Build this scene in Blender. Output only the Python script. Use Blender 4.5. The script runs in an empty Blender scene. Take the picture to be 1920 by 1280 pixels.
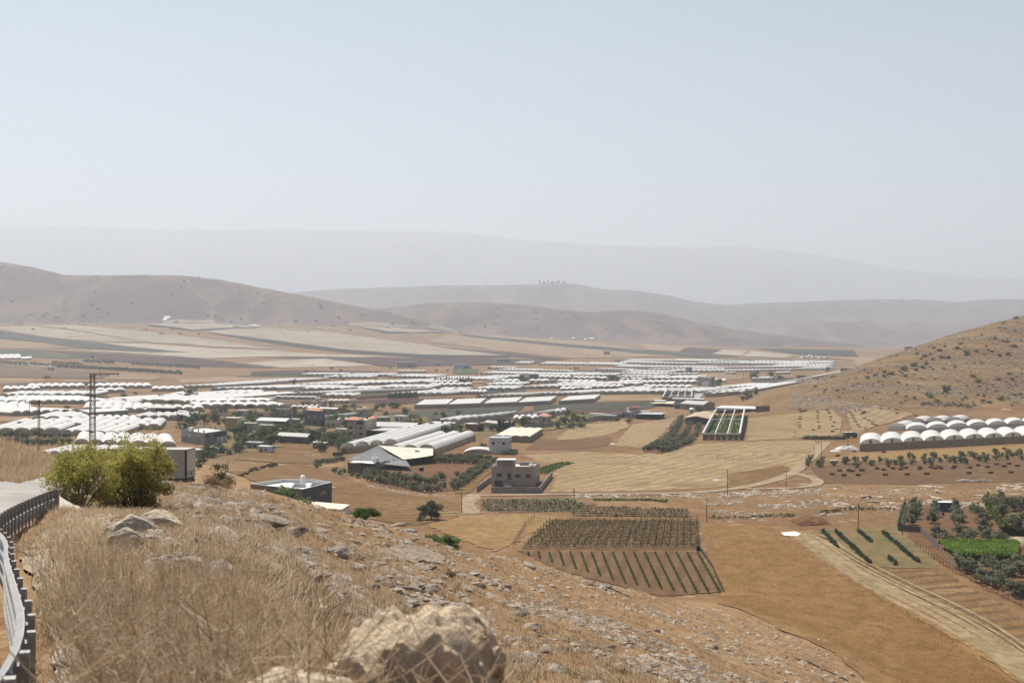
import bpy, math, random
import numpy as np
from mathutils import Vector, Matrix
from mathutils.geometry import delaunay_2d_cdt
random.seed(7); rng = np.random.default_rng(7)
scene = bpy.context.scene
COL = scene.collection
F, CX, CY, CAM = 2667.0, 960.0, 640.0, 44.0          # focal length in photo pixels, image centre, eye height over the valley floor
# ------------------------------------------------------------------ noise
def _h(ix, iy, s):
    n = (ix.astype(np.int64)*374761393 + iy.astype(np.int64)*668265263 + s*974711) & 0xffffffff
    n = ((n ^ (n >> 13))*1274126177) & 0xffffffff
    return ((n ^ (n >> 16)) & 0xffff)/65535.0*2*np.pi
def pn(x, y, s=0):
    x = np.asarray(x, float); y = np.asarray(y, float)
    ix = np.floor(x); iy = np.floor(y); fx = x-ix; fy = y-iy
    def g(dx, dy):
        a = _h(ix+dx, iy+dy, s); return np.cos(a)*(fx-dx)+np.sin(a)*(fy-dy)
    sx = fx*fx*fx*(fx*(fx*6-15)+10); sy = fy*fy*fy*(fy*(fy*6-15)+10)
    a = g(0,0)*(1-sx)+g(1,0)*sx; b = g(0,1)*(1-sx)+g(1,1)*sx
    return (a*(1-sy)+b*sy)*1.4
def fbm(x, y, o=4, s=0):
    v = 0; a = 1.0
    for k in range(o):
        v = v + a*pn(x*2**k, y*2**k, s+k); a *= .5
    return v
def sstep(t): t = np.clip(t, 0, 1); return t*t*(3-2*t)
# ------------------------------------------------------------------ terrain
NEAR = {
 -400:[(1,1.6),(6,2.1),(12,2.9),(25,3.6),(50,4.6),(80,5.4),(120,6.2),(200,14),(400,34),(600,44)],
 -100:[(1,1.6),(5.3,2.0),(12.8,3.15),(25,3.85),(50,5.6),(68,6.8),(78,7.7),(87,7.9),(115,7.4),(170,15),(260,26),(420,37),(600,44)],
 0:[(1,1.6),(5.3,2.0),(12.8,3.15),(25,3.85),(50,5.7),(68,6.95),(78,8.05),(87,8.35),(112,8.15),(160,15),(250,26),(400,36),(550,43.3),(650,44)],
 105:[(1,1.55),(5.3,1.85),(12.8,2.75),(25,3.8),(50,5.8),(70,7.25),(82,8.7),(105,9.3),(150,15),(250,26),(400,36),(550,43.3),(650,44)],
 200:[(1,1.5),(6.5,1.75),(14,2.5),(30,4.15),(60,6.6),(78,7.95),(110,11),(160,18),(260,28),(420,38),(560,43.5),(650,44)],
 350:[(1,1.5),(6.5,1.75),(16,2.9),(35,4.85),(55,6.45),(85,8.1),(130,13.5),(200,21.5),(300,32),(420,39.5),(520,43.5),(620,44)],
 480:[(1,1.5),(6.5,1.75),(18,3.2),(42,5.8),(70,8.0),(97,9.35),(130,14.8),(200,25),(300,34.7),(380,40),(460,43.5),(560,44)],
 560:[(1,1.5),(6.5,1.8),(16,3.35),(40,6.2),(70,8.9),(102,11.0),(140,18.2),(200,27),(300,35.4),(380,41),(460,44)],
 650:[(1,1.5),(5,1.7),(8,2.3),(16,4.0),(40,7.3),(70,10.3),(112,13.4),(150,21.8),(220,33),(300,40),(360,43.5),(420,44)],
 760:[(1,1.5),(4,1.7),(6,2.2),(16,4.8),(40,8.4),(75,12.1),(125,16.5),(170,27),(240,39),(300,43.5),(340,44)],
 870:[(1,1.5),(4,1.7),(6,2.6),(16,5.3),(40,9.2),(80,14.1),(140,20),(190,32),(250,42),(290,44)],
 960:[(1,1.5),(4,1.75),(6,2.9),(16,5.8),(40,9.8),(80,15.2),(155,23.1),(200,35),(240,42.5),(270,44)],
 1050:[(1,1.5),(6,3.0),(20,6.5),(43,10.3),(80,16.1),(170,27.0),(210,38),(240,43.5),(260,44)],
 1200:[(1,1.5),(6,3.1),(20,7),(58,13.9),(100,20.6),(190,32.9),(215,39.5),(240,43.8),(255,44)],
 1350:[(1,1.5),(6,3.2),(20,7.2),(60,15.8),(85,20.5),(140,29.5),(215,40.1),(235,43.8),(250,44)],
 1500:[(1,1.5),(20,7.6),(60,17.5),(110,27),(170,37),(205,42.5),(220,44)],
 1640:[(1,1.5),(20,8),(60,19),(110,30.5),(160,39.8),(180,43),(195,44)],
 1920:[(1,1.5),(20,8.5),(60,21),(110,34),(140,41),(165,44)],
 2500:[(1,1.5),(20,8.8),(60,22),(100,33),(130,41),(155,44)]}
PLAIN = {
 -400:[(2350,0),(2750,26),(3050,50),(3550,92),(4200,110)],
 0:[(2350,0),(2750,23),(3050,44),(3550,81),(4200,100)],
 350:[(2350,0),(2800,23),(3150,44),(3800,86),(4400,100)],
 700:[(2350,0),(2900,22),(3400,44),(4200,86),(4800,96)],
 1000:[(2350,0),(2800,12.5),(3500,31),(3900,43),(4500,52)],
 1300:[(2350,0),(3300,17),(3900,25),(4500,30)],
 1650:[(2350,0),(3300,14.5),(3900,20.5),(5000,22)],
 2500:[(2350,0),(3300,14.5),(3900,20.5),(5000,22)]}
U0, U1, NU, NL = -.8, .8, 480, 420
LY0, LY1 = math.log(1.0), math.log(30000.0)
_ug = np.linspace(U0, U1, NU); _lg = np.linspace(LY0, LY1, NL)
def _blur(T, k, ax):
    w = np.hanning(2*k+3)[1:-1]; w /= w.sum()
    P_ = np.pad(T, [(k,k) if a == ax else (0,0) for a in (0,1)], mode='edge')
    return sum(w[i]*np.take(P_, range(i, i+T.shape[ax]), axis=ax) for i in range(2*k+1))
def _table(D, su, sl):
    ks = sorted(D); rows = []
    for k in ks:
        a = np.array(D[k], float); rows.append(np.interp(_lg, np.log(a[:,0]), a[:,1]))
    rows = np.array(rows); ku = (np.array(ks)-CX)/F
    T = np.array([np.interp(_ug, ku, rows[:,j]) for j in range(NL)]).T
    return _blur(_blur(T, su, 0), sl, 1)
T_NEAR = _table(NEAR, 8, 3); T_PLAIN = _table(PLAIN, 16, 2)
def _look(T, u, Y):                                            # quadratic B-spline: no creases
    a = np.clip((u-U0)/(U1-U0)*(NU-1), 1, NU-2.001); b = np.clip((np.log(np.maximum(Y,1.0))-LY0)/(LY1-LY0)*(NL-1), 1, NL-2.001)
    i = np.floor(a+.5).astype(int); j = np.floor(b+.5).astype(int); fa = a-i; fb = b-j
    wa = (.5*(.5-fa)**2, .75-fa*fa, .5*(.5+fa)**2); wb = (.5*(.5-fb)**2, .75-fb*fb, .5*(.5+fb)**2)
    return sum(wa[p]*sum(wb[q]*T[i+p-1, j+q-1] for q in range(3)) for p in range(3))
def ridge_tab(rows): # px, skyline row, crest distance, foot distance
    a = np.array(rows, float); return ((a[:,0]-CX)/F, CAM+(CY-a[:,1])/F*a[:,2], a[:,2], a[:,3])
R_RIGHT = ridge_tab([(1290,768,930,890),(1340,768,930,870),(1400,755,940,800),(1450,738,960,760),(1500,722,985,730),(1580,697,1030,700),(1640,676,1065,740),(1700,655,1100,785),(1800,622,1150,815),(1920,591,1200,835),(2100,540,1280,850),(2500,440,1400,780)])
R_LEFT = ridge_tab([(-600,470,5000,3500)]+[(p,r,4900-p*.5,3500+p*.9) for p,r in [(-100,478),(0,490),(60,500),(120,515),(200,516),(270,515),(340,516),(420,525),(480,537),(540,548),(600,560),(660,572),(720,584),(800,603),(860,622),(920,640)]])
R_MID = ridge_tab([(p,r,5400-(p-560)*.5,4100) for p,r in [(520,625),(560,610),(640,590),(700,580),(740,575),(800,569),(900,566),(980,571),(1060,581),(1100,585),(1150,582),(1200,583),(1240,588),(1300,602),(1360,614),(1420,623),(1500,633),(1560,641),(1640,650),(1720,656)]])
R_LOW = ridge_tab([(p,r,7000,5600) for p,r in [(1200,645),(1300,628),(1400,614),(1500,605),(1600,601),(1700,603),(1800,609),(1920,612),(2500,600)]])
R_FAR = ridge_tab([(p,r,9000,6600) for p,r in [(200,600),(400,575),(500,558),(560,547),(640,541),(760,538),(900,535),(1000,533),(1060,530),(1085,533),(1130,541),(1200,545),(1260,555),(1300,565),(1360,571),(1420,568),(1480,566),(1560,563),(1640,561),(1720,561),(1800,566),(1850,563),(1920,562),(2500,550)]])
R_MTN = ridge_tab([(p,r,21500,15500) for p,r in [(-800,415),(0,421),(150,424),(340,430),(360,427),(400,430),(560,429),(700,432),(840,434),(900,441),(960,449),(1050,455),(1130,460),(1300,462),(1390,461),(1480,470),(1540,477),(1600,489),(1660,500),(1720,508),(1800,517),(1920,530),(2500,560)]])
def _ridge(R, u, Y, back, amp, wl, s, X, pw=1.0, power=1.6):
    zc = np.interp(u, R[0], R[1]); yc = np.interp(u, R[0], R[2]); yb = np.interp(u, R[0], R[3])
    t = np.clip((Y-yb)/(yc-yb), 0, 1); up = np.where(t < 1, sstep(t)*.6+.4*t**power, 1.0)
    dn = sstep((Y-yc)/back); prof = up*(1-dn)
    edge = np.sin(np.clip(t, 0, 1)*np.pi)**.7                   # gullies on the flank, none on the crest or the foot
    n = fbm(X/wl, Y/(wl*1.5), 4, s)
    zc = zc*np.clip((u-R[0][0])/.02, 0, 1)*np.clip((R[0][-1]-u)/.02, 0, 1)
    return zc*prof + amp*n*edge*np.minimum(1, zc/60) - 4*(prof <= 0)
def H(X, Y, detail=True):
    X = np.asarray(X, float); Y = np.asarray(Y, float)
    r = np.hypot(X, Y); Ye = np.maximum(np.maximum(Y, .8*r), 1.0); u = np.clip(X/Ye, -.79, .79)
    near = CAM-_look(T_NEAR, u, Ye)
    wn = sstep((near-.3)/2.5)
    z = np.maximum(near, 0)
    bmp = .9*pn(X/31, Y/31, 3)*sstep((Ye-20)/60)+.35*pn(X/9, Y/9, 4)*sstep((Ye-8)/30)+.14*pn(X/2.7, Y/2.7, 5)*sstep((Ye-3)/20)+.05*pn(X/.9, Y/.9, 6)
    z = z+wn*bmp
    z = np.maximum(z, np.where(Ye > 2000, _look(T_PLAIN, u, Ye), 0))
    far = Ye > 600
    if np.any(far):
        Xf, Yf, uf, zf = X[far] if X.ndim else X, Ye[far] if Ye.ndim else Ye, u[far] if u.ndim else u, z[far] if z.ndim else z
        zf = np.maximum(zf, _ridge(R_RIGHT, uf, Yf, 500, 5, 130, 11, Xf, power=1.3)+np.where(Yf > 700, 0, 0))
        zf = np.maximum(zf, _ridge(R_LEFT, uf, Yf, 2500, 34, 620, 21, Xf))
        zf = np.maximum(zf, _ridge(R_MID, uf, Yf, 2500, 30, 560, 31, Xf))
        zf = np.maximum(zf, _ridge(R_LOW, uf, Yf, 2500, 30, 800, 41, Xf))
        zf = np.maximum(zf, _ridge(R_FAR, uf, Yf, 4000, 60, 900, 51, Xf))
        zf = np.maximum(zf, _ridge(R_MTN, uf, Yf, 5000, 240, 2200, 61, Xf))
        if X.ndim: z[far] = zf
        else: z = zf
    return z
def ray(px, py, ymin=2.0, ymax=20000.0):
    """where the sight line through a photo pixel meets the land"""
    dx = (px-CX)/F; dz = -(py-CY)/F
    t = np.exp(np.linspace(math.log(ymin), math.log(ymax), 700))
    d = CAM+dz*t-H(dx*t, t)
    k = np.nonzero(d < 0)[0]
    if len(k) == 0: return None
    k = k[0]; lo, hi = (t[max(k-1,0)], t[k])
    for _ in range(3):
        tt = np.linspace(lo, hi, 12); dd = CAM+dz*tt-H(dx*tt, tt); kk = np.nonzero(dd < 0)[0]
        kk = kk[0] if len(kk) else 11
        lo, hi = tt[max(kk-1,0)], tt[kk]
    t = (lo+hi)/2
    return Vector((dx*t, t, CAM+dz*t))
def P(px, py, ymin=2.0):
    v = ray(px, py, ymin)
    if v is None: raise ValueError(('no land', px, py))
    return v
def ground(x, y): return float(H(np.array([x]), np.array([y]))[0])
def at(px, Y, lift=0.0):                                       # point on the land in picture column px at depth Y
    x = (px-CX)/F*Y; return Vector((x, Y, ground(x, Y)+lift))
# ------------------------------------------------------------------ mesh helpers
def np_mesh(name, V, faces, mats, parent=None, midx=None, smooth=False, attrs=None):
    """V (n,3); faces: (m,k) array or list of such arrays"""
    me = bpy.data.meshes.new(name)
    V = np.asarray(V, np.float32)
    fl = faces if isinstance(faces, list) else [faces]
    fl = [np.asarray(f, np.int32) for f in fl if len(f)]
    loops = np.concatenate([f.ravel() for f in fl]); tot = np.concatenate([np.full(len(f), f.shape[1], np.int32) for f in fl])
    start = np.concatenate([[0], np.cumsum(tot)[:-1]]).astype(np.int32)
    me.vertices.add(len(V)); me.vertices.foreach_set('co', V.ravel())
    me.loops.add(len(loops)); me.loops.foreach_set('vertex_index', loops)
    me.polygons.add(len(tot)); me.polygons.foreach_set('loop_start', start); me.polygons.foreach_set('loop_total', tot)
    if midx is not None: me.polygons.foreach_set('material_index', np.asarray(midx, np.int32))
    me.polygons.foreach_set('use_smooth', np.full(len(tot), smooth))
    for k, a in (attrs or {}).items():
        at_ = me.attributes.new(k, 'FLOAT', 'POINT'); at_.data.foreach_set('value', np.asarray(a, np.float32))
    me.update(calc_edges=True); me.validate()
    for m in (mats if isinstance(mats, (list, tuple)) else [mats]): me.materials.append(m)
    return link(name, me, parent)
def link(name, me, parent=None):
    o = bpy.data.objects.new(name, me); COL.objects.link(o)
    if parent: o.parent = parent
    return o
def tag(o, label=None, cat=None, group=None, kind=None):
    if label: o['label'] = label
    if cat: o['category'] = cat
    if group: o['group'] = group
    if kind: o['kind'] = kind
    return o
def thing(name, loc, label, cat, group=None, rz=0.0, s=1.0):
    o = bpy.data.objects.new(name, None); COL.objects.link(o); o.empty_display_size = .5
    o.location = loc; o.rotation_euler = (0, 0, rz); o.scale = (s, s, s)
    return tag(o, label, cat, group)
KIDS = {}
def copy_tree(o, parent=None):
    c = o.copy(); COL.objects.link(c)
    if parent: c.parent = parent
    for ch in KIDS.get(o.name, None) or [x for x in o.children]: copy_tree(ch, c)
    return c
class MB:
    """collects quads, boxes and tubes for one mesh"""
    def __init__(self): self.v = []; self.f = []; self.m = []
    def face(self, pts, mi=0):
        b = len(self.v); self.v += [tuple(p) for p in pts]; self.f.append(tuple(range(b, b+len(pts)))); self.m.append(mi)
    def box(self, x0, x1, y0, y1, z0, z1, mi=0, M=None):
        c = [(x0,y0,z0),(x1,y0,z0),(x1,y1,z0),(x0,y1,z0),(x0,y0,z1),(x1,y0,z1),(x1,y1,z1),(x0,y1,z1)]
        if M is not None: c = [tuple(M @ Vector(p)) for p in c]
        b = len(self.v); self.v += c
        for q in ((0,3,2,1),(4,5,6,7),(0,1,5,4),(1,2,6,5),(2,3,7,6),(3,0,4,7)):
            self.f.append(tuple(b+i for i in q)); self.m.append(mi)
    def tube(self, pts, r, n=6, mi=0, r1=None, cap=True):
        pts = [Vector(p) for p in pts]; rings = []
        for i, p in enumerate(pts):
            d = (pts[min(i+1,len(pts)-1)]-pts[max(i-1,0)]).normalized()
            a = d.cross(Vector((0,0,1)) if abs(d.z) < .9 else Vector((1,0,0))).normalized(); b = d.cross(a)
            rr = r if r1 is None else r+(r1-r)*i/max(1,len(pts)-1)
            base = len(self.v)
            for k in range(n):
                t = 2*math.pi*k/n; self.v.append(tuple(p+a*(rr*math.cos(t))+b*(rr*math.sin(t))))
            rings.append(base)
        for i in range(len(rings)-1):
            for k in range(n):
                self.f.append((rings[i]+k, rings[i]+(k+1)%n, rings[i+1]+(k+1)%n, rings[i+1]+k)); self.m.append(mi)
        if cap:
            self.f.append(tuple(rings[0]+k for k in range(n))); self.f.append(tuple(rings[-1]+k for k in reversed(range(n)))); self.m += [mi, mi]
    def lathe(self, prof, n=14, mi=0, c=(0,0,0)):
        rings = []
        for r, z in prof:
            rings.append(len(self.v))
            for k in range(n):
                t = 2*math.pi*k/n; self.v.append((c[0]+r*math.cos(t), c[1]+r*math.sin(t), c[2]+z))
        for i in range(len(rings)-1):
            for k in range(n):
                self.f.append((rings[i]+k, rings[i]+(k+1)%n, rings[i+1]+(k+1)%n, rings[i+1]+k)); self.m.append(mi)
        self.f.append(tuple(rings[0]+k for k in reversed(range(n)))); self.f.append(tuple(rings[-1]+k for k in range(n))); self.m += [mi, mi]
    def build(self, name, mats, parent=None, smooth=False):
        me = bpy.data.meshes.new(name); me.from_pydata(self.v, [], self.f)
        for m in (mats if isinstance(mats, (list, tuple)) else [mats]): me.materials.append(m)
        me.polygons.foreach_set('material_index', np.array(self.m, np.int32))
        if smooth: me.polygons.foreach_set('use_smooth', np.full(len(self.f), True))
        me.update(); return link(name, me, parent)
# ------------------------------------------------------------------ materials
GAIN = .86
class NT:
    def __init__(self, name):
        self.mat = bpy.data.materials.new(name); self.mat.use_nodes = True
        self.t = self.mat.node_tree; self.b = self.t.nodes['Principled BSDF']; self._pos = None
    def n(self, typ, **kw):
        x = self.t.nodes.new(typ)
        for k, v in kw.items(): setattr(x, k, v)
        return x
    def put(self, sock, v):
        if hasattr(v, 'links') or isinstance(v, bpy.types.NodeSocket): self.t.links.new(v, sock)
        elif isinstance(v, (tuple, list)) and len(v) == 3 and sock.type == 'RGBA': sock.default_value = (*v, 1)
        else: sock.default_value = v
    def pos(self):
        if self._pos is None: self._pos = self.n('ShaderNodeNewGeometry').outputs['Position']
        return self._pos
    def obj(self): return self.n('ShaderNodeTexCoord').outputs['Object']
    def rnd(self): return self.n('ShaderNodeObjectInfo').outputs['Random']
    def mapv(self, v, scale=(1,1,1), rot=0.0, loc=(0,0,0)):
        m = self.n('ShaderNodeMapping'); self.put(m.inputs[0], v); m.inputs['Rotation'].default_value = (0,0,rot); m.inputs['Scale'].default_value = scale; m.inputs['Location'].default_value = loc
        return m.outputs[0]
    def noise(self, scale, detail=3, v=None, dist=0.0, rough=.55):
        x = self.n('ShaderNodeTexNoise'); self.put(x.inputs['Vector'], v if v is not None else self.pos())
        x.inputs['Scale'].default_value = scale; x.inputs['Detail'].default_value = detail; x.inputs['Distortion'].default_value = dist; x.inputs['Roughness'].default_value = rough
        return x.outputs[0]
    def voro(self, scale, v=None, feature='F1', rnd=1.0):
        x = self.n('ShaderNodeTexVoronoi', feature=feature); self.put(x.inputs['Vector'], v if v is not None else self.pos())
        x.inputs['Scale'].default_value = scale; x.inputs['Randomness'].default_value = rnd
        return x.outputs[0]
    def m(self, op, a, b=0.0, c=0.0):
        x = self.n('ShaderNodeMath', operation=op); self.put(x.inputs[0], a); self.put(x.inputs[1], b); self.put(x.inputs[2], c); return x.outputs[0]
    def rng(self, v, a, b, lo=0.0, hi=1.0):
        x = self.n('ShaderNodeMapRange'); x.interpolation_type = 'SMOOTHSTEP'
        for i, q in enumerate((v, a, b, lo, hi)): self.put(x.inputs[i], q)
        return x.outputs[0]
    def mix(self, f, a, b, mode='MIX'):
        x = self.n('ShaderNodeMix', data_type='RGBA', blend_type=mode); self.put(x.inputs[0], f); self.put(x.inputs[6], a); self.put(x.inputs[7], b); return x.outputs[2]
    def ramp(self, f, stops):
        x = self.n('ShaderNodeValToRGB'); self.put(x.inputs[0], f); e = x.color_ramp.elements
        while len(e) < len(stops): e.new(.5)
        for i, (p, c) in enumerate(stops): e[i].position = p; e[i].color = (*c, 1)
        return x.outputs[0]
    def translucent(self, col, f):
        x = self.n('ShaderNodeBsdfTranslucent'); self.put(x.inputs[0], col); m_ = self.n('ShaderNodeMixShader'); m_.inputs[0].default_value = f
        self.t.links.new(self.b.outputs[0], m_.inputs[1]); self.t.links.new(x.outputs[0], m_.inputs[2]); self.t.links.new(m_.outputs[0], self.t.nodes['Material Output'].inputs['Surface'])
    def attr(self, name): return self.n('ShaderNodeAttribute', attribute_name=name).outputs['Fac']
    def sep(self, v):
        x = self.n('ShaderNodeSeparateXYZ'); self.put(x.inputs[0], v); return x.outputs
    def bump(self, h, strength=.5, dist=.1):
        x = self.n('ShaderNodeBump'); x.inputs['Strength'].default_value = strength; x.inputs['Distance'].default_value = dist; self.put(x.inputs['Height'], h); self.put(self.b.inputs['Normal'], x.outputs[0])
    def out(self, col, rough=.9, spec=.2):
        col = self.mix(1.0, col, (GAIN, GAIN, GAIN), 'MULTIPLY') if GAIN != 1 else col; self.col = col
        self.put(self.b.inputs['Base Color'], col); self.put(self.b.inputs['Roughness'], rough); self.b.inputs['Specular IOR Level'].default_value = spec
        return self.mat
MATS = {}
def plain(name, col, rough=.8, var=.18, scale=.7, metal=0.0, spec=.3, bump=0.0, stain=None, rnd=0.0):
    """one paint or stuff with cloudy wear; optional stain colour in patches"""
    if name in MATS: return MATS[name]
    t = NT(name); p = t.obj() if rnd == 0 else t.pos()
    a = t.noise(scale, 4, p); c2 = tuple(min(1, x*(1-var)) for x in col); c1 = tuple(min(1, x*(1+var*.6)) for x in col)
    c = t.ramp(a, [(.3, c2), (.7, c1)])
    if stain: c = t.mix(t.rng(t.noise(scale*.6, 5, p, .4), .52, .68), c, stain)
    if rnd: c = t.mix(t.m('MULTIPLY', t.rnd(), rnd), c, tuple(x*.55 for x in col))
    if bump: t.bump(t.noise(scale*9, 3, p), bump, .03)
    t.b.inputs['Metallic'].default_value = metal
    MATS[name] = t.out(c, rough, spec); return MATS[name]
# ------------------------------------------------------------------ camera, sun, sky, air
cam_d = bpy.data.cameras.new('camera'); cam = bpy.data.objects.new('camera', cam_d); COL.objects.link(cam)
cam.location = (0, 0, CAM); cam.rotation_euler = (math.pi/2, 0, 0)
cam_d.sensor_width = 36.0; cam_d.lens = 36.0*F/1920.0; cam_d.clip_start = .1; cam_d.clip_end = 60000
cam_d.dof.use_dof = True; cam_d.dof.focus_distance = 320.0; cam_d.dof.aperture_fstop = 5.6
scene.camera = cam
SUN_EL, SUN_AZ = math.radians(60), math.radians(-38)           # azimuth from +Y towards +X
sd = Vector((math.sin(SUN_AZ)*math.cos(SUN_EL), math.cos(SUN_AZ)*math.cos(SUN_EL), math.sin(SUN_EL)))
sl = bpy.data.lights.new('sun', 'SUN'); sl.energy = 4.9; sl.angle = math.radians(.53); sl.color = (1.0, .955, .88)
so = bpy.data.objects.new('sun', sl); COL.objects.link(so); so.rotation_euler = sd.to_track_quat('Z', 'Y').to_euler(); so.location = (0, 0, 300)
w = bpy.data.worlds.new('World'); scene.world = w; w.use_nodes = True
nt = w.node_tree; bg = nt.nodes['Background']
sky = nt.nodes.new('ShaderNodeTexSky'); sky.sky_type = 'NISHITA'; sky.sun_disc = False
sky.sun_elevation = SUN_EL; sky.sun_rotation = SUN_AZ; sky.altitude = 200; sky.air_density = 1.0; sky.dust_density = 1.0; sky.ozone_density = 1.0
nt.links.new(sky.outputs[0], bg.inputs[0]); bg.inputs[1].default_value = .05
scene.view_settings.view_transform = 'Standard'; scene.view_settings.look = 'None'; scene.view_settings.gamma = 1.0
scene.view_settings.exposure = 0.87
try:
    scene.cycles.use_denoising = True; scene.cycles.denoiser = 'OPENIMAGEDENOISE'; scene.cycles.denoising_input_passes = 'RGB_ALBEDO_NORMAL'; scene.cycles.denoising_prefilter = 'ACCURATE'; scene.cycles.max_bounces = 5; scene.cycles.diffuse_bounces = 2; scene.cycles.volume_bounces = 0
    scene.cycles.transparent_max_bounces = 6; scene.cycles.caustics_reflective = False; scene.cycles.caustics_refractive = False
except Exception as e: print(e)
hm = bpy.data.materials.new('haze_air'); hm.use_nodes = True
ht = hm.node_tree; ht.nodes.remove(ht.nodes['Principled BSDF'])
pv = ht.nodes.new('ShaderNodeVolumePrincipled'); pv.inputs['Color'].default_value = (.885, .935, 1.0, 1); pv.inputs['Density'].default_value = 1.1e-4
pv.inputs['Anisotropy'].default_value = .25
for k in ('Density Attribute', 'Color Attribute', 'Temperature Attribute'):
    if k in pv.inputs: pv.inputs[k].default_value = ''
ht.links.new(pv.outputs[0], ht.nodes['Material Output'].inputs['Volume'])
try: hm.cycles.homogeneous_volume = True; hm.cycles.volume_sampling = 'DISTANCE'; scene.cycles.use_adaptive_sampling = False
except Exception as e: print(e)
hb = MB(); hb.box(-26000, 26000, -26000, 26000, -2.0, 1990.0)
tag(hb.build('haze', hm), kind='stuff')
# ------------------------------------------------------------------ the land: one sheet from the verge to the horizon
def terrain():
    az = np.concatenate([np.linspace(-180, -28, 50)[:-1], np.linspace(-28, 28, 640), np.linspace(28, 180, 50)[1:-1]])
    az = np.radians(az); n = len(az)
    rr = np.concatenate([[.4, .8], np.exp(np.linspace(math.log(1.2), math.log(24500), 1170))])
    R, A = np.meshgrid(rr, az, indexing='ij')
    X = R*np.sin(A); Y = R*np.cos(A); Z = H(X.ravel(), Y.ravel()).reshape(X.shape)
    V = np.stack([X, Y, Z], -1).reshape(-1, 3)
    i, j = np.meshgrid(np.arange(len(rr)-1), np.arange(n), indexing='ij'); j2 = (j+1) % n
    Fq = np.stack([i*n+j, i*n+j2, (i+1)*n+j2, (i+1)*n+j], -1).reshape(-1, 4)[:, ::-1]
    x, y, z = V[:,0].astype(float), V[:,1].astype(float), V[:,2]
    r = np.hypot(x, y); Ye = np.maximum(np.maximum(y, .8*r), 1); u = np.clip(x/Ye, -.79, .79)
    near = CAM-_look(T_NEAR, u, Ye)
    a_near = sstep((near-.2)/1.5)
    right = sstep((_ridge(R_RIGHT, u, Ye, 500, 5, 130, 11, x, power=1.3)-3+pn(x/40, y/40, 77)*3)/5)*(Ye < 2200)
    fh = np.maximum.reduce([_ridge(q, u, Ye, 2500, 0, 600, 21, x) for q in (R_LEFT, R_MID, R_LOW, R_FAR, R_MTN)])
    a_far = sstep((fh-_look(T_PLAIN, u, Ye)+4)/8)*(Ye > 3000)
    # the near bank on the left is closed by straw, further right more stones
    me = dict(near=a_near, right=right, far=a_far)
    t = NT('dry_land')
    an, ar, af = t.attr('near'), t.attr('right'), t.attr('far')
    # valley floor
    v1 = t.ramp(t.noise(.03, 5, None, .6), [(.3, (.215,.122,.058)), (.5, (.285,.178,.092)), (.7, (.36,.245,.135))])
    v1 = t.mix(t.rng(t.noise(.30, 5, t.mapv(t.pos(), (1,.45,1), .2), .5, .7), .44, .64, 0, .75), v1, (.205,.115,.058)); v1 = t.mix(t.rng(t.noise(.011, 4, None, .8), .52, .66, 0, .8), v1, (.19,.14,.085))
    rocky = t.m('MULTIPLY', t.rng(t.noise(.16, 3, t.mapv(t.pos(), (1,.6,1))), .6, .68), t.rng(t.noise(.025, 2), .45, .58))
    v1 = t.mix(t.m('MULTIPLY', rocky, .8), v1, (.47,.40,.32))
    # near slope
    n1 = t.ramp(t.noise(.35, 6, None, .4, .65), [(.28, (.235,.130,.062)), (.46, (.345,.215,.112)), (.62, (.43,.30,.17)), (.8, (.49,.37,.23))])
    n1 = t.mix(t.rng(t.noise(1.1, 6, None, .5, .72), .44, .66, 0, .75), n1, (.215,.118,.056))
    n1 = t.mix(t.rng(t.noise(6.0, 3), .56, .72, 0, .5), n1, (.52,.42,.29))
    st = t.mapv(t.pos(), (1, 2.2, 1), -.5)
    rk = t.m('MULTIPLY', t.rng(t.noise(.55, 5, st, .8, .62), .60, .66), t.rng(t.noise(.06, 3, None, .3), .42, .58))
    n1 = t.mix(t.m('MULTIPLY', rk, .85), n1, t.ramp(t.noise(3, 4), [(.35, (.36,.28,.20)), (.65, (.56,.49,.40))]))
    # right hill
    r1 = t.ramp(t.noise(.03, 6, None, .6, .62), [(.3, (.225,.125,.06)), (.48, (.315,.195,.092)), (.68, (.42,.30,.15))])
    sv = t.mapv(t.pos(), (.6, 1.5, 2.2), .35)
    r1 = t.mix(t.m('MULTIPLY', t.rng(t.noise(.22, 5, sv, .6, .66), .55, .66), t.rng(t.noise(.014, 3), .40, .56, .15, .95)), r1, (.43,.385,.34))
    r1 = t.mix(t.rng(t.noise(.4, 5, None, .3, .72), .53, .66, 0, .8), r1, (.12,.095,.052))
    # far hills
    f1 = t.ramp(t.noise(.0022, 5, None, .4), [(.3, (.15,.098,.082)), (.5, (.19,.130,.105)), (.72, (.27,.195,.15))])
    f1 = t.mix(t.rng(t.noise(.012, 5, t.mapv(t.pos(), (.7,1,3)), .5, .7), .50, .70, 0, .6), f1, (.105,.078,.066))
    f1 = t.mix(t.rng(t.noise(.004, 5, t.mapv(t.pos(), (1.6,.35,1.6), .5), 1.2, .65), .47, .60, 0, .65), f1, (.33,.25,.19)); f1 = t.mix(t.rng(t.voro(.022), .20, .10, 0, .85), f1, (.075,.072,.05))
    v1 = t.mix(1.0, v1, (.95,.885,.79), 'MULTIPLY'); n1 = t.mix(1.0, n1, (1.04,.985,.90), 'MULTIPLY'); c = t.mix(an, v1, n1); c = t.mix(ar, c, t.mix(1.0, r1, (.76,.72,.68), 'MULTIPLY')); c = t.mix(1.0, c, (.70,.70,.70), 'MULTIPLY'); c = t.mix(af, c, t.mix(1.0, f1, (.56,.51,.54), 'MULTIPLY'))
    hgt = t.m('ADD', t.m('MULTIPLY', t.noise(3.2, 6, None, .3, .7), .5), t.m('MULTIPLY', t.noise(.25, 4), .9))
    t.bump(hgt, .55, .35)
    o = np_mesh('terrain', V, Fq, t.out(c, .95, .1), smooth=True, attrs=me)
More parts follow.
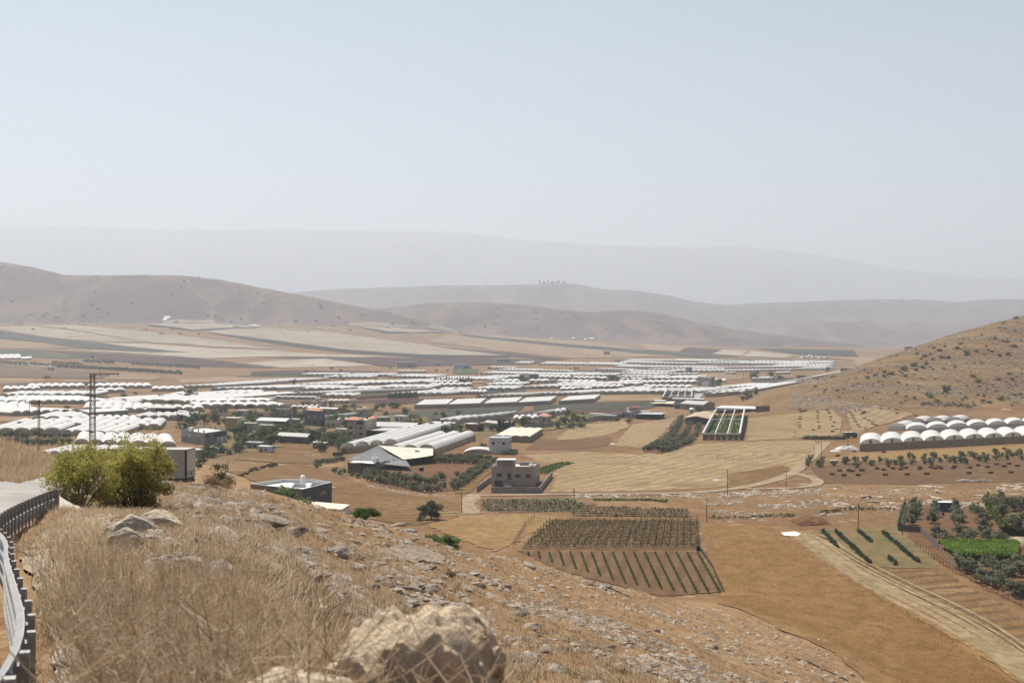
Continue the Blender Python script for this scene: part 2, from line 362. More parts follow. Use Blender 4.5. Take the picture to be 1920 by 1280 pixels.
    tag(o, kind='structure')
terrain()
# ------------------------------------------------------------------ fields, tracks and the road: sheets laid on the land
DR = [0]
def drape(name, poly_xy, mat, lift=None, step=None, rag=0.0, seed=0, smoothn=1, attrs=False):
    pts = [Vector((p[0], p[1])) for p in poly_xy]
    xs = [p.x for p in pts]; ys = [p.y for p in pts]; W = max(xs)-min(xs); D = max(ys)-min(ys)
    st = step or max(W, D)/46
    ring = []
    for i, p in enumerate(pts):
        q = pts[(i+1) % len(pts)]; k = max(1, int((q-p).length/st))
        nrm = Vector((-(q-p).y, (q-p).x)).normalized()
        for j in range(k):
            a = p.lerp(q, j/k)
            if rag: a = a+nrm*(rag*float(pn(a.x/st/2.1, a.y/st/2.1, seed+5)))
            ring.append(a)
    gx, gy = np.meshgrid(np.arange(min(xs), max(xs), st), np.arange(min(ys), max(ys), st*1.01))
    g = np.stack([gx.ravel(), gy.ravel()], 1)+rng.uniform(-.15, .15, (gx.size, 2))*st
    R = np.array([(p.x, p.y) for p in ring]); inside = np.zeros(len(g), bool)
    for i in range(len(R)):
        x1, y1 = R[i]; x2, y2 = R[(i+1) % len(R)]
        c = ((y1 > g[:,1]) != (y2 > g[:,1])) & (g[:,0] < (x2-x1)*(g[:,1]-y1)/((y2-y1) or 1e-9)+x1); inside ^= c
    g = g[inside]
    if len(g):
        dmin = np.min(np.hypot(g[:,None,0]-R[None,:,0], g[:,None,1]-R[None,:,1]), 1); g = g[dmin > st*.35]
    allp = ring+[Vector(p) for p in g]; n = len(ring)
    vs, es, fs, *_ = delaunay_2d_cdt(allp, [(i, (i+1) % n) for i in range(n)], [], 1, 1e-5)
    X = np.array([v.x for v in vs]); Y = np.array([v.y for v in vs])
    lf = lift if lift is not None else np.where((Y < 700) & (H(X, Y) < .02), .035, np.maximum(.06, Y*3.0e-4))
    DR[0] += 1; Z = H(X, Y)+lf+(.0009*DR[0] if lift is None else 0)*np.maximum(1, Y/500)
    fs = [f if (vs[f[1]]-vs[f[0]]).cross(vs[f[2]]-vs[f[0]]) > 0 else tuple(reversed(f)) for f in fs]
    o = np_mesh(name, np.stack([X, Y, Z], 1), np.array(fs), mat, smooth=True)
    return tag(o, kind='structure')
def field(name, poly_px, mat, ymin=150, **k):
    return drape(name, [P(x, y, ymin)[:2] for x, y in poly_px], mat, **k)
def ribbon(name, line_px, wid, mat, ymin=120, lift=None, smooth=3, widths=None):
    pts = [P(x, y, ymin) for x, y in line_px]; pts = [Vector((p.x, p.y)) for p in pts]
    for _ in range(smooth):
        q = [pts[0]]
        for a, b in zip(pts, pts[1:]): q += [a.lerp(b, .25), a.lerp(b, .75)]
        pts = q+[pts[-1]]
    L = []; Rr = []
    for i, p in enumerate(pts):
        d = (pts[min(i+1, len(pts)-1)]-pts[max(i-1, 0)]).normalized(); nn = Vector((-d.y, d.x))
        wv = wid*(1+.18*float(pn(p.x/9, p.y/9, 8)))
        L.append(p+nn*wv/2); Rr.append(p-nn*wv/2)
    return drape(name, L+Rr[::-1], mat, lift=lift, step=max(1.5, wid*.5))
LA = .68
def soil(name, c1, c2, ang=0.0, spacing=0.0, strength=.5, patch=.03, c3=None, p3=(.55,.7), fine=1.2, warp=1.5, bump=.4):
    """farmed ground: patchy two-tone soil or straw, optional drill lines"""
    t = NT(name)
    c = t.mix(t.rng(t.noise(patch, 5, None, .5, .6), .35, .65), c1, c2)
    if c3: c = t.mix(t.rng(t.noise(patch*2.3, 4, t.mapv(t.pos(), (1,1,1), 0, (50,20,0)), .8), p3[0], p3[1], 0, .85), c, c3)
    if spacing:
        xyz = t.sep(t.mapv(t.pos(), (1,1,1), ang))
        ph = t.m('ADD', t.m('MULTIPLY', xyz[0], 2*math.pi/spacing), t.m('MULTIPLY', t.noise(.02, 2), warp*6))
        s = t.m('SINE', ph)
        s = t.m('ADD', s, t.m('MULTIPLY', t.m('SUBTRACT', t.noise(.7, 3), .5), 2.4))
        f = t.m('MULTIPLY', t.rng(s, -.2, .9), strength*1.25)
        c = t.mix(f, c, tuple(x*.52 for x in c1))
    c = t.mix(t.rng(t.noise(fine*.38, 5, t.mapv(t.pos(), (1,.55,1)), .4, .72), .42, .66, 0, .7), c, tuple(x*.60 for x in c2))
    t.bump(t.noise(fine*.8, 5, None, .2, .7), bump, .25)
    return t.out(t.mix(1.0, c, (LA*1.01,LA*.985,LA*.94), 'MULTIPLY'), .95, .08)
STRAW = soil('straw_stubble', (.48,.36,.21), (.39,.275,.15), .5, 5.5, .5, .03, (.25,.155,.075), (.5,.68), warp=3.0)
STRAW2 = soil('straw_stubble_drilled', (.45,.33,.185), (.37,.255,.135), -.25, 4.5, .55, .02, (.27,.17,.085), (.52,.7), warp=1.6)
GOLD = soil('golden_stubble', (.42,.275,.12), (.35,.215,.088), -1.05, 3.2, .55, .04, (.40,.29,.15), warp=.6)
BROWN = soil('brown_fallow', (.185,.105,.055), (.225,.138,.073), .2, 4, .3, .05)
ORANGE = soil('orange_stubble', (.30,.18,.08), (.235,.132,.058), 1.15, 5.5, .8, .03, (.37,.25,.12), (.5,.66), warp=1.5)
REDSOIL = soil('red_orchard_soil', (.235,.128,.066), (.195,.10,.05), .8, 2.2, .35, .07)
WIND = soil('windrow_straw', (.44,.345,.215), (.36,.265,.15), 0, 0, 0, .12, (.30,.20,.10), (.48,.64), fine=1.6)
WHEAT = soil('wheat_straw', (.325,.193,.085), (.28,.157,.064), 0, 0, 0, .03, (.36,.22,.10), (.5,.7), fine=.9)
DUST = soil('dusty_track', (.46,.37,.26), (.40,.30,.20), 0, 0, 0, .1, (.34,.22,.13), (.5,.7))
PALE = soil('pale_dust', (.56,.49,.38), (.48,.40,.28), 0, 0, 0, .2)
WEEDS = soil('weedy_ground', (.29,.185,.095), (.20,.165,.075), 0, 0, 0, .06, (.13,.15,.05), (.5,.68))
BALED = soil('baled_field', (.235,.142,.075), (.19,.11,.056), -1.52, 6, .8, .05, (.34,.24,.14), warp=.5)
NETC = soil('net_covered_field', (.45,.385,.30), (.40,.335,.25), 1.2, 26, .22, .006, fine=.05, warp=.4, bump=.1)
NETP = soil('pale_net_field', (.52,.45,.36), (.47,.40,.31), 1.1, 22, .22, .008, fine=.05, warp=.4, bump=.1)
MAROON = soil('maroon_ploughland', (.115,.066,.054), (.095,.055,.046), .9, 18, .3, .01, fine=.08, warp=.4)
GREYG = soil('grey_green_crop', (.105,.105,.082), (.09,.088,.07), 1.2, 14, .4, .01, fine=.1, warp=.3)
GREEN = soil('green_crop', (.105,.135,.055), (.095,.115,.055), 1.0, 12, .35, .02, fine=.1)
TANF = soil('tan_far_field', (.40,.28,.175), (.345,.24,.15), 1.2, 30, .2, .008, fine=.06, warp=.4)
MAUVE = soil('mauve_fallow', (.225,.155,.11), (.19,.125,.088), 1.2, 16, .25, .01, fine=.08)
PINK = soil('pinkish_field', (.43,.30,.22), (.38,.26,.18), 1.3, 14, .3, .02, fine=.1)
DKSTRIP = soil('dark_strip', (.05,.046,.042), (.065,.058,.048), 0, 0, 0, .02, fine=.1)
HEDGEROW = DKSTRIP
VINEFAR = soil('striped_vineyard', (.40,.30,.19), (.36,.27,.17), 1.25, 9, 1.0, .02, fine=.1, warp=.05)
# far apron of fields under the brown hill
for nm, poly, m in [
 ('net_covered_field', [(-40,615),(52,611),(277,642),(187,641),(100,634),(0,619),(-40,617)], NETC),
 ('net_covered_field', [(57,610),(125,610),(208,616),(300,625),(400,637),(520,655),(400,650),(281,642)], NETC),
 ('net_covered_field', [(279,609),(308,602),(354,600),(400,600),(458,611),(480,613.5),(362,619)], NETC),
 ('net_covered_field', [(384,622),(482,614.5),(540,618),(608,622),(670,630),(800,647),(950,667),(800,665.5),(650,656),(520,639)], NETC),
 ('net_covered_field', [(654,606),(725,605),(800,617),(836,622.5),(775,623.5),(727,621.5)], NETC),
 ('net_covered_field', [(776,612),(800,612),(878,624),(858,623.5)], NETC),
 ('tan_field', [(868,627),(933,629),(1090,640),(1190,653),(1182,655),(1000,639.5)], TANF),
 ('tan_field', [(842,629),(862,630),(1000,645),(1180,660),(1290,664),(1300,668),(1080,672),(980,663),(860,648),(800,641)], TANF),
 ('dark_field_strip', [(358,621),(279,611.5),(276,609),(362,619.5),(480,614),(482,616)], DKSTRIP),
 ('dark_field_strip', [(384,623),(520,640),(650,657),(800,666.5),(955,668),(957,671),(800,671),(645,661.5),(510,644)], DKSTRIP),
 ('dark_field_strip', [(651,607),(727,622),(775,624.5),(836,623.5),(836,625.5),(722,625.5)], DKSTRIP),
 ('dark_field_strip', [(864,627.5),(1000,641),(1182,655.5),(1175,660),(1000,645),(862,630)], DKSTRIP),
 ('ploughed_field', [(802,649),(958,662),(1070,674),(1020,675.5),(925,664)], MAROON),
 ('ploughed_field', [(470,670),(640,671),(745,671.5),(960,673),(1025,677),(1000,683),(900,685),(720,687),(610,673)], MAROON),
 ('net_covered_field', [(187,642.5),(283,645.5),(400,654),(512,657.5),(598,664),(741,669),(671,670),(494,669),(400,672),(380,671),(330,664)], NETP),
 ('grey_crop_field', [(-40,615),(0,622),(100,635),(180,643),(362,662),(270,660),(146,652),(79,642),(0,635),(-40,632)], GREYG),
 ('tan_field', [(-40,636),(0,637),(79,643),(131,652.5),(80,654),(-40,654)], TANF),
 ('pale_farm_track', [(83,655),(362,663),(400,664),(400,672),(380,672),(230,661.5)], NETP),
 ('ploughed_field', [(30,656),(190,662.5),(354,671.5),(420,677.5),(522,690.5),(400,688),(250,681.5),(180,673),(104,661)], MAROON),
 ('green_crop_field', [(-40,655),(0,656.5),(40,657),(171,671.5),(120,673),(60,670),(-40,661)], GREEN),
 ('ploughed_field', [(-40,661.5),(0,662),(60,671),(30,671),(-40,669)], MAROON),
 ('pale_crop_strip', [(-30,676),(30,679),(105,686),(104,690),(20,682),(-30,679)], NETC),
 ('fallow_field', [(-40,682),(0,683),(117,693),(208,699),(190,711),(0,707),(-40,706)], MAUVE),
 ('vineyard_field', [(212,699),(306,706),(290,713),(192,711.5)], VINEFAR),
 ('tan_field', [(-40,707),(0,708),(104,712.5),(60,717),(-40,722)], TANF),
 ('tan_field', [(110,713),(187,712.5),(215,716),(120,717)], TANF),
 ('net_covered_field', [(454,681),(571,674),(608,673),(700,685),(650,688),(529,689.5)], NETP),
 ('ploughed_field', [(471,698),(533,694.5),(712,696.5),(712,701),(470,703)], MAROON),
 ('green_crop_field', [(470,703.7),(700,701.7),(800,704),(790,707),(690,706.5),(440,706.5)], GREEN),
 ('pink_field', [(330,712),(400,707.5),(625,708.3),(550,712),(440,716),(340,719)], PINK),
 ('green_crop_field', [(848,692),(896,692),(897,701),(852,702)], GREEN),
 ('fallow_field', [(470,752),(590,746),(604,757),(520,760),(440,757)], MAUVE),
 ('ploughed_field', [(650,752),(740,748),(870,746),(890,752),(775,757),(670,760)], MAROON),
 ('dark_green_field', [(740,773),(800,769),(983,761),(975,770),(900,780),(800,790),(713,778)], GREYG),
 ('dark_fallow_field', [(1002,759.5),(1200,754),(1245,752),(1230,763),(1200,768),(1000,769)], GREYG),
 ('ploughed_field', [(900,781.5),(1000,771),(1200,769.5),(1215,773),(1150,777),(1010,784),(880,791)], MAROON),
 ('tan_field', [(1128,742),(1200,740),(1243,742),(1240,751),(1112,754.5)], TANF),
 ('tan_field', [(1195,643),(1290,651.5),(1273,660),(1210,656)], PINK),
 ('ploughed_field', [(1293,652),(1353,656),(1332,664),(1275,660)], MAROON),
 ('pale_stubble_field', [(1355,656.3),(1405,658),(1389,668),(1335,664)], NETP),
 ('pale_stubble_field', [(1408,658.4),(1491,667),(1470,671.5),(1391,668.4)], NETP),
 ('grey_crop_field', [(1160,658),(1200,656.7),(1346,666.5),(1388,669.3),(1325,671),(1190,663)], GREYG),
 ('dark_fallow_field', [(1412,653.5),(1600,657),(1690,661),(1600,668),(1500,665)], DKSTRIP),
 ('pale_stubble_field', [(1560,672),(1660,668),(1690,671),(1600,676)], TANF),
 ('tan_field', [(1200,700),(1360,700.5),(1408,707),(1388,712),(1200,708)], TANF),
 ]: field(nm, poly, m, ymin=600, rag=2.0)
# near fields
for nm, poly, m in [
 ('stubble_field', [(1040,826),(1075,798),(1172,790),(1182,800),(1140,815),(1090,823)], STRAW),
 ('fallow_field', [(1008,824),(1050,824),(1148,820),(1140,835),(1100,842),(985,844)], BROWN),
 ('stubble_field', [(1186,796),(1262,784),(1268,800),(1250,822),(1200,840),(1150,836)], STRAW2),
 ('stubble_field', [(980,853),(1100,847),(1203,852),(1312,832),(1400,829),(1520,826),(1538,832),(1500,876),(1465,893),(1380,912),(1150,922),(1030,922),(1042,895),(1028,870)], STRAW),
 ('fallow_field', [(1365,888),(1470,872),(1492,884),(1440,908),(1362,916)], ORANGE),
 ('stubble_field', [(1402,784),(1495,775),(1488,822),(1400,826)], STRAW2),
 ('stubble_field', [(1495,775),(1562,768),(1580,790),(1572,816),(1490,821)], STRAW2),
 ('stubble_field', [(1586,768),(1660,763),(1715,776),(1640,800),(1602,816)], STRAW),
 ('stubble_field', [(428,884),(560,868),(640,892),(700,918),(800,932),(884,950),(870,966),(780,985),(700,975),(620,945),(560,915),(480,905)], ORANGE),
 ('stubble_field', [(800,984),(870,966),(1010,965),(1078,970),(985,1004),(930,1034),(860,1012)], GOLD),
 ('wheat_field', [(1322,984),(1480,986),(1500,1000),(1560,1060),(1640,1112),(1800,1205),(1935,1300),(1680,1310),(1560,1222),(1345,1132),(1352,1108),(1330,1060)], WHEAT),
 ('weedy_field', [(1538,994),(1690,984),(1745,1030),(1762,1066),(1640,1064),(1565,1032)], WEEDS),
 ('dry_grass_field', [(1600,1064),(1764,1070),(1930,1165),(1935,1245),(1700,1112)], ORANGE),
 ('bale_field', [(1518,876),(1600,868),(1930,858),(1930,902),(1700,908),(1545,906)], BALED),
 ('stubble_field', [(1530,862),(1620,850),(1930,834),(1930,849),(1600,866)], GOLD),
 ('orchard_ground', [(1692,944),(1862,946),(1930,985),(1935,1150),(1770,1060),(1700,1000)], REDSOIL),
 ('orchard_ground', [(690,908),(744,858),(905,852),(922,868),(868,922),(760,918)], REDSOIL),
 ('orchard_ground', [(1210,848),(1262,790),(1300,778),(1330,790),(1300,830),(1240,852)], REDSOIL),
 ('vegetable_plot', [(903,936),(1075,939),(1118,945),(1096,958),(950,961),(905,956)], BROWN),
 ('vegetable_plot', [(1080,949),(1290,957),(1292,969),(1070,966)], BROWN),
 ('vineyard_ground', [(1038,974),(1306,977),(1311,1031),(976,1029)], BROWN),
 ('vineyard_ground', [(970,1032),(1311,1034),(1354,1110),(1235,1118),(1050,1068)], BROWN),
 ('yard_ground', [(868,931),(880,926.5),(905,927),(897,935),(893,945),(898,955),(907,962),(868,963),(864,945)], DUST),
 ('fallow_field', [(480,820),(640,826),(640,850),(600,870),(520,868),(440,862)], ORANGE),
 ]: field(nm, poly, m, ymin=150, rag=1.3)
ribbon('dirt_track', [(1550,828),(1525,855),(1498,880),(1468,896),(1400,914),(1300,925),(1150,926),(1035,927),(900,929)], 4.2, DUST, lift=.16)
ribbon('dirt_track', [(1490,888),(1528,896),(1538,908),(1500,915),(1400,917)], 3.6, DUST, lift=.18)
ribbon('dirt_track', [(815,845),(840,826),(880,812),(900,806)], 4.0, DUST, lift=.16)
ribbon('dirt_track', [(866,925),(890,900),(916,880)], 4.5, ORANGE, lift=.17)
ribbon('farm_road', [(1298,752),(1306,742),(1312,733),(1300,727)], 9.0, plain('grey_asphalt', (.30,.28,.26), .9, .1, .05), lift=.5)
# pale straw left by the harvester in lines that follow the field edge
field('stubble_field', [(1472,1000),(1522,994),(1535,1004),(1588,1054),(1690,1108),(1812,1172),(1935,1252),(1935,1296),(1815,1212),(1700,1150),(1610,1098),(1540,1052)], GOLD, rag=.6)
for k, (o, wd, mt) in enumerate(((0,1.3,WIND),(.8,.8,WIND),(1.5,1.0,WIND),(2.2,1.5,WIND),(2.9,.7,WIND),(3.6,1.0,WIND),(4.3,.6,WIND),(5.4,.8,WIND))):
    o *= .72; ln = [(1488+o*9,1004-o*1.4),(1514+o*11+k%2*3,1024-o*3),(1562+o*12,1062-o*4.2+k%3),(1642+o*14,1110-o*5),(1732+o*15+k%2*6,1156-o*5.4),(1817+o*15,1200-o*6+k%3*2),(1935+o*12,1284-o*8)]
    ribbon('straw_windrow', ln, wd, mt, ymin=120, lift=.16+.006*k)
field('chalky_ground', [(1464,999),(1490,997),(1502,1001),(1496,1006),(1470,1005)], plain('chalk', (.68,.64,.57), .95, .12, .4), lift=.2)
field('bare_soil_mound', [(1486,978),(1510,966),(1550,972),(1548,984),(1500,986)], REDSOIL, lift=.19)

field('yard_ground', [(440,768),(560,764),(700,776),(800,782),(800,800),(700,806),(640,800),(560,812),(520,845),(440,850),(400,858),(380,838),(420,800)], WEEDS, ymin=400, rag=2)
field('yard_ground', [(810,806),(930,792),(1050,778),(1120,778),(1110,792),(1040,806),(935,816),(850,816)], WEEDS, ymin=400, rag=2)
# more strips between the plastic houses
for nm, poly, m in [('grey_crop_field', [(-40,745),(90,741),(180,742),(150,746),(-40,750)], GREYG),('green_crop_field', [(128,742),(190,739),(205,744),(150,746)], GREEN),('fallow_field', [(-40,750),(80,746),(90,752),(-40,757)], BROWN),('fallow_field', [(200,744),(300,738),(330,748),(240,751)], TANF),
 ('grey_crop_field', [(395,745),(480,742),(590,744),(470,751),(400,752)], NETC),('fallow_field', [(395,772),(560,774),(600,780),(500,784),(380,778)], MAROON),('grey_crop_field', [(420,739),(560,733),(640,735),(540,741),(430,743)], GREYG),('fallow_field', [(545,728),(780,727),(870,730),(700,737),(560,735)], MAUVE),('grey_crop_field', [(820,733),(970,728),(975,737),(830,741)], GREYG),
 ('grey_crop_field', [(860,712),(920,708),(930,716),(880,720)], TANF),('grey_crop_field', [(900,708),(1160,709),(1180,713),(1000,714),(905,712)], GREYG),('fallow_field', [(970,693),(1160,696),(1150,700),(990,699)], GREYG),('fallow_field', [(1160,686),(1560,686),(1556,689),(1170,689)], MAUVE),('fallow_field', [(1150,675),(1420,674),(1560,677),(1500,681),(1160,678)], GREYG),('grey_crop_field', [(1405,712),(1500,708),(1540,704),(1500,714),(1420,719)], GREYG),
 ('fallow_field', [(0,724),(60,720),(200,717),(190,722),(40,727)], DKSTRIP),('grey_crop_field', [(950,735),(980,728),(995,741),(965,741)], GREYG),('fallow_field', [(-40,783),(110,781),(230,786),(220,792),(60,791),(-40,792)], TANF),('fallow_field', [(620,760),(700,757),(720,770),(640,775)], ORANGE),('fallow_field', [(640,783),(760,778),(800,792),(790,800),(700,798)], WEEDS),('grey_crop_field', [(330,797),(430,800),(420,806),(330,803)], WEEDS)]: field(nm, poly, m, ymin=600, rag=1.5)
# ------------------------------------------------------------------ plastic tunnels
def filmmat(name, c1, c2):
    t = NT(name); r = t.rnd(); c = t.mix(t.rng(t.noise(.15, 5, None, .8), .42, .7, 0, .6), c1, c2)
    c = t.mix(t.m('MULTIPLY', r, .22), c, (.60,.54,.46)); c = t.mix(t.rng(t.noise(.5, 4, t.mapv(t.pos(), (1,.15,1)), .3, .7), .55, .75, 0, .18), c, (.46,.42,.36))   # dust runs
    t.bump(t.noise(.5, 3), .4, .2); m_ = t.out(c, .55, .3); t.translucent(t.col, .30); return m_
FILM = filmmat('white_film', (.78,.77,.745), (.64,.62,.585)); FILMB = filmmat('beige_film', (.66,.60,.51), (.52,.45,.36))
def sheer(m_, f):
    nt_ = m_.node_tree; b_ = nt_.nodes['Principled BSDF']; x = nt_.nodes.new('ShaderNodeBsdfTranslucent'); k = nt_.nodes.new('ShaderNodeMixShader'); k.inputs[0].default_value = f
    nt_.links.new(b_.inputs['Base Color'].links[0].from_socket, x.inputs[0]); nt_.links.new(b_.outputs[0], k.inputs[1]); nt_.links.new(x.outputs[0], k.inputs[2]); nt_.links.new(k.outputs[0], nt_.nodes['Material Output'].inputs['Surface']); return m_
ENDW = sheer(plain('end_film', (.62,.58,.52), .7, .2, .4, stain=(.42,.38,.31)), .5); MESHW = plain('brown_net_wall', (.36,.295,.20), .9, .15, .25, stain=(.34,.28,.19))
BEIGEW = plain('beige_side_sheet', (.44,.35,.24), .9, .15, .25, stain=(.36,.27,.18)); DARKW = plain('dark_side_sheet', (.40,.335,.26), .9, .2, .2, stain=(.27,.21,.15))
sheer(MESHW, .45); sheer(BEIGEW, .35)
STEEL = plain('galvanised_steel', (.42,.42,.42), .5, .15, 2, .6); DOORB = plain('door_panel', (.30,.215,.11), .8, .1, .5)
WORDS = ['zero','one','two','three','four','five','six','seven','eight','nine','ten','eleven','twelve','thirteen','fourteen','fifteen','sixteen','seventeen','eighteen','nineteen','twenty']
def tunnel_block(p0, p1, p2, n, wall, rise, label, group, film=FILM, side=BEIGEW, end=ENDW, detail=1, flat=False):
    """multi-span tunnel house: p0-p1 is the front, p0-p2 the left side"""
    o = Vector(p0); ex = Vector((p1[0]-p0[0], p1[1]-p0[1], 0)); ey = Vector((p2[0]-p0[0], p2[1]-p0[1], 0))
    if n == 0: n = max(2, round(ex.length/8.0))
    lp = [o, o+ex, o+ey, o+ex+ey]; zs = [ground(q.x, q.y) for q in lp]
    t = thing('greenhouse', (o.x, o.y, zs[0]), label, 'greenhouse', group)
    def W(a, b, h): # local point: a along front, b to the back
        z = (zs[0]*(1-a)+zs[1]*a)*(1-b)+(zs[2]*(1-a)+zs[3]*a)*b
        q = ex*a+ey*b; return (q.x, q.y, z-zs[0]+h)
    k = 10 if detail else 6; nb = max(1, min(10, int(ey.length/7))) if detail else 2
    roof = MB(); V = []
    for b in range(nb+1):
        for i in range(n):
            for j in range(k+(1 if i == n-1 else 0)):
                f = j/k; h = wall+rise*(max(0, 1-(2*f-1)**2))**.62
                if detail and 0 < b < nb: h -= .04+.05*random.random()
                V.append(W((i+f)/n, b/nb, h))
    m = n*k+1; roof.v = V
    for b in range(nb):
        for i in range(m-1): roof.f.append((b*m+i, b*m+i+1, (b+1)*m+i+1, (b+1)*m+i)); roof.m.append(0)
    roof.build('roof', film, t, smooth=not flat)
    for b, nm in ((0, 'end_wall'), (1, 'end_wall')):
        e = MB(); y = 0.004 if b == 0 else .996
        for i in range(n):
            pts = [W((i+j/k)/n, y, wall+(rise-.05)*(max(0, 1-(2*j/k-1)**2))**.62) for j in range(k+1)]
            e.face(pts if b else pts[::-1], 0)
        e.face([W(0, y, -.3), W(1, y, -.3), W(1, y, wall), W(0, y, wall)], 1)
        e.build(nm, [end, side], t)
    for a in (0.0, 1.0):
        s = MB(); s.face([W(a, 0, -.3), W(a, 1, -.3), W(a, 1, wall), W(a, 0, wall)]); s.build('side_wall', side, t)
    if detail:
        # gutter posts and hoops along the front
        fr = MB(); rr = .05
        for i in range(n+1): fr.tube([W(i/n, -.002, 0), W(i/n, -.002, wall)], rr, 4)
        fr.tube([W(0, -.003, wall), W(1, -.003, wall)], rr, 4)
        for i in range(n): fr.tube([W((i+j/k)/n, -.002, wall+rise*(max(0, 1-(2*j/k-1)**2))**.62) for j in range(k+1)], rr*.8, 4, cap=False)
        fr.build('frame', STEEL, t)
    return t, W
def block(x0, y0, x1, y1, L, label, n=0, skew=0.0, wall=2.0, rise=1.2, film=FILM, side=DARKW, end=ENDW, group='greenhouse blocks on the valley floor', detail=0, ymin=500):
    p0, p1 = P(x0, y0, ymin), P(x1, y1, ymin)
    d = Vector((p1.x-p0.x, p1.y-p0.y)); um = (p0.x+p1.x)/(p0.y+p1.y)
    q = Vector((um+skew, 1.0))*L; p2 = Vector((p0.x+q.x, p0.y+q.y, 0))
    return tunnel_block(p0, p1, p2, n, wall, rise, label, group, film, side, end, detail)
# ------------------------------------------------------------------ greenhouse blocks of the valley, near to far
G1 = 'greenhouse blocks on the valley floor'
def gh(x0, y0, x1, y1, L, where, n=0, skew=0.0, **k):
    if x1 > 1300: k['ymin'] = 1130
    if y0 < 746: ymid = (y0+y1)/2; dv = max(-.7, min(.7, (y1-y0)/2)); y0, y1 = ymid-dv, ymid+dv; L = L*1.3
    ym = k.get('ymin', 450); p0, p1 = P(x0, y0, ym), P(x1, y1, ym); n = n or max(2, round((p1-p0).length/7.2))
    col = 'beige' if k.get('film') is FILMB else 'white'
    num = WORDS[n]+' arched' if n < 20 else 'many'
    return block(x0, y0, x1, y1, L*1.35, '%s greenhouse of %s spans, %s' % (col, num, where), n, skew, **k)
# left part of the valley, behind the bushes and the lattice mast
gh(-30,816,112,815,62,'just above the dark olive grove at the left edge',skew=.2,wall=2.4,detail=1)
gh(114,817,222,821,45,'behind the left yellow-green bush',skew=.2,detail=1)
gh(140,836,330,842,40,'hidden behind the crown of the bigger bush')
gh(70,884,200,886,40,'low behind the bush and showing left of it',n=6,skew=.2)
gh(84,803,300,806,42,'in the long strip behind the bush top',skew=.1)
gh(150,792,260,794,22,'between the grey packing shed and the bush top',n=7)
gh(-30,776,28,779,30,'at the left edge beside the brown-ended arches')
gh(22,780,150,776,95,'with dark brown arch ends left of the lattice mast',n=7,skew=-.9,side=DARKW,end=DARKW,detail=1)
gh(-30,772,60,771,60,'at the left edge above the brown-ended arches')
gh(155,772,292,774,60,'right behind the lattice mast foot')
gh(243,789,352,788,30,'right of the grey packing shed',n=6,skew=.2,detail=1)
gh(266,771,383,772,25,'in front of the long flat tunnels')
gh(-30,758,74,758,55,'above the left edge pole line')
gh(84,757,222,758,65,'with brown ends left of the mast top half',n=9,skew=-.3,detail=1)
gh(184,753,345,757,120,'long and flat, right of the lattice mast',n=5,skew=.6,rise=.9)
gh(346,759,382,757,30,'small, at the right end of the long flat tunnels')
gh(374,766,545,766,30,'in front row above the rows of low tunnels',skew=-.2,detail=1)
gh(372,759,520,757,30,'in back row above the rows of low tunnels',skew=-.2)
gh(546,768,602,767,14,'a low one left of the beige house',n=5,rise=1.2,wall=1.2)
gh(609,789,648,786,24,'right of the orange-roofed dark house',n=3,skew=.5,detail=1)
gh(632,796,655,795,12,'tiny, beside the tiled beige house',n=2)
gh(5,735,76,732,40,'low at the left edge below the fallow field')
gh(50,729,160,728,45,'left half of the scalloped row behind the mast top')
gh(163,728,285,728,45,'right half of the scalloped row behind the mast top')
gh(180,737,234,736,30,'short, behind the mast arm')
gh(284,734,346,733,35,'left of the round dark tree')
gh(338,731,400,724,60,'right of the round dark tree',skew=.6)
gh(400,725,470,721,50,'left part of the long row below the pink field',skew=.5)
gh(470,721,548,714,50,'middle part of the long row below the pink field',skew=.5)
gh(395,736,520,728,45,'rising strip below the long scalloped row',skew=.8)
gh(-30,675,40,673,60,'far left below the green field',n=6)
gh(40,675,60,674,30,'tiny, far left beside the pale crop strip',n=3)
gh(545,726,660,723,70,'left part of the widest scalloped row',skew=.5,detail=1)
gh(662,723,760,720,70,'middle part of the widest scalloped row',skew=.5)
gh(762,720,812,718,70,'right end of the widest scalloped row',skew=.5)
gh(555,743,612,741,50,'first of three stepped blocks',n=6,skew=.6,detail=1)
gh(614,742,652,740,50,'second of three stepped blocks',n=4,skew=.7,detail=1)
gh(654,740,668,739,50,'third of three stepped blocks',n=2,skew=.8)
gh(668,749,720,746,70,'left of the row of dark cypresses',n=5,skew=.7,detail=1)
gh(722,745,830,741,40,'behind the row of dark cypresses',skew=.5)
gh(516,749,594,750,12,'pale and flat above the fallow field',n=6,rise=.6)
gh(616,757,655,757,20,'pale and low between bushes',n=4,rise=.6,film=FILMB)
gh(728,706,800,712,50,'upper left of the small cypress hedge',skew=.3)
gh(800,712,915,716,50,'upper right of the small cypress hedge',skew=.3)
gh(795,721,862,720,30,'just left of the small cypress hedge')
gh(806,726,886,725,30,'just below the small cypress hedge')
gh(745,699,800,699,40,'with dark gaps below the maroon field',film=FILMB)
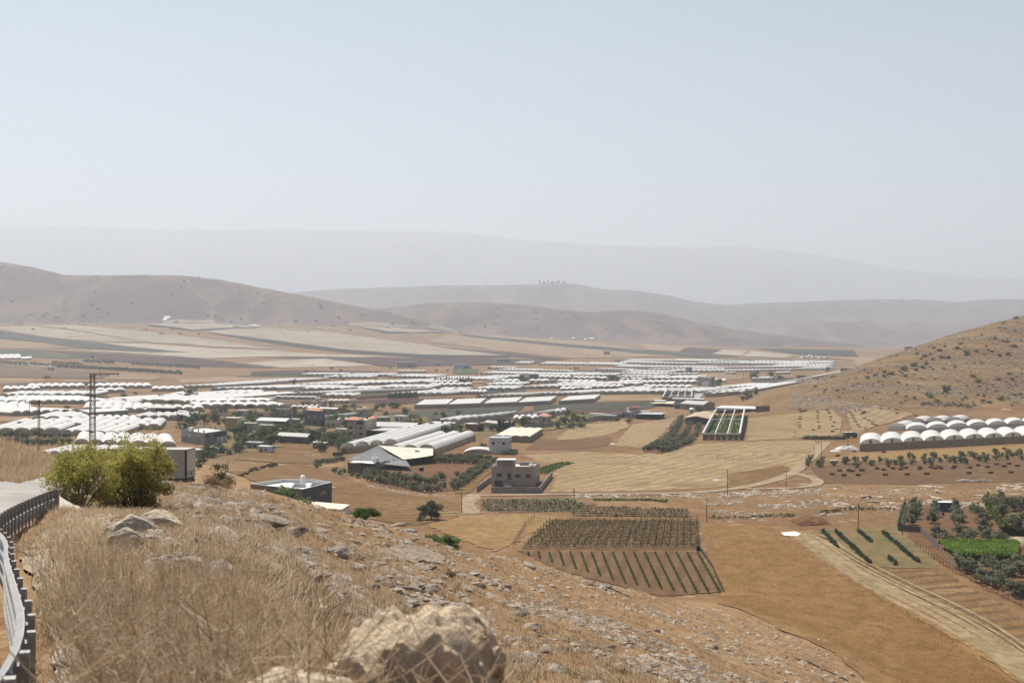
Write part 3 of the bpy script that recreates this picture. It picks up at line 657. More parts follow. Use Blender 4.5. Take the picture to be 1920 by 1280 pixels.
# middle
gh(862,740,914,740,26,'small, left of the beige scalloped block',n=7,detail=1)
gh(892,748,978,746,40,'scalloped, above the flat-roofed row',n=7,skew=.5,film=FILMB,detail=1)
gh(976,746,1006,743,40,'narrow, right of the beige scalloped block',n=4,skew=.3,detail=1)
gh(1001,744,1086,741,50,'bright, above the flat-roofed row',n=8,skew=.6,detail=1)
gh(974,730,1098,728,40,'in the second row above the flat roofs',skew=.4,detail=1)
gh(1050,735,1110,732,30,'flat, right of the second row',rise=1.0)
gh(1106,740,1308,738,45,'wide, left of the bare frame house',skew=.4,detail=1)
gh(1108,731,1170,728,30,'short, behind the wide scalloped block')
gh(900,702,985,704,55,'left part of the far long row',skew=.2)
gh(987,704,1075,707,55,'middle part of the far long row',skew=.2)
gh(1077,707,1148,706,55,'right part of the far long row',skew=.2)
gh(925,719,975,719,40,'left of the round eucalyptus crown')
gh(992,718,1030,718,40,'right of the round eucalyptus crown')
gh(1010,710,1072,711,50,'behind the dark flat house')
gh(1074,712,1140,713,40,'right of the dark flat house')
gh(1045,719,1120,720,35,'below the dark flat house row')
gh(1160,720,1205,719,35,'right of the dark bush in mid valley')
gh(1200,722,1308,719,40,'left of the grey apartment block')
gh(1205,729,1300,730,30,'low, below the grey apartment block')
gh(1340,717,1362,718,40,'just right of the grey apartment block')
gh(1338,733,1432,727,60,'back left of the big block at the hill foot',skew=.3,detail=1)
gh(1434,730,1524,722,60,'back right of the big block at the hill foot',skew=.5,detail=1)
gh(1320,741,1420,738,55,'middle row of the big block at the hill foot',skew=.6,detail=1)
gh(1322,748,1388,745,40,'front row of the big block at the hill foot',skew=.5,detail=1)
gh(1340,752,1388,750,20,'lowest strip of the big block at the hill foot',n=5)
gh(1410,714,1452,712,30,'below the two dark trees')
gh(1455,702,1482,701,30,'right of the two dark trees')
gh(1358,702,1380,702,20,'alone on the tan strip',n=2)
# the dense band between the dark field and the far rows
for i, (a, b, c, d, L_) in enumerate(((560,705,640,705,40),(645,706,728,706,40),(600,710,690,710,40),(835,713,905,713,40),(700,731,800,731,45),(560,733,640,733,40),(645,734,700,734,40),(800,737,858,737,40),(885,733,960,733,40),(905,725,970,725,40),(1035,724,1110,724,40),(1115,724,1190,724,40),(960,706,1040,705.5,40),(1048,704,1110,704,40),(1205,713,1300,713,40),(1150,735,1200,735,40),(905,710,985,710,40),(1150,709.5,1240,709.5,35),(1250,710,1310,710,35),(400,742,470,742,35),(420,757,480,757,25),(600,746,660,746.5,30),(310,745,345,745,30),(100,744,175,744,40),(0,745,95,745,40),(160,764,235,764,50),(60,790,140,790,40))):
    tag(gh(a, b, c, d, L_, 'dense %d' % i, skew=.2)[0], 'low white greenhouse block filling the dense band in mid valley', 'greenhouse', 'greenhouse blocks filling the dense band')
# five flat roofed houses in a stepped row
_fl = [(777,767,837,765.5),(838.5,766,899,763.5),(905,764,967,761),(969,762,1031,758.5),(1048,759,1114,754.5)]
for i, (a, b, c, d) in enumerate(_fl):
    block(a, b, c, d, 84, '%s, %s from the left in the stepped row' % ('long white flat-roofed greenhouse', ['first','second','third','fourth','fifth'][i]), 8, .07, wall=2.7, rise=.35, side=DARKW, end=FILM, group='flat-roofed greenhouses in the stepped row', detail=1)
# small arched houses among the farm buildings
gh(815,797,858,795,30,'behind the grey house with the dark tree',n=3,skew=.3,detail=1)
gh(862,794,935,786,30,'behind the red-walled house',n=5,skew=.3,detail=1)
gh(962,793,1010,791,20,'beside the row of dark cypress trees',n=4)
gh(996,784,1028,778,25,'left of the yellow-green poplar',n=3,skew=.4)
gh(1040,780,1062,777,20,'behind the yellow-green poplar',n=2)
gh(1102,791,1135,787,18,'left of the grey farmhouse',n=4,rise=1.2,skew=.4)
# the far rows, a few pixels high
_far = [(700,703,5),(1150,708,6),(1220,706,6),(1290,705,5)]
fr = [(915,691,960,692),(962,683,990,683),(930,696,1000,697),(1003,697,1066,699),(1010,684,1088,685),(1090,685,1160,686),(1115,694,1180,696),(1158,681,1230,683),(1160,699,1250,701),(1232,683,1300,684),(1185,690,1260,691),(1262,691,1330,692),(1330,692,1400,691),(1252,698,1330,698),(1332,698,1410,697),(1412,697,1480,695),(1402,691,1470,690),(1472,690,1540,689),(1302,683,1370,683),(1372,683,1440,684),(1442,684,1500,685),(1502,685,1556,686),(1482,695,1552,693),(1160,704,1230,705),(1232,705,1300,704),(1170,678,1250,678),(1252,678,1330,679),(1332,679,1400,680),(1402,680,1470,681),(1472,681,1552,682),(1156,714,1200,714),(1445,688,1500,688),(1500,692,1548,691),(1210,695,1280,695),(1282,695,1345,695),(1150,689,1184,690)]
for i, (a, b, c, d) in enumerate(fr):
    tag(gh(a,b,c,d,26+i%3*10,'far off',skew=.2,end=ENDW)[0], 'far white greenhouse strip, a thin line in the crowded band below the mid hills', 'greenhouse', 'far greenhouse strips below the mid hills')
# tiny white sheds below the brown hill
for i, (a, b, wd) in enumerate([(36,609,19),(152,608.5,10),(183,607,7),(128,607,4),(308,602.5,8),(312,598.5,12),(524,612,4),(543,620,12),(560,621,8),(597,617,10),(588,615,5),(578,622,6),(1034,636,8),(1076,636,7),(1110,637,11),(1098,638,6),(1512,672,16),(1530,671,14),(1545,673,18),(1522,669,10)]):
    p0, p1 = P(a-wd/2, b, 1000), P(a+wd/2, b, 1000)
    tunnel_block(p0, p1, p0+Vector((0,16,0)), max(1, round((p1-p0).length/9)), 2.6, 1.6, 'tiny white shed standing at the foot of the far hills', 'white sheds at the foot of the hills', FILM, FILM, FILM, 0)
o_ = P(462,611,1000); o1 = P(478,613.5,1000); tunnel_block(o_, o1, o_+Vector((8,55,0)), 3, 3, 1.2, 'long white hall by the top net-covered fields under the brown hill', 'white sheds at the foot of the hills', FILM, DARKW, DARKW, 0)
# the big arched block on the right: three rows of spans
PALEEND = sheer(plain('pale_end_film', (.88,.85,.79), .6, .1, .5), .5)
def big_row(x0, y0, x1, y1, L, n, skew, label, wall=2.9, rise=1.95, side=MESHW, doors=True):
    p0, p1 = P(x0, y0, 400), P(x1, y1, 400); q = Vector(((p0.x+p1.x)/(p0.y+p1.y)+skew, 1.0))*L
    t, W = tunnel_block(p0, p1, p0+Vector((q.x, q.y, 0)), n, wall, rise, label, 'large arched greenhouses under the right hill', FILM, side, PALEEND, 1)
    for i in range(n if doors else 0):
        b = MB(); a, c = (i+.44)/n, (i+.56)/n
        b.face([W(a, -.006, wall+.12), W(c, -.006, wall+.12), W(c, -.006, wall+1.5), W(a, -.006, wall+1.5)]); b.build('vent_panel', DOORB, t)
    return t
big_row(1612,846,1952,828,40,9,-.06,'large white arched greenhouse with brown net front, nearest row under right hill')
big_row(1699,811.5,1958,797,26,7,-.06,'large white arched greenhouse with open lower front, second row under right hill',wall=1.6,side=ENDW,doors=False)
big_row(1664,807,1699,806,24,1,.2,'single white tunnel with blue-white sheet, left end of the second row',wall=1.7,side=FILM,doors=False)
big_row(1698,796.5,1804,793,22,3,.2,'white arched greenhouse showing only its roof tops, hindmost under right hill',wall=1.6,side=DARKW,doors=False)
# the two blocks beside the two-tank store
def two(p0, p1, p2, n, label, **k):
    return tunnel_block(P(*p0,300), P(*p1,300), P(*p2,300), n, 2.3, 2.0, label, 'white greenhouses beside the olive orchard', detail=1, **k)
two((637,851),(745,841),(768,812),4,'white four-span greenhouse with clear arched ends, left of the pair by the orchard',side=BEIGEW,end=ENDW)
two((722,855),(815,853),(812,826),3,'white three-span greenhouse with long beige side wall, right of the pair by the orchard',side=BEIGEW)
# ------------------------------------------------------------------ buildings
CONC = plain('grey_render', (.30,.275,.255), .9, .15, .4, stain=(.24,.22,.20)); ROOFW = plain('white_roof_wash', (.60,.57,.51), .9, .2, .5, stain=(.46,.42,.36))
STONE = plain('beige_stone_wall', (.40,.335,.275), .9, .12, .6, stain=(.34,.285,.23)); DKGREY = plain('dark_grey_render', (.085,.083,.09), .9, .12, .5, stain=(.11,.10,.10))
PURPG = plain('purplish_render', (.155,.132,.128), .9, .12, .5, stain=(.12,.105,.10)); OLIVEW = plain('olive_render', (.20,.165,.105), .9, .15, .5, stain=(.16,.13,.08))
WHITEW = plain('white_wall', (.60,.60,.60), .85, .1, .4, stain=(.5,.49,.47)); OCHRE = plain('ochre_wall', (.36,.245,.12), .9, .12, .5); REDW = plain('red_wall', (.30,.085,.065), .85, .15, .4)
TILE = plain('orange_roof_tiles', (.40,.19,.115), .85, .25, 1.5); SHEETG = plain('grey_sheet_roof', (.40,.39,.36), .6, .15, .3, stain=(.33,.30,.26)); SHEETB = plain('blue_grey_sheet', (.36,.40,.44), .5, .15, .3, .0, .5)
GLASSD = plain('dark_window_pane', (.02,.022,.026), .15, .1, .5, 0, .6); FRAMEL = plain('pale_window_frame', (.46,.42,.37), .8, .1, 1); WOODD = plain('dark_timber', (.10,.07,.05), .9, .2, 1)
TANKW = plain('white_tank', (.74,.73,.71), .5, .06, 1, 0, .4); TANKB = plain('black_tank', (.02,.02,.022), .5, .1, 1, 0, .4); RUST = plain('rusty_steel', (.17,.10,.065), .8, .3, 1.2, .3)
TANROOF = plain('tan_roof', (.40,.31,.21), .9, .15, .3, stain=(.32,.23,.15)); CONCW = plain('concrete_block_wall', (.27,.25,.235), .95, .15, .8, stain=(.34,.31,.28)); GREENS = plain('green_sheet', (.04,.11,.075), .6, .1, .4)
NETG = plain('dark_shade_net', (.15,.15,.155), .95, .12, .3, stain=(.19,.19,.185)); CREAM = plain('cream_fabric', (.58,.52,.42), .9, .12, .3, stain=(.48,.42,.33))
class House:
    """box house: L left corner, C near corner, R right corner (picture column, depth)"""
    def __init__(s, name, L, C, R, h, label, cat='house', wl=CONC, wr=None, parapet=.5, roof=ROOFW, base=None, group=None, cap=None, over=0.0):
        s.C = at(*C); s.L = at(*L); s.R = at(*R); z = base if base is not None else min(s.C.z, s.L.z, s.R.z); s.z = z
        s.t = thing(name, (s.C.x, s.C.y, z), label, cat, group)
        o = Vector((s.C.x, s.C.y)); s.a = Vector((s.L.x, s.L.y))-o; s.b = Vector((s.R.x, s.R.y))-o; s.h = h
        wr = wr or wl; m = MB(); c = s.pt
        m.face([c(1,0,-2), c(0,0,-2), c(0,0,h), c(1,0,h)], 0); m.face([c(0,0,-2), c(0,1,-2), c(0,1,h), c(0,0,h)], 1)
        m.face([c(1,1,-2), c(1,0,-2), c(1,0,h), c(1,1,h)], 1); m.face([c(0,1,-2), c(1,1,-2), c(1,1,h), c(0,1,h)], 0)
        s.wall = m.build('wall', [wl, wr], s.t)
        r = MB(); pz = h-parapet; ia = .22/s.a.length; ib = .22/s.b.length
        if parapet > 0:
            r.face([c(ia,ib,pz), c(ia,1-ib,pz), c(1-ia,1-ib,pz), c(1-ia,ib,pz)][::-1], 0)
            for A, B, A2, B2 in (((0,0),(0,1),(ia,ib),(ia,1-ib)), ((0,1),(1,1),(ia,1-ib),(1-ia,1-ib)), ((1,1),(1,0),(1-ia,1-ib),(1-ia,ib)), ((1,0),(0,0),(1-ia,ib),(ia,ib))):
                r.face([c(*A,h), c(*B,h), c(*B2,h), c(*A2,h)], 1); r.face([c(*A2,h), c(*B2,h), c(*B2,pz), c(*A2,pz)], 1)
        else:
            oa = over/s.a.length; ob = over/s.b.length; q = [(-oa,-ob),(-oa,1+ob),(1+oa,1+ob),(1+oa,-ob)]
            lo = [c(*p,h+.01) for p in q]; hi = [c(*p,h+.16) for p in q]
            r.face(lo); r.face(hi[::-1])
            for i in range(4): r.face([lo[i], hi[i], hi[(i+1)%4], lo[(i+1)%4]])
        s.roof = r.build('roof', [roof, cap or wl], s.t)
    def pt(s, i, j, z): q = s.a*i+s.b*j; return (q.x, q.y, z)
    def panel(s, face, s0, s1, z0, z1, off, mi, m):
        """quad with rim standing off a wall; face 'l' or 'r', s along the wall from the near corner"""
        d, n = (s.a, s.b) if face == 'l' else (s.b, s.a)
        dn = d.normalized(); nn = Vector((-dn.y, dn.x))
        if nn.dot(n) > 0: nn = -nn
        def q(u, z, k): v = d*u+nn*k; return (v.x, v.y, z)
        f = [q(s0,z0,off), q(s1,z0,off), q(s1,z1,off), q(s0,z1,off)]; b = [q(s0,z0,0), q(s1,z0,0), q(s1,z1,0), q(s0,z1,0)]
        m.face(f, mi)
        for i in range(4): m.face([b[i], b[(i+1)%4], f[(i+1)%4], f[i]], mi)
    def win(s, face, s0, s1, z0, z1, frame=FRAMEL, pane=GLASSD, name='window', rim=.10):
        d = (s.a if face == 'l' else s.b).length; m = MB(); r = rim/d
        s.panel(face, s0-r, s1+r, z0-rim*1.6, z1+rim, .06, 0, m); w_ = m.build(name, frame, s.t)
        m = MB(); s.panel(face, s0, s1, z0, z1, .09, 0, m); m.build('pane' if name == 'window' else 'panel', pane, w_); return w_
    def box(s, name, i0, i1, j0, j1, z0, z1, mat):
        m = MB(); c = s.pt; lo = [c(i0,j0,z0), c(i0,j1,z0), c(i1,j1,z0), c(i1,j0,z0)]; hi = [(p[0], p[1], z1) for p in lo]
        m.face(lo); m.face(hi[::-1])
        for k in range(4): m.face([lo[k], hi[k], hi[(k+1)%4], lo[(k+1)%4]])
        return m.build(name, mat, s.t)
    def world(s, i, j, z): p = s.pt(i, j, z); return (s.C.x+p[0], s.C.y+p[1], s.z+z)
def tank(loc, label, r=.55, h=1.6, mat=TANKW, legs=.7, group=None):
    t = thing('water_tank', loc, label, 'water tank', group)
    m = MB(); m.lathe([(r*.96,legs),(r,legs+.06),(r,legs+h*.46),(r*1.03,legs+h*.48),(r*1.03,legs+h*.52),(r,legs+h*.54),(r,legs+h*.9),(r*.75,legs+h*.98),(r*.3,legs+h*1.04)], 16); m.build('tank', mat, t, smooth=False)
    if legs > .25:
        for a in range(4):
            m = MB(); x, y = r*.8*math.cos(a*math.pi/2+.7), r*.8*math.sin(a*math.pi/2+.7); m.tube([(x,y,-.05),(x,y,legs)], .035, 5); m.build('leg', RUST, t)
    else:
        m = MB(); m.box(-r*.8, r*.8, -r*.8, r*.8, -.02, legs, 0); m.build('stand', RUST, t)
    return t
def Yb(py): return CAM*F/(py-CY)
# --- walled two-level stone house by the track
hs = House('stone_house', (921.5,433), (1000.5,433), (1012,448), 6.0, 'beige stone house behind a low block wall, with outside stair and rooftop room', wl=STONE, parapet=.55)
for a, b in ((.30,.18),(.08,.0)): pass
def fx(zx): return 1-(zx/9.145+860-921.5)/(1000.5-921.5)               # along the front from the near corner
def fz(zy): return (910.2-(zy/9.145+800))*433/F
for q in ((650,740,850,785),(970,1060,860,800),(1150,1235,868,805)): hs.win('l', fx(q[1]), fx(q[0]), fz(q[2]), fz(q[3]))
hs.win('l', fx(905), fx(833), fz(890), fz(785), name='door', pane=WOODD)
hs.win('l', fx(750), fx(615), .1, fz(908), name='garage_door', pane=GLASSD)
hs.win('r', .35, .5, fz(868), fz(800)); hs.win('r', .72, .84, fz(860), fz(790))
m = MB()                                                               # stair up to the door
A, B = fx(905), fx(775); n = 10
for k in range(n):
    z1 = fz(890)*(k+1)/n; y1 = -(n-k)*.34
    p = [hs.pt(u, 0, 0) for u in (A, B)]; nrm = Vector((hs.a.y, -hs.a.x)).normalized(); nrm = nrm if nrm.dot(hs.b) > 0 else -nrm
    o0 = nrm*y1; o1 = nrm*(y1+.34)
    f = [(p[0][0]+o0.x, p[0][1]+o0.y), (p[1][0]+o0.x, p[1][1]+o0.y), (p[1][0]+o1.x, p[1][1]+o1.y), (p[0][0]+o1.x, p[0][1]+o1.y)]
    m.face([(*f[0],0), (*f[1],0), (*f[1],z1), (*f[0],z1)]); m.face([(*q_,z1) for q_ in f]); m.face([(*f[0],0),(*f[0],z1),(*f[3],z1),(*f[3],0)]); m.face([(*f[1],0),(*f[1],z1),(*f[2],z1),(*f[2],0)])
m.build('staircase', CONC, hs.t)
hs.box('rooftop_room', fx(925), fx(640), .10, .42, 5.45, 7.75, CONCW); hs.box('room_roof', fx(950), fx(630), .05, .46, 7.76, 7.92, ROOFW)
hs.box('roof_kerb', fx(1160), fx(970), .62, .68, 5.46, 6.5, CONCW); hs.box('roof_kerb', fx(1180), fx(1160), .45, .68, 5.46, 6.3, CONCW)
hs.box('canopy', fx(925), fx(780), -.035, -.003, fz(752), fz(735), STONE)
for u, v in ((.13,.35),(.08,.42)): tank(hs.world(u, v, 5.46), 'small white drum lying low on the flat roof of the stone house', .45, .7, TANKW, .08, 'white drums on the stone house roof')
def wall_run(label, px, h, mat, th=.2, ymin=150, name='block_wall', cat='wall', cap=None, rows=None):
    pts = [P(x, y, ymin) for x, y in px] if rows is None else px
    t = thing(name, pts[0], label, cat); m = MB(); cp = MB()
    for a, b in zip(pts, pts[1:]):
        d = (b-a); d.z = 0; L = d.length; nn = Vector((-d.y, d.x, 0)).normalized()*th/2
        k = max(1, int(L/8)); 
        for i in range(k):
            p = a.lerp(b, i/k); q = a.lerp(b, (i+1)/k); p.z = ground(p.x, p.y); q.z = ground(q.x, q.y)
            B = [p-nn, q-nn, q+nn, p+nn]; lo = [tuple(v-pts[0]+Vector((0,0,-.4))) for v in B]; hi = [tuple(v-pts[0]+Vector((0,0,h))) for v in B]
            m.face(hi[::-1])
            for j in range(4): m.face([lo[j], lo[(j+1)%4], hi[(j+1)%4], hi[j]])
    m.build('wall' if name != 'wall' else 'panel', mat, t); return t
wall_run('grey block wall in front of the beige stone house, turning back along its right side', [(921,923.6),(1011,924.6),(1035,894)], 1.75, CONCW)
wall_run('short grey block wall left of the beige stone house beside the orchard', [(894,922),(912,908.5),(921,903)], 1.7, CONCW)
# --- dark house with white roof, below the near slope
zt = 12.9; C0 = (-44.1,300.0); foot = [(-44.1,300),(-39.9,315),(-44.5,321),(-51.8,322),(-57.3,311.5),(-52.8,307)]
zg = min(ground(*p) for p in foot)-1
t = thing('dark_house', (*C0, zg), 'dark grey house with white flat roof and parapet, at the foot of the near slope', 'house')
def lp(p, z): return (p[0]-C0[0], p[1]-C0[1], z-zg)
m = MB(); ctr = Vector((-48.5,312.5)); wm = [1,3,3,3,2,0]
for i, p in enumerate(foot):
    q = foot[(i+1)%len(foot)]; m.face([lp(p,zg), lp(q,zg), lp(q,zt), lp(p,zt)], wm[i])
m.build('wall', [PURPG, DKGREY, OLIVEW, WHITEW], t)
m = MB(); ins = [tuple(Vector(p).lerp(ctr, .035)) for p in foot]
m.face([lp(p, zt-.75) for p in ins], 0)
for i in range(len(foot)):
    j = (i+1)%len(foot); m.face([lp(foot[i],zt), lp(foot[j],zt), lp(ins[j],zt), lp(ins[i],zt)], 1); m.face([lp(ins[i],zt), lp(ins[j],zt), lp(ins[j],zt-.75), lp(ins[i],zt-.75)], 1)
m.build('roof', [plain('white_roof', (.70,.67,.61), .9, .15, .6, stain=(.55,.51,.45)), WHITEW], t)
for (x, y, w_, d_, h_) in ((-46.3,310.5,2.6,.25,1.0),(-47.6,309.2,.25,2.4,.7),(-42.6,311.5,2.6,.25,1.05),(-43.8,310.4,.25,2.0,.8),(-46.2,305.5,1.1,.8,.5)):
    m = MB(); m.box(x-C0[0]-w_/2, x-C0[0]+w_/2, y-C0[1]-d_/2, y-C0[1]+d_/2, zt-.75-zg, zt-.75+h_-zg); m.build('roof_kerb', WHITEW, t)
m = MB(); m.box(-49.9-C0[0], -48.9-C0[0], 303.9-C0[1], 304.4-C0[1], zt-1.3-zg, zt-.1-zg); m.build('air_conditioner', WHITEW, t)
def wall_panel(p, q, s0, s1, z0, z1, off, m, mi=0):
    p = Vector(p); q = Vector(q); d = q-p; nn = Vector((d.y, -d.x)).normalized()*off
    a = p+d*s0; b = p+d*s1; f = [lp(a+nn,z0), lp(b+nn,z0), lp(b+nn,z1), lp(a+nn,z1)]; g = [lp(a,z0), lp(b,z0), lp(b,z1), lp(a,z1)]; m.face(f, mi)
    for i in range(4): m.face([g[i], g[(i+1)%4], f[(i+1)%4], f[i]], mi)
for s0, s1, z0, z1 in ((.60,.77,zt-2.5,zt-1.55),(.12,.26,zt-2.75,zt-1.85)):
    m = MB(); wall_panel(foot[0], foot[1], s0, s1, z0, z1, .07, m); f_ = m.build('window', plain('window_shade', (.36,.31,.24), .8), t)
    m = MB(); wall_panel(foot[0], foot[1], s0+.02, s1-.02, z0+.05, z0+.45, .10, m); m.build('pane', GLASSD, f_)
for s0, s1 in ((.12,.2),(.3,.42)):
    m = MB(); wall_panel(foot[5], foot[0], 1-s1, 1-s0, zt-2.9, zt-1.9, .07, m); m.build('window', plain('window_shade', (.36,.31,.24), .8), t)
m = MB(); m.tube([(-39.6-C0[0],314-C0[1],zt-3.3-zg),(-39.6-C0[0],314-C0[1],zt-1.2-zg)], .04, 5); m.lathe([(.05,0),(.35,.1),(.45,.25)], 10, 0, (-39.4-C0[0],314-C0[1],zt-1.3-zg)); m.build('satellite_dish', WHITEW, t)
tank((-46.2,314.0,zt-.74), 'tall white water tank on legs, on the white roof of the dark house', .56, 1.75, TANKW, .55)
# low annex in front of it
a0, a1 = at(552,277), at(640,271); za = 12.0
t = thing('annex_shed', (a0.x, a0.y, za-3), 'low shed with cream flat roof and hanging cloth, in front of the dark house', 'shed')
X1, Y1 = a1.x-a0.x, a1.y-a0.y
m = MB(); m.face([(0,0,3),(X1,Y1,3),(X1+.8,Y1+7.5,3.1),(.2,8.5,3.1)]); m.face([(0,0,2.85),(.2,8.5,2.95),(X1+.8,Y1+7.5,2.95),(X1,Y1,2.85)])
m.face([(0,0,2.85),(X1,Y1,2.85),(X1,Y1,3),(0,0,3)]); m.face([(X1,Y1,2.85),(X1+.8,Y1+7.5,2.95),(X1+.8,Y1+7.5,3.1),(X1,Y1,3)]); m.build('roof', plain('cream_roof', (.62,.55,.44), .9, .12, .5, stain=(.5,.43,.33)), t)
m = MB(); m.face([(X1*.82,Y1*.82+.1,-1),(X1-.1,Y1+.1,-1),(X1-.1,Y1+.1,2.84),(X1*.82,Y1*.82+.1,2.84)], 0); m.face([(X1-.1,Y1+.1,-1),(X1+.7,Y1+7.3,-1),(X1+.7,Y1+7.3,2.9),(X1-.1,Y1+.1,2.84)], 1)
m.face([(.3,3,-1),(X1*.82,Y1*.82+3,-1),(X1*.82,Y1*.82+3,2.84),(.3,3,2.84)], 0); m.build('wall', [CONC, WHITEW], t)
m = MB(); V = []; nx = 14
for i in range(nx+1):
    for j in range(6):
        s = .52+.30*i/nx; V.append((X1*s, Y1*s-.05+.22*math.sin(i*1.9)+j*-.05, 2.84-j*.42+(.1*math.sin(i*1.1) if j else 0)))
m.v = V; m.f = [(i*6+j,(i+1)*6+j,(i+1)*6+j+1,i*6+j+1) for i in range(nx) for j in range(5)]; m.m = [0]*len(m.f); m.build('hanging_cloth', CREAM, t, smooth=True)
m = MB()
for s in (.02,.2,.38,.52): m.tube([(X1*s,Y1*s+.1,-2),(X1*s,Y1*s+.1,2.85)], .06, 5)
m.build('post', RUST, t)
# --- dark block store with two tanks and the shade net behind
st = House('block_store', (652,474), (702,469), (712,480), 3.7, 'dark brown block store with torn white roof sheets, beside the olive orchard', 'shed', wl=plain('dark_brown_block', (.13,.095,.075), .95, .25, .5, stain=(.17,.13,.10)), parapet=.15)
st.win('l', .80, .92, 1.7, 2.6, rim=.05); st.box('roof_sheet', .1, .7, .1, .6, 3.72, 3.78, ROOFW); st.box('roof_sheet', .02, .35, -.12, .5, 3.82, 3.9, TANKW); st.box('tarpaulin', .0, .55, -.1, -.03, 3.1, 3.7, TANKB)
for k, (u, v) in enumerate(((.10,.3),(-.02,.34))): tank(st.world(u, v, 3.85), ['left','right'][k]+' one of two white water tanks on the dark block store', .5, 1.55, TANKW, .1)
def fabric(name, corners, label, mat, sag=.5, h0=None, posts=True, kids='fabric', cat='canopy'):
    """corners: four (px, depth, height) in order; sagging sheet on posts"""
    cs = [at(a, b, c) for a, b, c in corners]; o = cs[0].copy(); o.z = ground(o.x, o.y); t = thing(name, o, label, cat); n = 8; m = MB()
    for i in range(n+1):
        for j in range(n+1):
            a, b = i/n, j/n; p = (cs[0]*(1-a)+cs[1]*a)*(1-b)+(cs[3]*(1-a)+cs[2]*a)*b; p = p-o; p.z -= sag*4*a*(1-a)*(.3+b*(1-b)*3); m.v.append(tuple(p))
    m.f = [(i*(n+1)+j,(i+1)*(n+1)+j,(i+1)*(n+1)+j+1,i*(n+1)+j+1) for i in range(n) for j in range(n)]; m.m = [0]*len(m.f); m.build(kids, mat, t, smooth=True)
    if posts:
        m = MB()
        for c in cs: m.tube([(c.x-o.x,c.y-o.y,ground(c.x,c.y)-o.z-.3),tuple(c-o)], .07, 5)
        m.build('post', RUST, t)
    return t
fabric('shade_canopy', [(652,495,3.0),(770,482,1.6),(752,522,3.0),(709,530,5.2)], 'sagging dark grey shade net stretched behind the block store', NETG, .5)
fabric('shade_canopy', [(756,500,2.6),(812,512,3.1),(812,545,3.1),(709,531,5.3)], 'cream cloth canopy between the dark shade net and the greenhouses', CREAM, .5)
wall_run('long beige sheet fence behind the olive orchard', [(806,858),(902,863)], 1.9, BEIGEW, .12, name='sheet_fence', cat='fence')
wall_run('low dark sheet wall under the left corner of the four-span greenhouse', [(627,855),(640,853)], 1.5, WOODD, 1.5, name='sheet_fence', cat='fence')
# --- small white house, low tunnel, tent
wh = House('white_house', (917,557), (952,556), (959,565), 6.2, 'small white two-storey house with blue-grey roof, above the olive orchard', wl=WHITEW, parapet=0, roof=SHEETB, over=.3)
for a, b in ((.16,.30),(.70,.84)): wh.win('l', a, b, 3.7, 4.7, rim=.05)
wh.win('l', .47,.53,4.3,4.75, rim=.04); wh.win('r', .3,.5,3.6,4.6, rim=.05); wh.win('r', .7,.85,3.8,4.7, rim=.05)
o_ = P(869,852,300); tunnel_block(o_, P(921,851,300), P(873,847,300), 1, .9, 1.2, 'single low white tunnel left of the small white house', 'small tunnels', FILM, DARKW, DARKW, 0)
tunnel_block(P(926,828,300), P(993,830,300), P(956,812,300), 4, 2.7, .40, 'cream cloth shade tent with scalloped front edge, beside the stubble field', None, CREAM, BEIGEW, BEIGEW, 1)
# --- building under construction, left centre
uc = House('concrete_building', (340,622), (383,600), (426,622), 5.4, 'unfinished grey concrete building with column stubs on its white roof', 'building', wl=plain('raw_concrete', (.24,.225,.215), .9, .15, .4, stain=(.19,.175,.165)), parapet=.5)
for s in (.2,.55): uc.win('l', s, s+.16, 2.6, 3.6, rim=.08)
uc.win('l', .82,.93,2.5,3.6, rim=.08)
for s in (.06,.36): uc.win('r', s, s+.16, 3.2, 4.6, rim=.06)
uc.win('r', .45,.97,3.1,4.6, rim=.05); uc.win('r', .56,.98,.2,2.5, frame=WHITEW, pane=WHITEW, name='shutter', rim=.1); uc.win('r', .62,.68,1.0,1.9, rim=.04); uc.win('r', .82,.89,1.0,1.9, rim=.04)
for i in range(5):
    for j in (0.02,.98): uc.box('column', .02+i*.235, .05+i*.235, j-.015, j+.015, 5.4, 6.7, CONC)
uc.box('roof_cabinet', .72,.85,.15,.25,5.0,6.4,WHITEW)
oc = House('ochre_building', (422,702), (445,698), (452,704), 6.3, 'tall ochre block with one white side, behind the concrete building', 'building', wl=OCHRE, wr=WHITEW, parapet=.3)
oc.win('r', .4,.65,3.3,4.6, rim=.05); oc.win('l', .05,.1,2.2,3.4, rim=.05); oc.box('cornice', -.03, 1.03, -.08, 1.03, 6.31, 6.5, ROOFW)
House('lean_to_shed', (452,706), (478,704), (484,712), 3.4, 'grey lean-to with pale green roof, right of the ochre block', 'shed', wl=SHEETG, parapet=0, roof=plain('pale_green_roof', (.28,.30,.24), .7), over=.3)
def gable(name, L, C, R, h, rise, label, wl, roof, cat='shed', open_front=False, over=.4):
    hsx = House(name, L, C, R, h, label, cat, wl=wl, parapet=0, roof=roof, over=0); c = hsx.pt
    bpy.data.objects.remove(hsx.roof); m = MB(); a0, a1 = -over/hsx.a.length, 1+over/hsx.a.length; b0, b1 = -over/hsx.b.length, 1+over/hsx.b.length
    for z in (.0, .14):
        m.face([c(a0,b0,h+.02+z), c(a1,b0,h+.02+z), c(a1,.5,h+rise+z), c(a0,.5,h+rise+z)]); m.face([c(a0,.5,h+rise+z), c(a1,.5,h+rise+z), c(a1,b1,h+.02+z), c(a0,b1,h+.02+z)])
    m.face([c(a0,b0,h+.02), c(a1,b0,h+.02), c(a1,b0,h+.16), c(a0,b0,h+.16)])
    m.build('roof', roof, hsx.t); g = MB()
    for a in (0,1): g.face([c(a,0,h), c(a,1,h), c(a,.5,h+rise)])
    g.build('gable', wl, hsx.t); return hsx
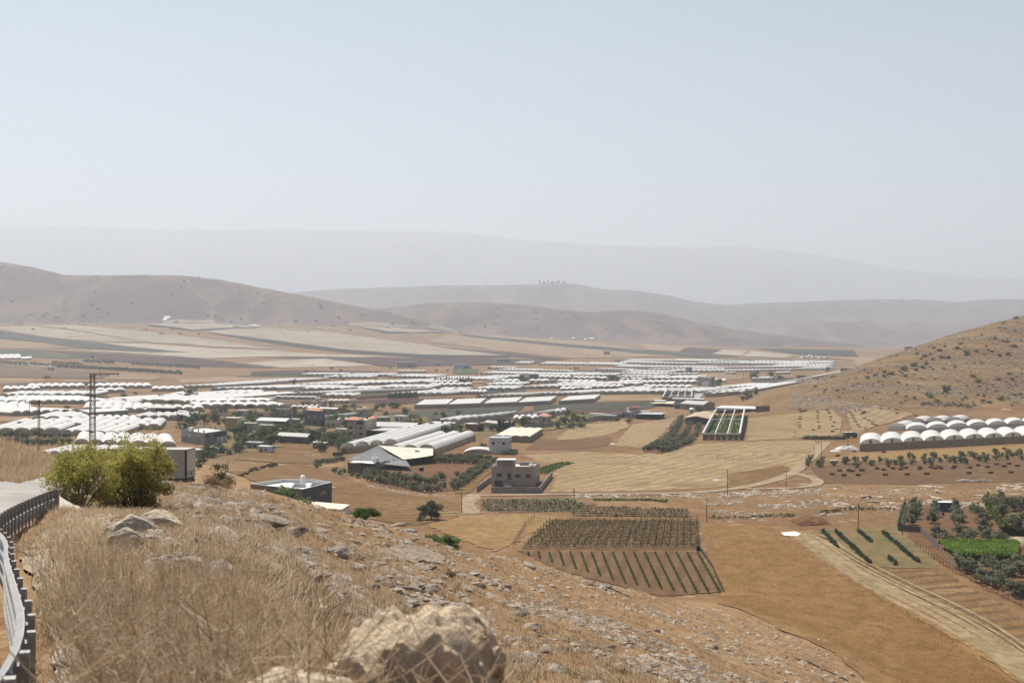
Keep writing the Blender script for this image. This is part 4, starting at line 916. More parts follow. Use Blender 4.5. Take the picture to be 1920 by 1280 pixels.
ms = gable('metal_shed', (481,730), (535,722), (549,742), 3.4, 1.0, 'grey metal shed with bright ribbed roof, among trees right of the ochre block', SHEETG, plain('bright_sheet_roof', (.56,.56,.55), .45, .12, .3, .2, .5))
ms.win('l', .02,.42,.2,3.2, pane=TANKB, name='doorway', rim=.05)
gs = gable('grey_shed', (519,620), (575,610), (585,632), 2.9, .7, 'low dark grey shed with pale flat-pitched roof, among bushes', plain('dark_shed_wall', (.11,.115,.115), .9), SHEETG)
gs.win('l', .2,.32,.1,2.2, pane=GLASSD, name='door', rim=.05); gs.win('l', .7,.8,1.1,1.9, rim=.05)
dh = House('dark_house', (571,742), (597,731), (609,742), 7.0, 'dark grey three-storey house with orange tiled roof cap', wl=plain('bare_block', (.115,.108,.11), .95, .2, .5), parapet=.2)
for s in (.15,.6):
    for z in (1.2,4.2): dh.win('l', s, s+.2, z, z+1.3, rim=.06)
dh.win('r', .2,.6,4.0,5.6, rim=.06)
def hip(hx, i0, i1, j0, j1, z, rise, mat=TILE, name='tiled_roof'):
    m = MB(); c = hx.pt; k = .3; a, b = i0+(i1-i0)*k, i1-(i1-i0)*k; jm = (j0+j1)/2; lo = [c(i0,j0,z), c(i1,j0,z), c(i1,j1,z), c(i0,j1,z)]; r0, r1 = c(a,jm,z+rise), c(b,jm,z+rise)
    m.face([lo[0], lo[1], r1, r0]); m.face([lo[2], lo[3], r0, r1]); m.face([lo[1], lo[2], r1]); m.face([lo[3], lo[0], r0]); m.face(lo[::-1]); return m.build(name, mat, hx.t)
dh.box('roof_storey', .2,.9,.2,.8,6.9,8.2,plain('bare_block', (.1,.1,.1))); hip(dh, -.02,1.02,.05,.95,8.22,1.3); hip(dh, -.1,.3,.5,1.2,5.6,.8)
b2 = House('beige_house', (581,945), (606,938), (613,950), 4.6, 'small beige house with stepped roof and black tank, behind the long flat roof', wl=STONE, parapet=.3)
for s in (.25,.6): b2.win('l', s, s+.14, 1.6, 3.0, rim=.06)
b2.box('roof_storey', .3,.75,.2,.8,4.6,6.4,STONE); tank(b2.world(.78,.5,4.6), 'black barrel tank on the small beige house', .5, 1.2, TANKB, .2)
lf = House('long_house', (575,862), (629,848), (634,862), 3.7, 'long low grey house with overhanging white flat roof and white porch pillar', wl=CONC, parapet=0, roof=ROOFW, over=.8)
for s in (.12,.35,.6): lf.win('l', s, s+.08, 1.2, 2.4, rim=.06)
tank(lf.world(.62,.4,3.9), 'black tank on the long low grey house', .55, 1.2, TANKB, .2)
th = House('tiled_house', (651,652), (686,646), (706,668), 8.3, 'beige three-storey house with terracotta tiled canopies, beside the open sheds', wl=STONE, wr=plain('cream_render', (.47,.41,.31), .9), parapet=.4)
for z in (1.0,3.6): 
    for s in (.18,.72): th.win('l', s, s+.16, z+.5, z+1.6, rim=.06)
    th.win('l', .47,.53,z+.9,z+1.5, rim=.04)
th.win('l', .15,.5,6.2,7.7, rim=.06); th.win('r', .25,.38,6.2,7.4, rim=.06); th.win('r', .7,.82,6.0,7.4, rim=.06)
hip(th, .35,1.15,-.1,.6,8.32,1.0); hip(th, -.12,.25,.5,1.15,8.34,.9)
tank(th.world(.12,.3,8.2), 'black barrel tank on the roof of the tiled beige house', .5, 1.1, TANKB, .3)
b3 = House('beige_house', (665,820), (690,815), (695,826), 5.2, 'plain beige block house directly behind the tiled beige house', wl=STONE, parapet=.3); b3.box('roof_hatch', .2,.5,.3,.7,4.9,5.9,ROOFW)
b3.win('l', .4,.55,2.6,3.8, rim=.06)
for nm, Ls, hh, lab in (('back', [(695,672),(772,664),(782,700)], 3.9, 'open shed with pale flat roof, the farther of two beside the tiled house'), ('front', [(674,650),(756,640),(772,664)], 3.5, 'open shed with pale roof and dark inside, nearer of two beside the tiled house')):
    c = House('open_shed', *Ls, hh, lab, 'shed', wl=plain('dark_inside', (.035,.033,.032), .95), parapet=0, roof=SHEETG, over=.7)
    for k in range(5): c.box('post', k*.25-.006, k*.25+.006, -.035, -.02, 0, hh, RUST)
# right of centre farm buildings
rb = House('red_house', (872,700), (888,693), (908,700), 3.7, 'low house with brick-red side wall and flat roof, left of the grey shed', wl=plain('brown_wall', (.20,.12,.085), .9), wr=REDW, parapet=.3); rb.win('l', .2,.5,1.0,2.3, rim=.06); rb.box('white_canopy', .2,1.0,-.1,.6,3.72,3.85,ROOFW)
House('grey_shed', (908,716), (932,704), (938,722), 3.3, 'grey shed with sloping grey roof, right of the red-walled house', 'shed', wl=CONC, parapet=0, roof=SHEETG, over=.4)
gh_ = House('grey_house', (806,712), (852,702), (857,716), 3.6, 'long grey flat house behind a dark tree, left of the red-walled house', wl=CONC, parapet=.3)
for s in (.1,.4,.75): gh_.win('l', s, s+.07, 1.2, 2.3, rim=.06)
tank(gh_.world(.52,.3,3.4), 'black tank standing on the long grey flat house', .6, 1.3, TANKB, .2); tank(rb.world(.1,.55,3.5), 'black tank on the red-walled house', .6, 1.3, TANKB, .3)
wall_run('grey garden wall in front of the red-walled house', [(854,815),(872,811),(884,809)], 1.6, CONCW)
rr = House('red_roofed_house', (1010,772), (1027,765), (1034,776), 3.6, 'small house with pink-red hipped roof, between poplar and cypress row', wl=STONE, parapet=.1); hip(rr, -.1,1.1,-.1,1.1,3.62,1.5, plain('pink_tiles', (.36,.17,.13), .85)); rr.win('l', .3,.5,1,2.2, rim=.06)
wall_run('long grey yard wall below the red hipped roof', [(981,805),(1010,803),(1038,800)], 2.4, CONCW)
fh = House('grey_farmhouse', (1166,822), (1192,812), (1202,824), 3.7, 'grey flat-roofed farmhouse with pink upper room, edge of the stubble field', wl=plain('cool_grey_render', (.27,.27,.27), .9), parapet=.4)
for s in (.15,.45,.75): fh.win('l', s, s+.14, 1.1, 2.3, rim=.06)
fh.box('upper_room', -.05,.5,.15,.7,3.7,6.2,plain('pinkish_render', (.36,.28,.26), .9)); fh.box('room_roof', -.1,.55,.1,.75,6.21,6.4,REDW); tank(fh.world(.72,.4,3.4), 'white barrel tank on the grey farmhouse', .6, 1.7, TANKW, .5)
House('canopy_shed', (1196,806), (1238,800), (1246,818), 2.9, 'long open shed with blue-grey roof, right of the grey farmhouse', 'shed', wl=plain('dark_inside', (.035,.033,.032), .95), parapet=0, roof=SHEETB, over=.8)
# barns above the net house
ba = gable('barn', (1276,925), (1318,905), (1340,930), 3.6, 1.6, 'grey-roofed barn with red door, above the tan-roofed barn', plain('pinkish_wall', (.30,.24,.21), .9), SHEETG, 'barn'); ba.win('l', .62,.8,.1,3.0, pane=REDW, name='door', rim=.08); ba.win('l', .05,.3,.1,2.4, pane=GLASSD, name='doorway', rim=.05)
House('green_shed', (1265,930), (1275,926), (1277,934), 3.2, 'small dark green shed left of the grey-roofed barn', 'shed', wl=GREENS, parapet=0, roof=GREENS, over=.1)
bt = House('barn', (1285,757), (1327,750), (1343,800), 3.3, 'tan-roofed barn with dark open front, left of the net house', 'barn', wl=plain('dark_barn_wall', (.12,.095,.08), .95, .2, .5), parapet=0, roof=TANROOF, over=.6); c = bt.pt
bpy.data.objects.remove(bt.roof); m = MB()
for z in (0,.15):
    m.face([c(-.06,-.04,3.3+z), c(.5,-.04,4.5+z), c(.5,1.04,4.5+z), c(-.06,1.04,3.3+z)]); m.face([c(.5,-.04,4.5+z), c(1.06,-.04,3.3+z), c(1.06,1.04,3.3+z), c(.5,1.04,4.5+z)])
m.face([c(-.06,-.04,3.3), c(.5,-.04,4.5), c(.5,-.04,4.65), c(-.06,-.04,3.45)]); m.face([c(1.06,-.04,3.3), c(.5,-.04,4.5), c(.5,-.04,4.65), c(1.06,-.04,3.45)]); m.build('roof', TANROOF, bt.t)
m = MB(); m.face([c(0,0,3.3), c(1,0,3.3), c(.5,0,4.45)]); m.build('gable', plain('dark_barn_wall', (.12,.095,.08)), bt.t)
tk = at(1297,865); t = thing('silo', tk, 'round grey metal silo with conical lid behind the tan-roofed barn', 'silo'); m = MB(); m.lathe([(1.6,-.5),(1.6,2.9)], 18); m.build('body', SHEETB, t, smooth=False); m = MB(); m.lathe([(1.7,2.91),(1.0,3.5),(.15,3.8)], 18); m.build('lid', TANKW, t)
for (a, b, y, h, lab) in ((1227,1246,759.5,2.8,'short white-roofed shed left of the long white-roofed shed, above the barns'),(1261,1300,756,3.0,'long white-roofed shed behind the grey-roofed barn'),(1300,1318,755,2.4,'short white-roofed shed at the road end behind the barns')):
    House('white_roofed_shed', (a,Yb(y)+6), (b,Yb(y)), (b+2,Yb(y)+14), h, lab, 'shed', wl=DARKW, parapet=0, roof=FILM, over=.5)
fabric('low_canopy', [(1218,970,2.0),(1262,955,2.4),(1266,990,2.4),(1240,1000,2.0)], 'low cream canopy beside the green shed', CREAM, .2)
ws = House('white_roofed_shed', (1342,872), (1418,858), (1428,890), 3.2, 'long white corrugated shed roof right behind the net house', 'shed', wl=WOODD, parapet=0, roof=FILM, over=.6)
wall_run('tall rusty brown sheet wall at the right end of the white corrugated shed', [(1417,773),(1443,771)], 3.6, plain('rusty_sheet', (.16,.10,.075), .9, .3, .3), .3, name='sheet_fence', cat='fence')
# --- net house with open roof frame and crop rows inside
def net_house(p0, p1, pb0, pb1, bays, wall, label, crops, beam=plain('white_beam', (.58,.56,.53), .7, .1, .5), cross=3, wallmat=None):
    a, b = P(*p0, 300), P(*p1, 300); c_, d_ = P(*pb0, 300), P(*pb1, 300); o = a.copy(); t = thing('net_house', o, label, 'net house')
    def W(u, v, h):
        p = (a*(1-u)+b*u)*(1-v)+(c_*(1-u)+d_*u)*v; return Vector((p.x, p.y, ground(p.x, p.y)+h))-o
    def hh(v): return wall*(.9+.35*math.sin(min(1, v*1.3)*math.pi/2))
    for i in range(bays+1):
        m = MB(); r = .28 if 0 < i < bays else .5
        m.tube([W(i/bays, v, hh(v)) for v in np.linspace(0, 1, 9)], r, 5); m.build('roof_beam', beam, t)
    for v in np.linspace(0, 1, cross):
        m = MB(); m.tube([W(u, v, hh(v)-.1) for u in np.linspace(0, 1, bays*2+1)], .3, 5); m.build('cross_beam', beam, t)
    m = MB()
    for u in (0, 1):
        vs = np.linspace(0, 1, 9)
        for v0, v1 in zip(vs, vs[1:]): m.face([W(u, v0, -.3), W(u, v1, -.3), W(u, v1, hh(v1)), W(u, v0, hh(v0))])
    m.build('side_sheet', plain('grey_white_sheet', (.46,.43,.39), .9, .12, .3), t)
    m = MB(); k = bays*2
    for i in range(k):
        u0 = (i+.12)/k; u1 = (i+.80)/k; m.face([W(u0, .004, -.2), W(u1, .004, -.2), W(u1, .004, hh(0)-.4), W(u0, .004, hh(0)-.4)])
    m.build('front_panel', wallmat or plain('brown_net_panel', (.25,.155,.095), .95, .15, .4), t)
    m = MB()
    for i in range(k+1): m.tube([W(i/k, 0, -.2), W(i/k, 0, hh(0))], .14, 5)
    m.build('post', plain('dark_post', (.12,.11,.105), .8), t)
    m = MB(); n = 10
    for v in range(n): m.face([W(0, v/n, .08), W(1, v/n, .08), W(1, (v+1)/n, .08), W(0, (v+1)/n, .08)])
    m.build('soil_bed', plain('dark_bed_soil', (.11,.072,.048), .95, .2, .2), t)
    return t, W
t, W_ = net_house((1318,825),(1387,825),(1343,781),(1396,779),3,3.3,'net house with open roof frame, white beams and green crop rows inside',True)
for k in range(6):
    u = (k//2+(.30 if k%2 == 0 else .62))/3; n = 700; v = rng.uniform(.03,.97,n); wd = .75 if k%2 else .45
    p = np.array([W_(u+rng.normal(0,.012), vv, 0) for vv in v]); ctr = p+np.stack([rng.normal(0,wd,n), rng.normal(0,.3,n), rng.uniform(.1,.3+wd*1.4,n)],1)
    d1 = rng.normal(0,.22,(n,3)); d2 = rng.normal(0,.22,(n,3))
    V = np.stack([ctr-d1-d2, ctr+d1-d2, ctr+d1+d2, ctr-d1+d2],1).reshape(-1,3)
    np_mesh('crop_row', V, np.arange(n*4).reshape(-1,4), plain('bright_crop_leaf', (.16,.24,.05), .8, .35, .3), t)
net_house((1243,751),(1297,750),(1252,736),(1298,735),4,3.0,'bare brown frame house with white roof ribs and no cover, left of the farm road',False,beam=plain('white_beam',(.58,.56,.53)),wallmat=plain('brown_net_panel',(.25,.155,.095)))
# --- grey packing shed and others at the left
ps = House('packing_shed', (150,830), (168,800), (241,828), 4.0, 'long grey packing shed with small windows, right of the lattice mast', 'shed', wl=CONC, wr=plain('cool_grey_render', (.27,.27,.27), .9), parapet=0, roof=FILM, over=.4)
for s in (.1,.3,.5,.7,.88): ps.win('r', s, s+.05, 1.6, 2.6, rim=.06)
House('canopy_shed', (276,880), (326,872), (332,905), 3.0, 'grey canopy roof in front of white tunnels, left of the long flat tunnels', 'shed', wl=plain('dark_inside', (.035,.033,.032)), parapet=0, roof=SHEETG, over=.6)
wt = House('white_cabin', (333,833), (348,826), (351,836), 3.2, 'white cabin with pale blue wall right of the packing shed', 'shed', wl=SHEETB, parapet=0, roof=FILM, over=.3); wt.win('l', .3,.5,1,2, rim=.05)
House('white_cabin', (89,2130), (100,2118), (102,2140), 6, 'tiny white cabin beside the orchard row at the far left', 'shed', wl=CONC, parapet=0, roof=FILM, over=1)
House('small_shed', (587,592), (604,586), (609,592), 2.2, 'small pale shed alone on the orange stubble below the bushes', 'shed', wl=WHITEW, parapet=0, roof=ROOFW, over=.2)
House('small_shed', (392,560), (410,552), (414,560), 2.2, 'small white-topped shed beside the lone green tree', 'shed', wl=CONC, parapet=0, roof=FILM, over=.3)
for (x0,x1,Y,h,w,r,lab) in ((739,781,2330,9,'g','w','long white-roofed hangar beyond the greenhouses, right of the pale net field'),(846,884,2260,7,'b','b','blue-grey hangar right of the long white-roofed hangar'),(806,829,2400,6,'b','b','low pale blue shed between the two far hangars'),(925,958,2550,6,'g','w','far grey hall with pale roof above the long rows'),(989,1009,1560,8,'d','d','dark square flat building among the white rows'),(1026,1043,1400,6,'g','g','grey square flat building among the white rows'),(924,941,1440,5,'w','w','white house left of the round eucalyptus'),(1127,1144,3000,8,'b','b','far blue-grey shed above the crowded white rows'),(1281,1298,2000,8,'b','b','blue-grey hall in the middle of the white rows')):
    wl = {'g':CONC,'b':SHEETB,'d':DKGREY,'w':WHITEW}[w]; rf = {'g':SHEETG,'b':SHEETB,'d':DKGREY,'w':ROOFW}[r]
    q = House('far_hall', (x0+3,Y+12), (x0+5,Y), (x1,Y+8), h, lab, 'building', wl=wl, parapet=0, roof=rf, over=.5); q.win('r', .6,.8,.5,h*.6, rim=.1)
ab = House('apartment_block', (1308,1410), (1333,1390), (1340,1415), 9.0, 'grey three-storey apartment block beside a dark tree, mid valley', 'building', wl=plain('cool_grey_render', (.27,.27,.27)), parapet=.5)
for i in range(4):
    for k in range(3): ab.win('l', .08+i*.23, .2+i*.23, 1+k*2.8, 2.4+k*2.8, rim=.1)
House('white_annex', (1316,1384), (1328,1376), (1333,1386), 4.5, 'small white annex in front of the grey apartment block', 'house', wl=WHITEW, parapet=.3)
for (a,c_,b_,Y,h,w,lab) in ((1459,1480,1489,1290,3.6,DKGREY,'low dark shed with white roof at the hill foot'),(1519,1532,1540,1240,5.5,STONE,'beige house at the foot of the right hill'),(1512,1535,1546,1330,6.5,DKGREY,'dark house behind the beige house at the hill foot')):
    q = House('hill_foot_house', (a,Y+14), (c_,Y), (b_,Y+12), h, lab, 'house', wl=w, parapet=0 if w is DKGREY else .3, roof=FILM if Y == 1290 else SHEETG, over=.3, base=1.0)
    for s in (.15,.55): q.win('l', s, s+.2, h*.4, h*.7, rim=.08)
q = House('grey_shed', (1576,1085), (1590,1078), (1612,1092), 3.0, 'long grey-roofed shed low on the right hill near the skyline', 'shed', wl=CONC, parapet=0, roof=SHEETG, over=.4)
House('small_hut', (1695,1112), (1700,1108), (1711,1114), 2.6, 'tiny grey hut on the skyline of the right hill', 'shed', wl=CONC, parapet=0, roof=SHEETG, over=.2)
# skyline masts and blocks on the far ridge
for (px, ph, lab) in ((913,17,'thin mast on the far ridge left of the hilltop buildings'),(1049,13,'thin mast on the far ridge beside the hilltop buildings'),(1694,8,'thin mast on the far ridge at the right')):
    p = at(px, 9000); t = thing('radio_mast', p, lab, 'mast'); m = MB(); m.tube([(0,0,-5),(0,0,ph*9000/F)], 2.2, 6, r1=1.2); m.build('shaft', SHEETG, t); m = MB(); m.box(-2.5,2.5,-2.5,2.5,ph*9000/F*.8,ph*9000/F*.84); m.build('platform', SHEETG, t)
for i, (px, w_, h_) in enumerate(((1012,12,22),(1020,20,14),(1028,9,20),(1036,26,11),(1046,14,14),(1058,14,10))):
    p = at(px, 9000); t = thing('hilltop_building', p, 'small grey block, %s from the left on the hazy hilltop' % ['first','second','third','fourth','fifth','sixth'][i], 'building', 'hilltop buildings on the far ridge'); m = MB(); m.box(-w_/2,w_/2,0,20,-8,h_); m.build('wall', CONC, t); m = MB(); m.box(-w_/2-1,w_/2+1,-1,21,h_,h_+1); m.build('roof', SHEETG, t)
# outbuildings of the village
_vb = [(455,779,7,3,'w','f','between the ochre block and the bright-roofed shed'),(500,809,8,3,'c','g','just below the bright-roofed metal shed'),(530,778,9,3.4,'s','w','above the bright-roofed metal shed'),(552,797,6,3,'c','f','left of the orange-capped dark house'),(624,803,8,3.2,'s','w','right of the orange-capped dark house'),(640,815,6,2.6,'w','g','left of the tiled beige house'),(716,793,9,3,'c','g','behind the farther open shed'),(752,791,8,3.2,'w','f','left of the yellow-green tree'),(776,786,7,3,'s','t','above the yellow-green tree'),(797,812,7,2.8,'c','g','left end of the long grey flat house'),(947,803,8,3,'c','f','behind the cypress row'),(999,800,7,3,'s','w','at the left end of the grey yard wall'),(1118,786,9,3,'w','f','left of the low grey farmhouse bush'),(1144,789,8,2.8,'c','g','left of the grey farmhouse'),(478,842,7,2.6,'c','g','among bushes below the ochre block'),(498,849,6,2.4,'w','f','lowest by the scrap yard'),(600,842,6,2.4,'d','g','near the small pale shed'),(360,858,8,3,'c','f','below the concrete building'),(575,760,8,3,'s','w','left of the small stepped beige house'),(1210,780,8,2.6,'c','g','in front of the long blue-grey canopy')]
for (x, y, w_, h_, a_, r_, lab) in _vb:
    Y_ = P(x, y, 350).y; hw = w_/2*F/Y_; q = House('outbuilding', (x-hw, Y_+3.5), (x+hw*.55, Y_), (x+hw, Y_+5), h_, {'w':'white','c':'grey','s':'beige','d':'dark'}[a_]+' small outbuilding with '+{'f':'white','g':'grey','w':'pale','t':'tiled'}[r_]+' roof, '+lab, 'shed', wl={'w':WHITEW,'c':CONC,'s':STONE,'d':DKGREY}[a_], parapet=0 if r_ in 'fg' else .3, roof={'f':FILM,'g':SHEETG,'w':ROOFW,'t':TILE}[r_], over=.35)
    q.win('l', .25,.4,h_*.35,h_*.68, rim=.05); q.win('l', .65,.8,.1,h_*.68, name='door', pane=WOODD, rim=.05)
# --- dark lorry, tarpaulin heaps, container, barrel
p = at(1594, 650); t = thing('lorry', p, 'dark stake lorry with pale load cover parked by the shrub row', 'lorry', rz=.25)
m = MB(); m.box(-3.0,1.3,-1.2,1.2,.9,2.5); m.build('cargo_box', DKGREY, t); m = MB(); m.box(-3.05,1.35,-1.25,1.25,2.51,2.68); m.build('load_cover', TANKW, t)
m = MB(); m.face([(1.45,-1.15,.6),(3.1,-1.15,.6),(3.1,-1.15,1.5),(2.7,-1.15,2.4),(1.45,-1.15,2.4)]); m.face([(1.45,1.15,.6),(3.1,1.15,.6),(3.1,1.15,1.5),(2.7,1.15,2.4),(1.45,1.15,2.4)][::-1])
for a, b in (((3.1,.6),(3.1,1.5)),((3.1,1.5),(2.7,2.4)),((2.7,2.4),(1.45,2.4)),((1.45,2.4),(1.45,.6))): m.face([(a[0],-1.15,a[1]),(b[0],-1.15,b[1]),(b[0],1.15,b[1]),(a[0],1.15,a[1])])
cb = m.build('cab', DKGREY, t); m = MB(); m.face([(1.8,-1.17,1.5),(2.85,-1.17,1.5),(2.6,-1.17,2.2),(1.8,-1.17,2.2)]); m.build('window', GLASSD, cb)
for x in (-2.2,-1.1,2.3):
    for y in (-1.0,1.0):
        m = MB(); m.tube([(x,y-.15,.48),(x,y+.15,.48)], .48, 14); m.build('wheel', TANKB, t)
m = MB(); m.box(-3.0,2.9,-.4,.4,.6,.85); m.build('chassis', RUST, t)
def heap(px, py, w_, d_, h_, label, mat, cat='heap', name='tarpaulin_heap', seed=1, ymin=150):
    p = P(px, py, ymin); n = 18; m = MB()
    for i in range(n+1):
        for j in range(n+1):
            a, b = i/n*2-1, j/n*2-1; r = max(abs(a), abs(b)); z = h_*(1-r**3)*(.65+.5*float(pn(a*1.7+seed*9, b*1.7, seed)))
            m.v.append((a*w_/2*(1+.12*float(pn(b*3, seed, 3))), b*d_/2*(1+.12*float(pn(a*3, seed, 4))), max(-.05, z)))
    m.f = [(i*(n+1)+j,(i+1)*(n+1)+j,(i+1)*(n+1)+j+1,i*(n+1)+j+1) for i in range(n) for j in range(n)]; m.m = [0]*len(m.f)
    o = m.build(name, mat, None, smooth=True); o.location = p; tag(o, label, cat); return o
heap(1588,842,9,5,1.8,'white plastic film heaped up left of the big arched greenhouse',FILM,seed=2); heap(1566,846,4,3,.8,'small white sack pile at the left end of the plastic heap',FILM,seed=5); heap(1601,847,2.0,1.5,.9,'black bundle beside the greenhouse corner',TANKB,seed=6)
heap(1343,900,2.4,2,.5,'lone white plastic sheet crumpled in the stubble field',FILM,seed=8); heap(1149,832,2.4,2,.5,'white plastic scrap on the stubble right of the brown fallow',FILM,seed=9); heap(1640,762,5,2,.4,'pale stone scrap on the right slope above the white arches',ROOFW,seed=10)
heap(1912,1018,7,8,1.8,'pale sand heap at the right edge below the dark hedge',PALE,seed=12,name='sand_heap'); heap(1520,980,9,9,1.6,'dark red earth mound above the wheat field corner',REDSOIL,seed=13,name='earth_mound'); heap(1815,946,9,4,.9,'low grey sand heap right of the blue container',PALE,seed=14,name='sand_heap')
p = P(1772,959,150); t = thing('container', p, 'dark blue container with white roof standing in the olive grove', 'container', rz=-.12); m = MB(); m.box(-1.6,1.6,-1.2,1.2,.1,2.45); m.build('body', plain('dark_blue_sheet', (.05,.065,.10), .6), t); m = MB(); m.box(-1.7,1.7,-1.3,1.3,2.46,2.6); m.build('roof', TANKW, t); m = MB(); m.box(-.4,.4,-1.23,-1.2,.15,2.1); m.build('door', DKGREY, t)
for x in (-1.3,1.3): m = MB(); m.box(x-.15,x+.15,-1.1,1.1,-.1,.1); m.build('foot', CONC, t)
p = P(1768,966,150); t = thing('blue_barrel', p, 'bright blue barrel between olive trees below the container', 'barrel'); m = MB(); m.lathe([(.28,0),(.3,.04),(.3,.3),(.32,.33),(.3,.36),(.3,.62),(.32,.65),(.3,.68),(.3,.9),(.27,.93)], 14); m.build('body', plain('blue_plastic', (.02,.07,.25), .5), t, True); m = MB(); m.lathe([(.25,.935),(.25,.95)], 12); m.build('lid', TANKB, t)
p = P(1309,1032,150); t = thing('black_barrel', p, 'black barrel at the corner between the two vineyards', 'barrel'); m = MB(); m.lathe([(.38,0),(.42,.05),(.42,.5),(.44,.55),(.42,.6),(.42,1.05),(.3,1.15)], 14); m.build('body', plain('dark_blue_black', (.02,.022,.05), .5), t, True); m = MB(); m.lathe([(.2,1.16),(.2,1.22)], 10); m.build('lid', TANKB, t)
p = P(790,883,150); t = thing('black_tank', p, 'black water tank with pale lid in the middle of the orchard', 'water tank'); m = MB(); m.lathe([(.75,0),(.8,.1),(.8,.7),(.84,.75),(.8,.8),(.8,1.25),(.6,1.45)], 16); m.build('tank', TANKB, t, True); m = MB(); m.lathe([(.45,1.46),(.4,1.58)], 12); m.build('lid', SHEETG, t)
p = P(1564,868,150); t = thing('farm_cart', p, 'small pale-topped cart under the olive row left end', 'cart', rz=.1); m = MB(); m.box(-1.3,1.3,-.7,.7,.9,1.15); m.build('bed', TANKW, t); m = MB(); m.box(-1.2,1.2,-.6,.6,.55,.89); m.build('body', GREENS, t)
for x in (-.8,.8): m = MB(); m.tube([(x,-.72,.32),(x,-.58,.32)], .32, 12); m.build('wheel', TANKB, t)
# --- lorry trailer on the road
Yt = 130; xt = (349-CX)/F*Yt; ztop = CAM-203/F*Yt; t = thing('box_trailer', (xt, Yt, ztop-3.4), 'grey box lorry trailer with white rear door, half behind the bush', 'trailer', rz=math.radians(-6))
m = MB(); m.box(-7.5,0,0,2.5,.8,3.34); m.build('body', plain('grey_trailer_side', (.33,.295,.275), .7, .06, .3, stain=(.22,.195,.18)), t)
m = MB(); m.box(-7.55,.05,-.05,2.55,3.345,3.43); m.build('roof', SHEETG, t); m = MB(); m.box(.003,.06,.06,2.44,.85,3.3); dr = m.build('door', plain('white_trailer_door', (.60,.57,.53), .6, .06, .3), t)
m = MB(); m.box(-.12,.07,-.06,.06,.75,3.42); m.build('corner_post', WOODD, t)
m = MB(); gl = [[(0,0,.12,1),(.55,0,.67,1),(0,.85,.67,1)],[(0,.85,.8,1),(.68,0,.8,1)],[(0,0,.12,1),(.3,0,.42,1),(.6,0,.72,1),(0,0,.72,.14)],[(0,0,.75,.14),(.6,0,.74,1),(0,.85,.74,1)],[(.3,0,.44,1),(.3,.86,.8,1)]]
for i, g in enumerate(gl):
    for (a, b, c, d) in g: y0 = .22+i*.42; m.box(.061,.075,y0+a*.34,y0+c*.34,.98+b*.42,.98+d*.42)
m.build('lettering', DKGREY, dr)
m = MB(); m.box(-7.2,.0,.2,2.3,.45,.79); m.build('chassis', TANKB, t); m = MB(); m.box(-.05,.05,.1,2.4,.3,.5); m.build('bumper', DKGREY, t)
for x in (-1.2,-2.4,-6.2):
    for y in (.25,2.25): m = MB(); m.tube([(x,y-.14,.42),(x,y+.14,.42)], .46, 14); m.build('wheel', TANKB, t)
# --- masts and poles
def lattice(px, Y, ytop, label, w0, w1, arm):
    p = at(px, Y); hgt = CAM-(ytop-CY)/F*Y-p.z; t = thing('lattice_mast', p, label, 'pylon'); m = MB(); n = int(hgt/(w0*1.1))
    cs = lambda f: [(sx*(w0+(w1-w0)*f)/2, sy*(w0+(w1-w0)*f)/2, hgt*f) for sx, sy in ((-1,-1),(1,-1),(1,1),(-1,1))]
    for k in range(4): m.tube([cs(0)[k], cs(1)[k]], .07, 4)
    for i in range(n):
        a, b = cs(i/n), cs((i+1)/n)
        for k in range(4): m.tube([a[k], b[(k+1)%4]], .04, 3, cap=False); m.tube([a[(k+1)%4], b[k]], .03, 3, cap=False); m.tube([b[k], b[(k+1)%4]], .03, 3, cap=False)
    m.build('lattice', RUST, t); m = MB()
    for y in (-w1/2, w1/2):
        for z in (0,-.35): m.tube([(-w1/2,y,hgt+z),(arm,y*.4,hgt+z*.3)], .06, 4)
    for i in range(8): f = i/8; g = (i+1)/8; m.tube([(-w1/2+(arm+w1/2)*f,-w1/2*(1-.6*f),hgt),(-w1/2+(arm+w1/2)*g,w1/2*(1-.6*g),hgt-.3*(1-g))], .04, 3)
    m.build('cross_arm', RUST, t)
    for f in (.3,.62,.96):
        m = MB(); m.tube([(arm*f,0,hgt-.05),(arm*f,0,hgt-.5)], .05, 5); m.lathe([(.05,0),(.11,.05),(.11,.1),(.05,.14)], 8, 0, (arm*f,0,hgt-.62)); m.build('insulator', DKGREY, t)
    m = MB(); m.tube([(arm*.28,0,hgt),(arm*.28,0,hgt+.5)], .06, 5); m.build('top_pin', RUST, t)
lattice(173.5, 300, 700, 'rusty lattice power mast with one long cross arm, behind the bush', 1.25, .8, 5.6)
p = at(73, 350); hp = CAM-(750-CY)/F*350-p.z; t = thing('double_pole', p, 'thin twin pole with braced cross arm, left of the lattice mast', 'utility pole')
for x in (-.28,.28): m = MB(); m.tube([(x,0,-.5),(x*.6,0,hp)], .11, 6); m.build('pole', RUST, t)
m = MB(); m.tube([(-3.6,0,hp-.6),(3,0,hp-.6)], .1, 5); m.build('cross_arm', RUST, t)
for x in (-1.6,1.6): m = MB(); m.tube([(0,0,hp-2.4),(x,0,hp-.6)], .07, 5); m.build('brace', RUST, t)
for x in (-3.4,0,2.9): m = MB(); m.tube([(x,0,hp-.6),(x,0,hp+.1)], .07, 5); m.build('insulator', DKGREY, t)
POLEM = plain('weathered_pole', (.085,.06,.045), .9, .25, 2)
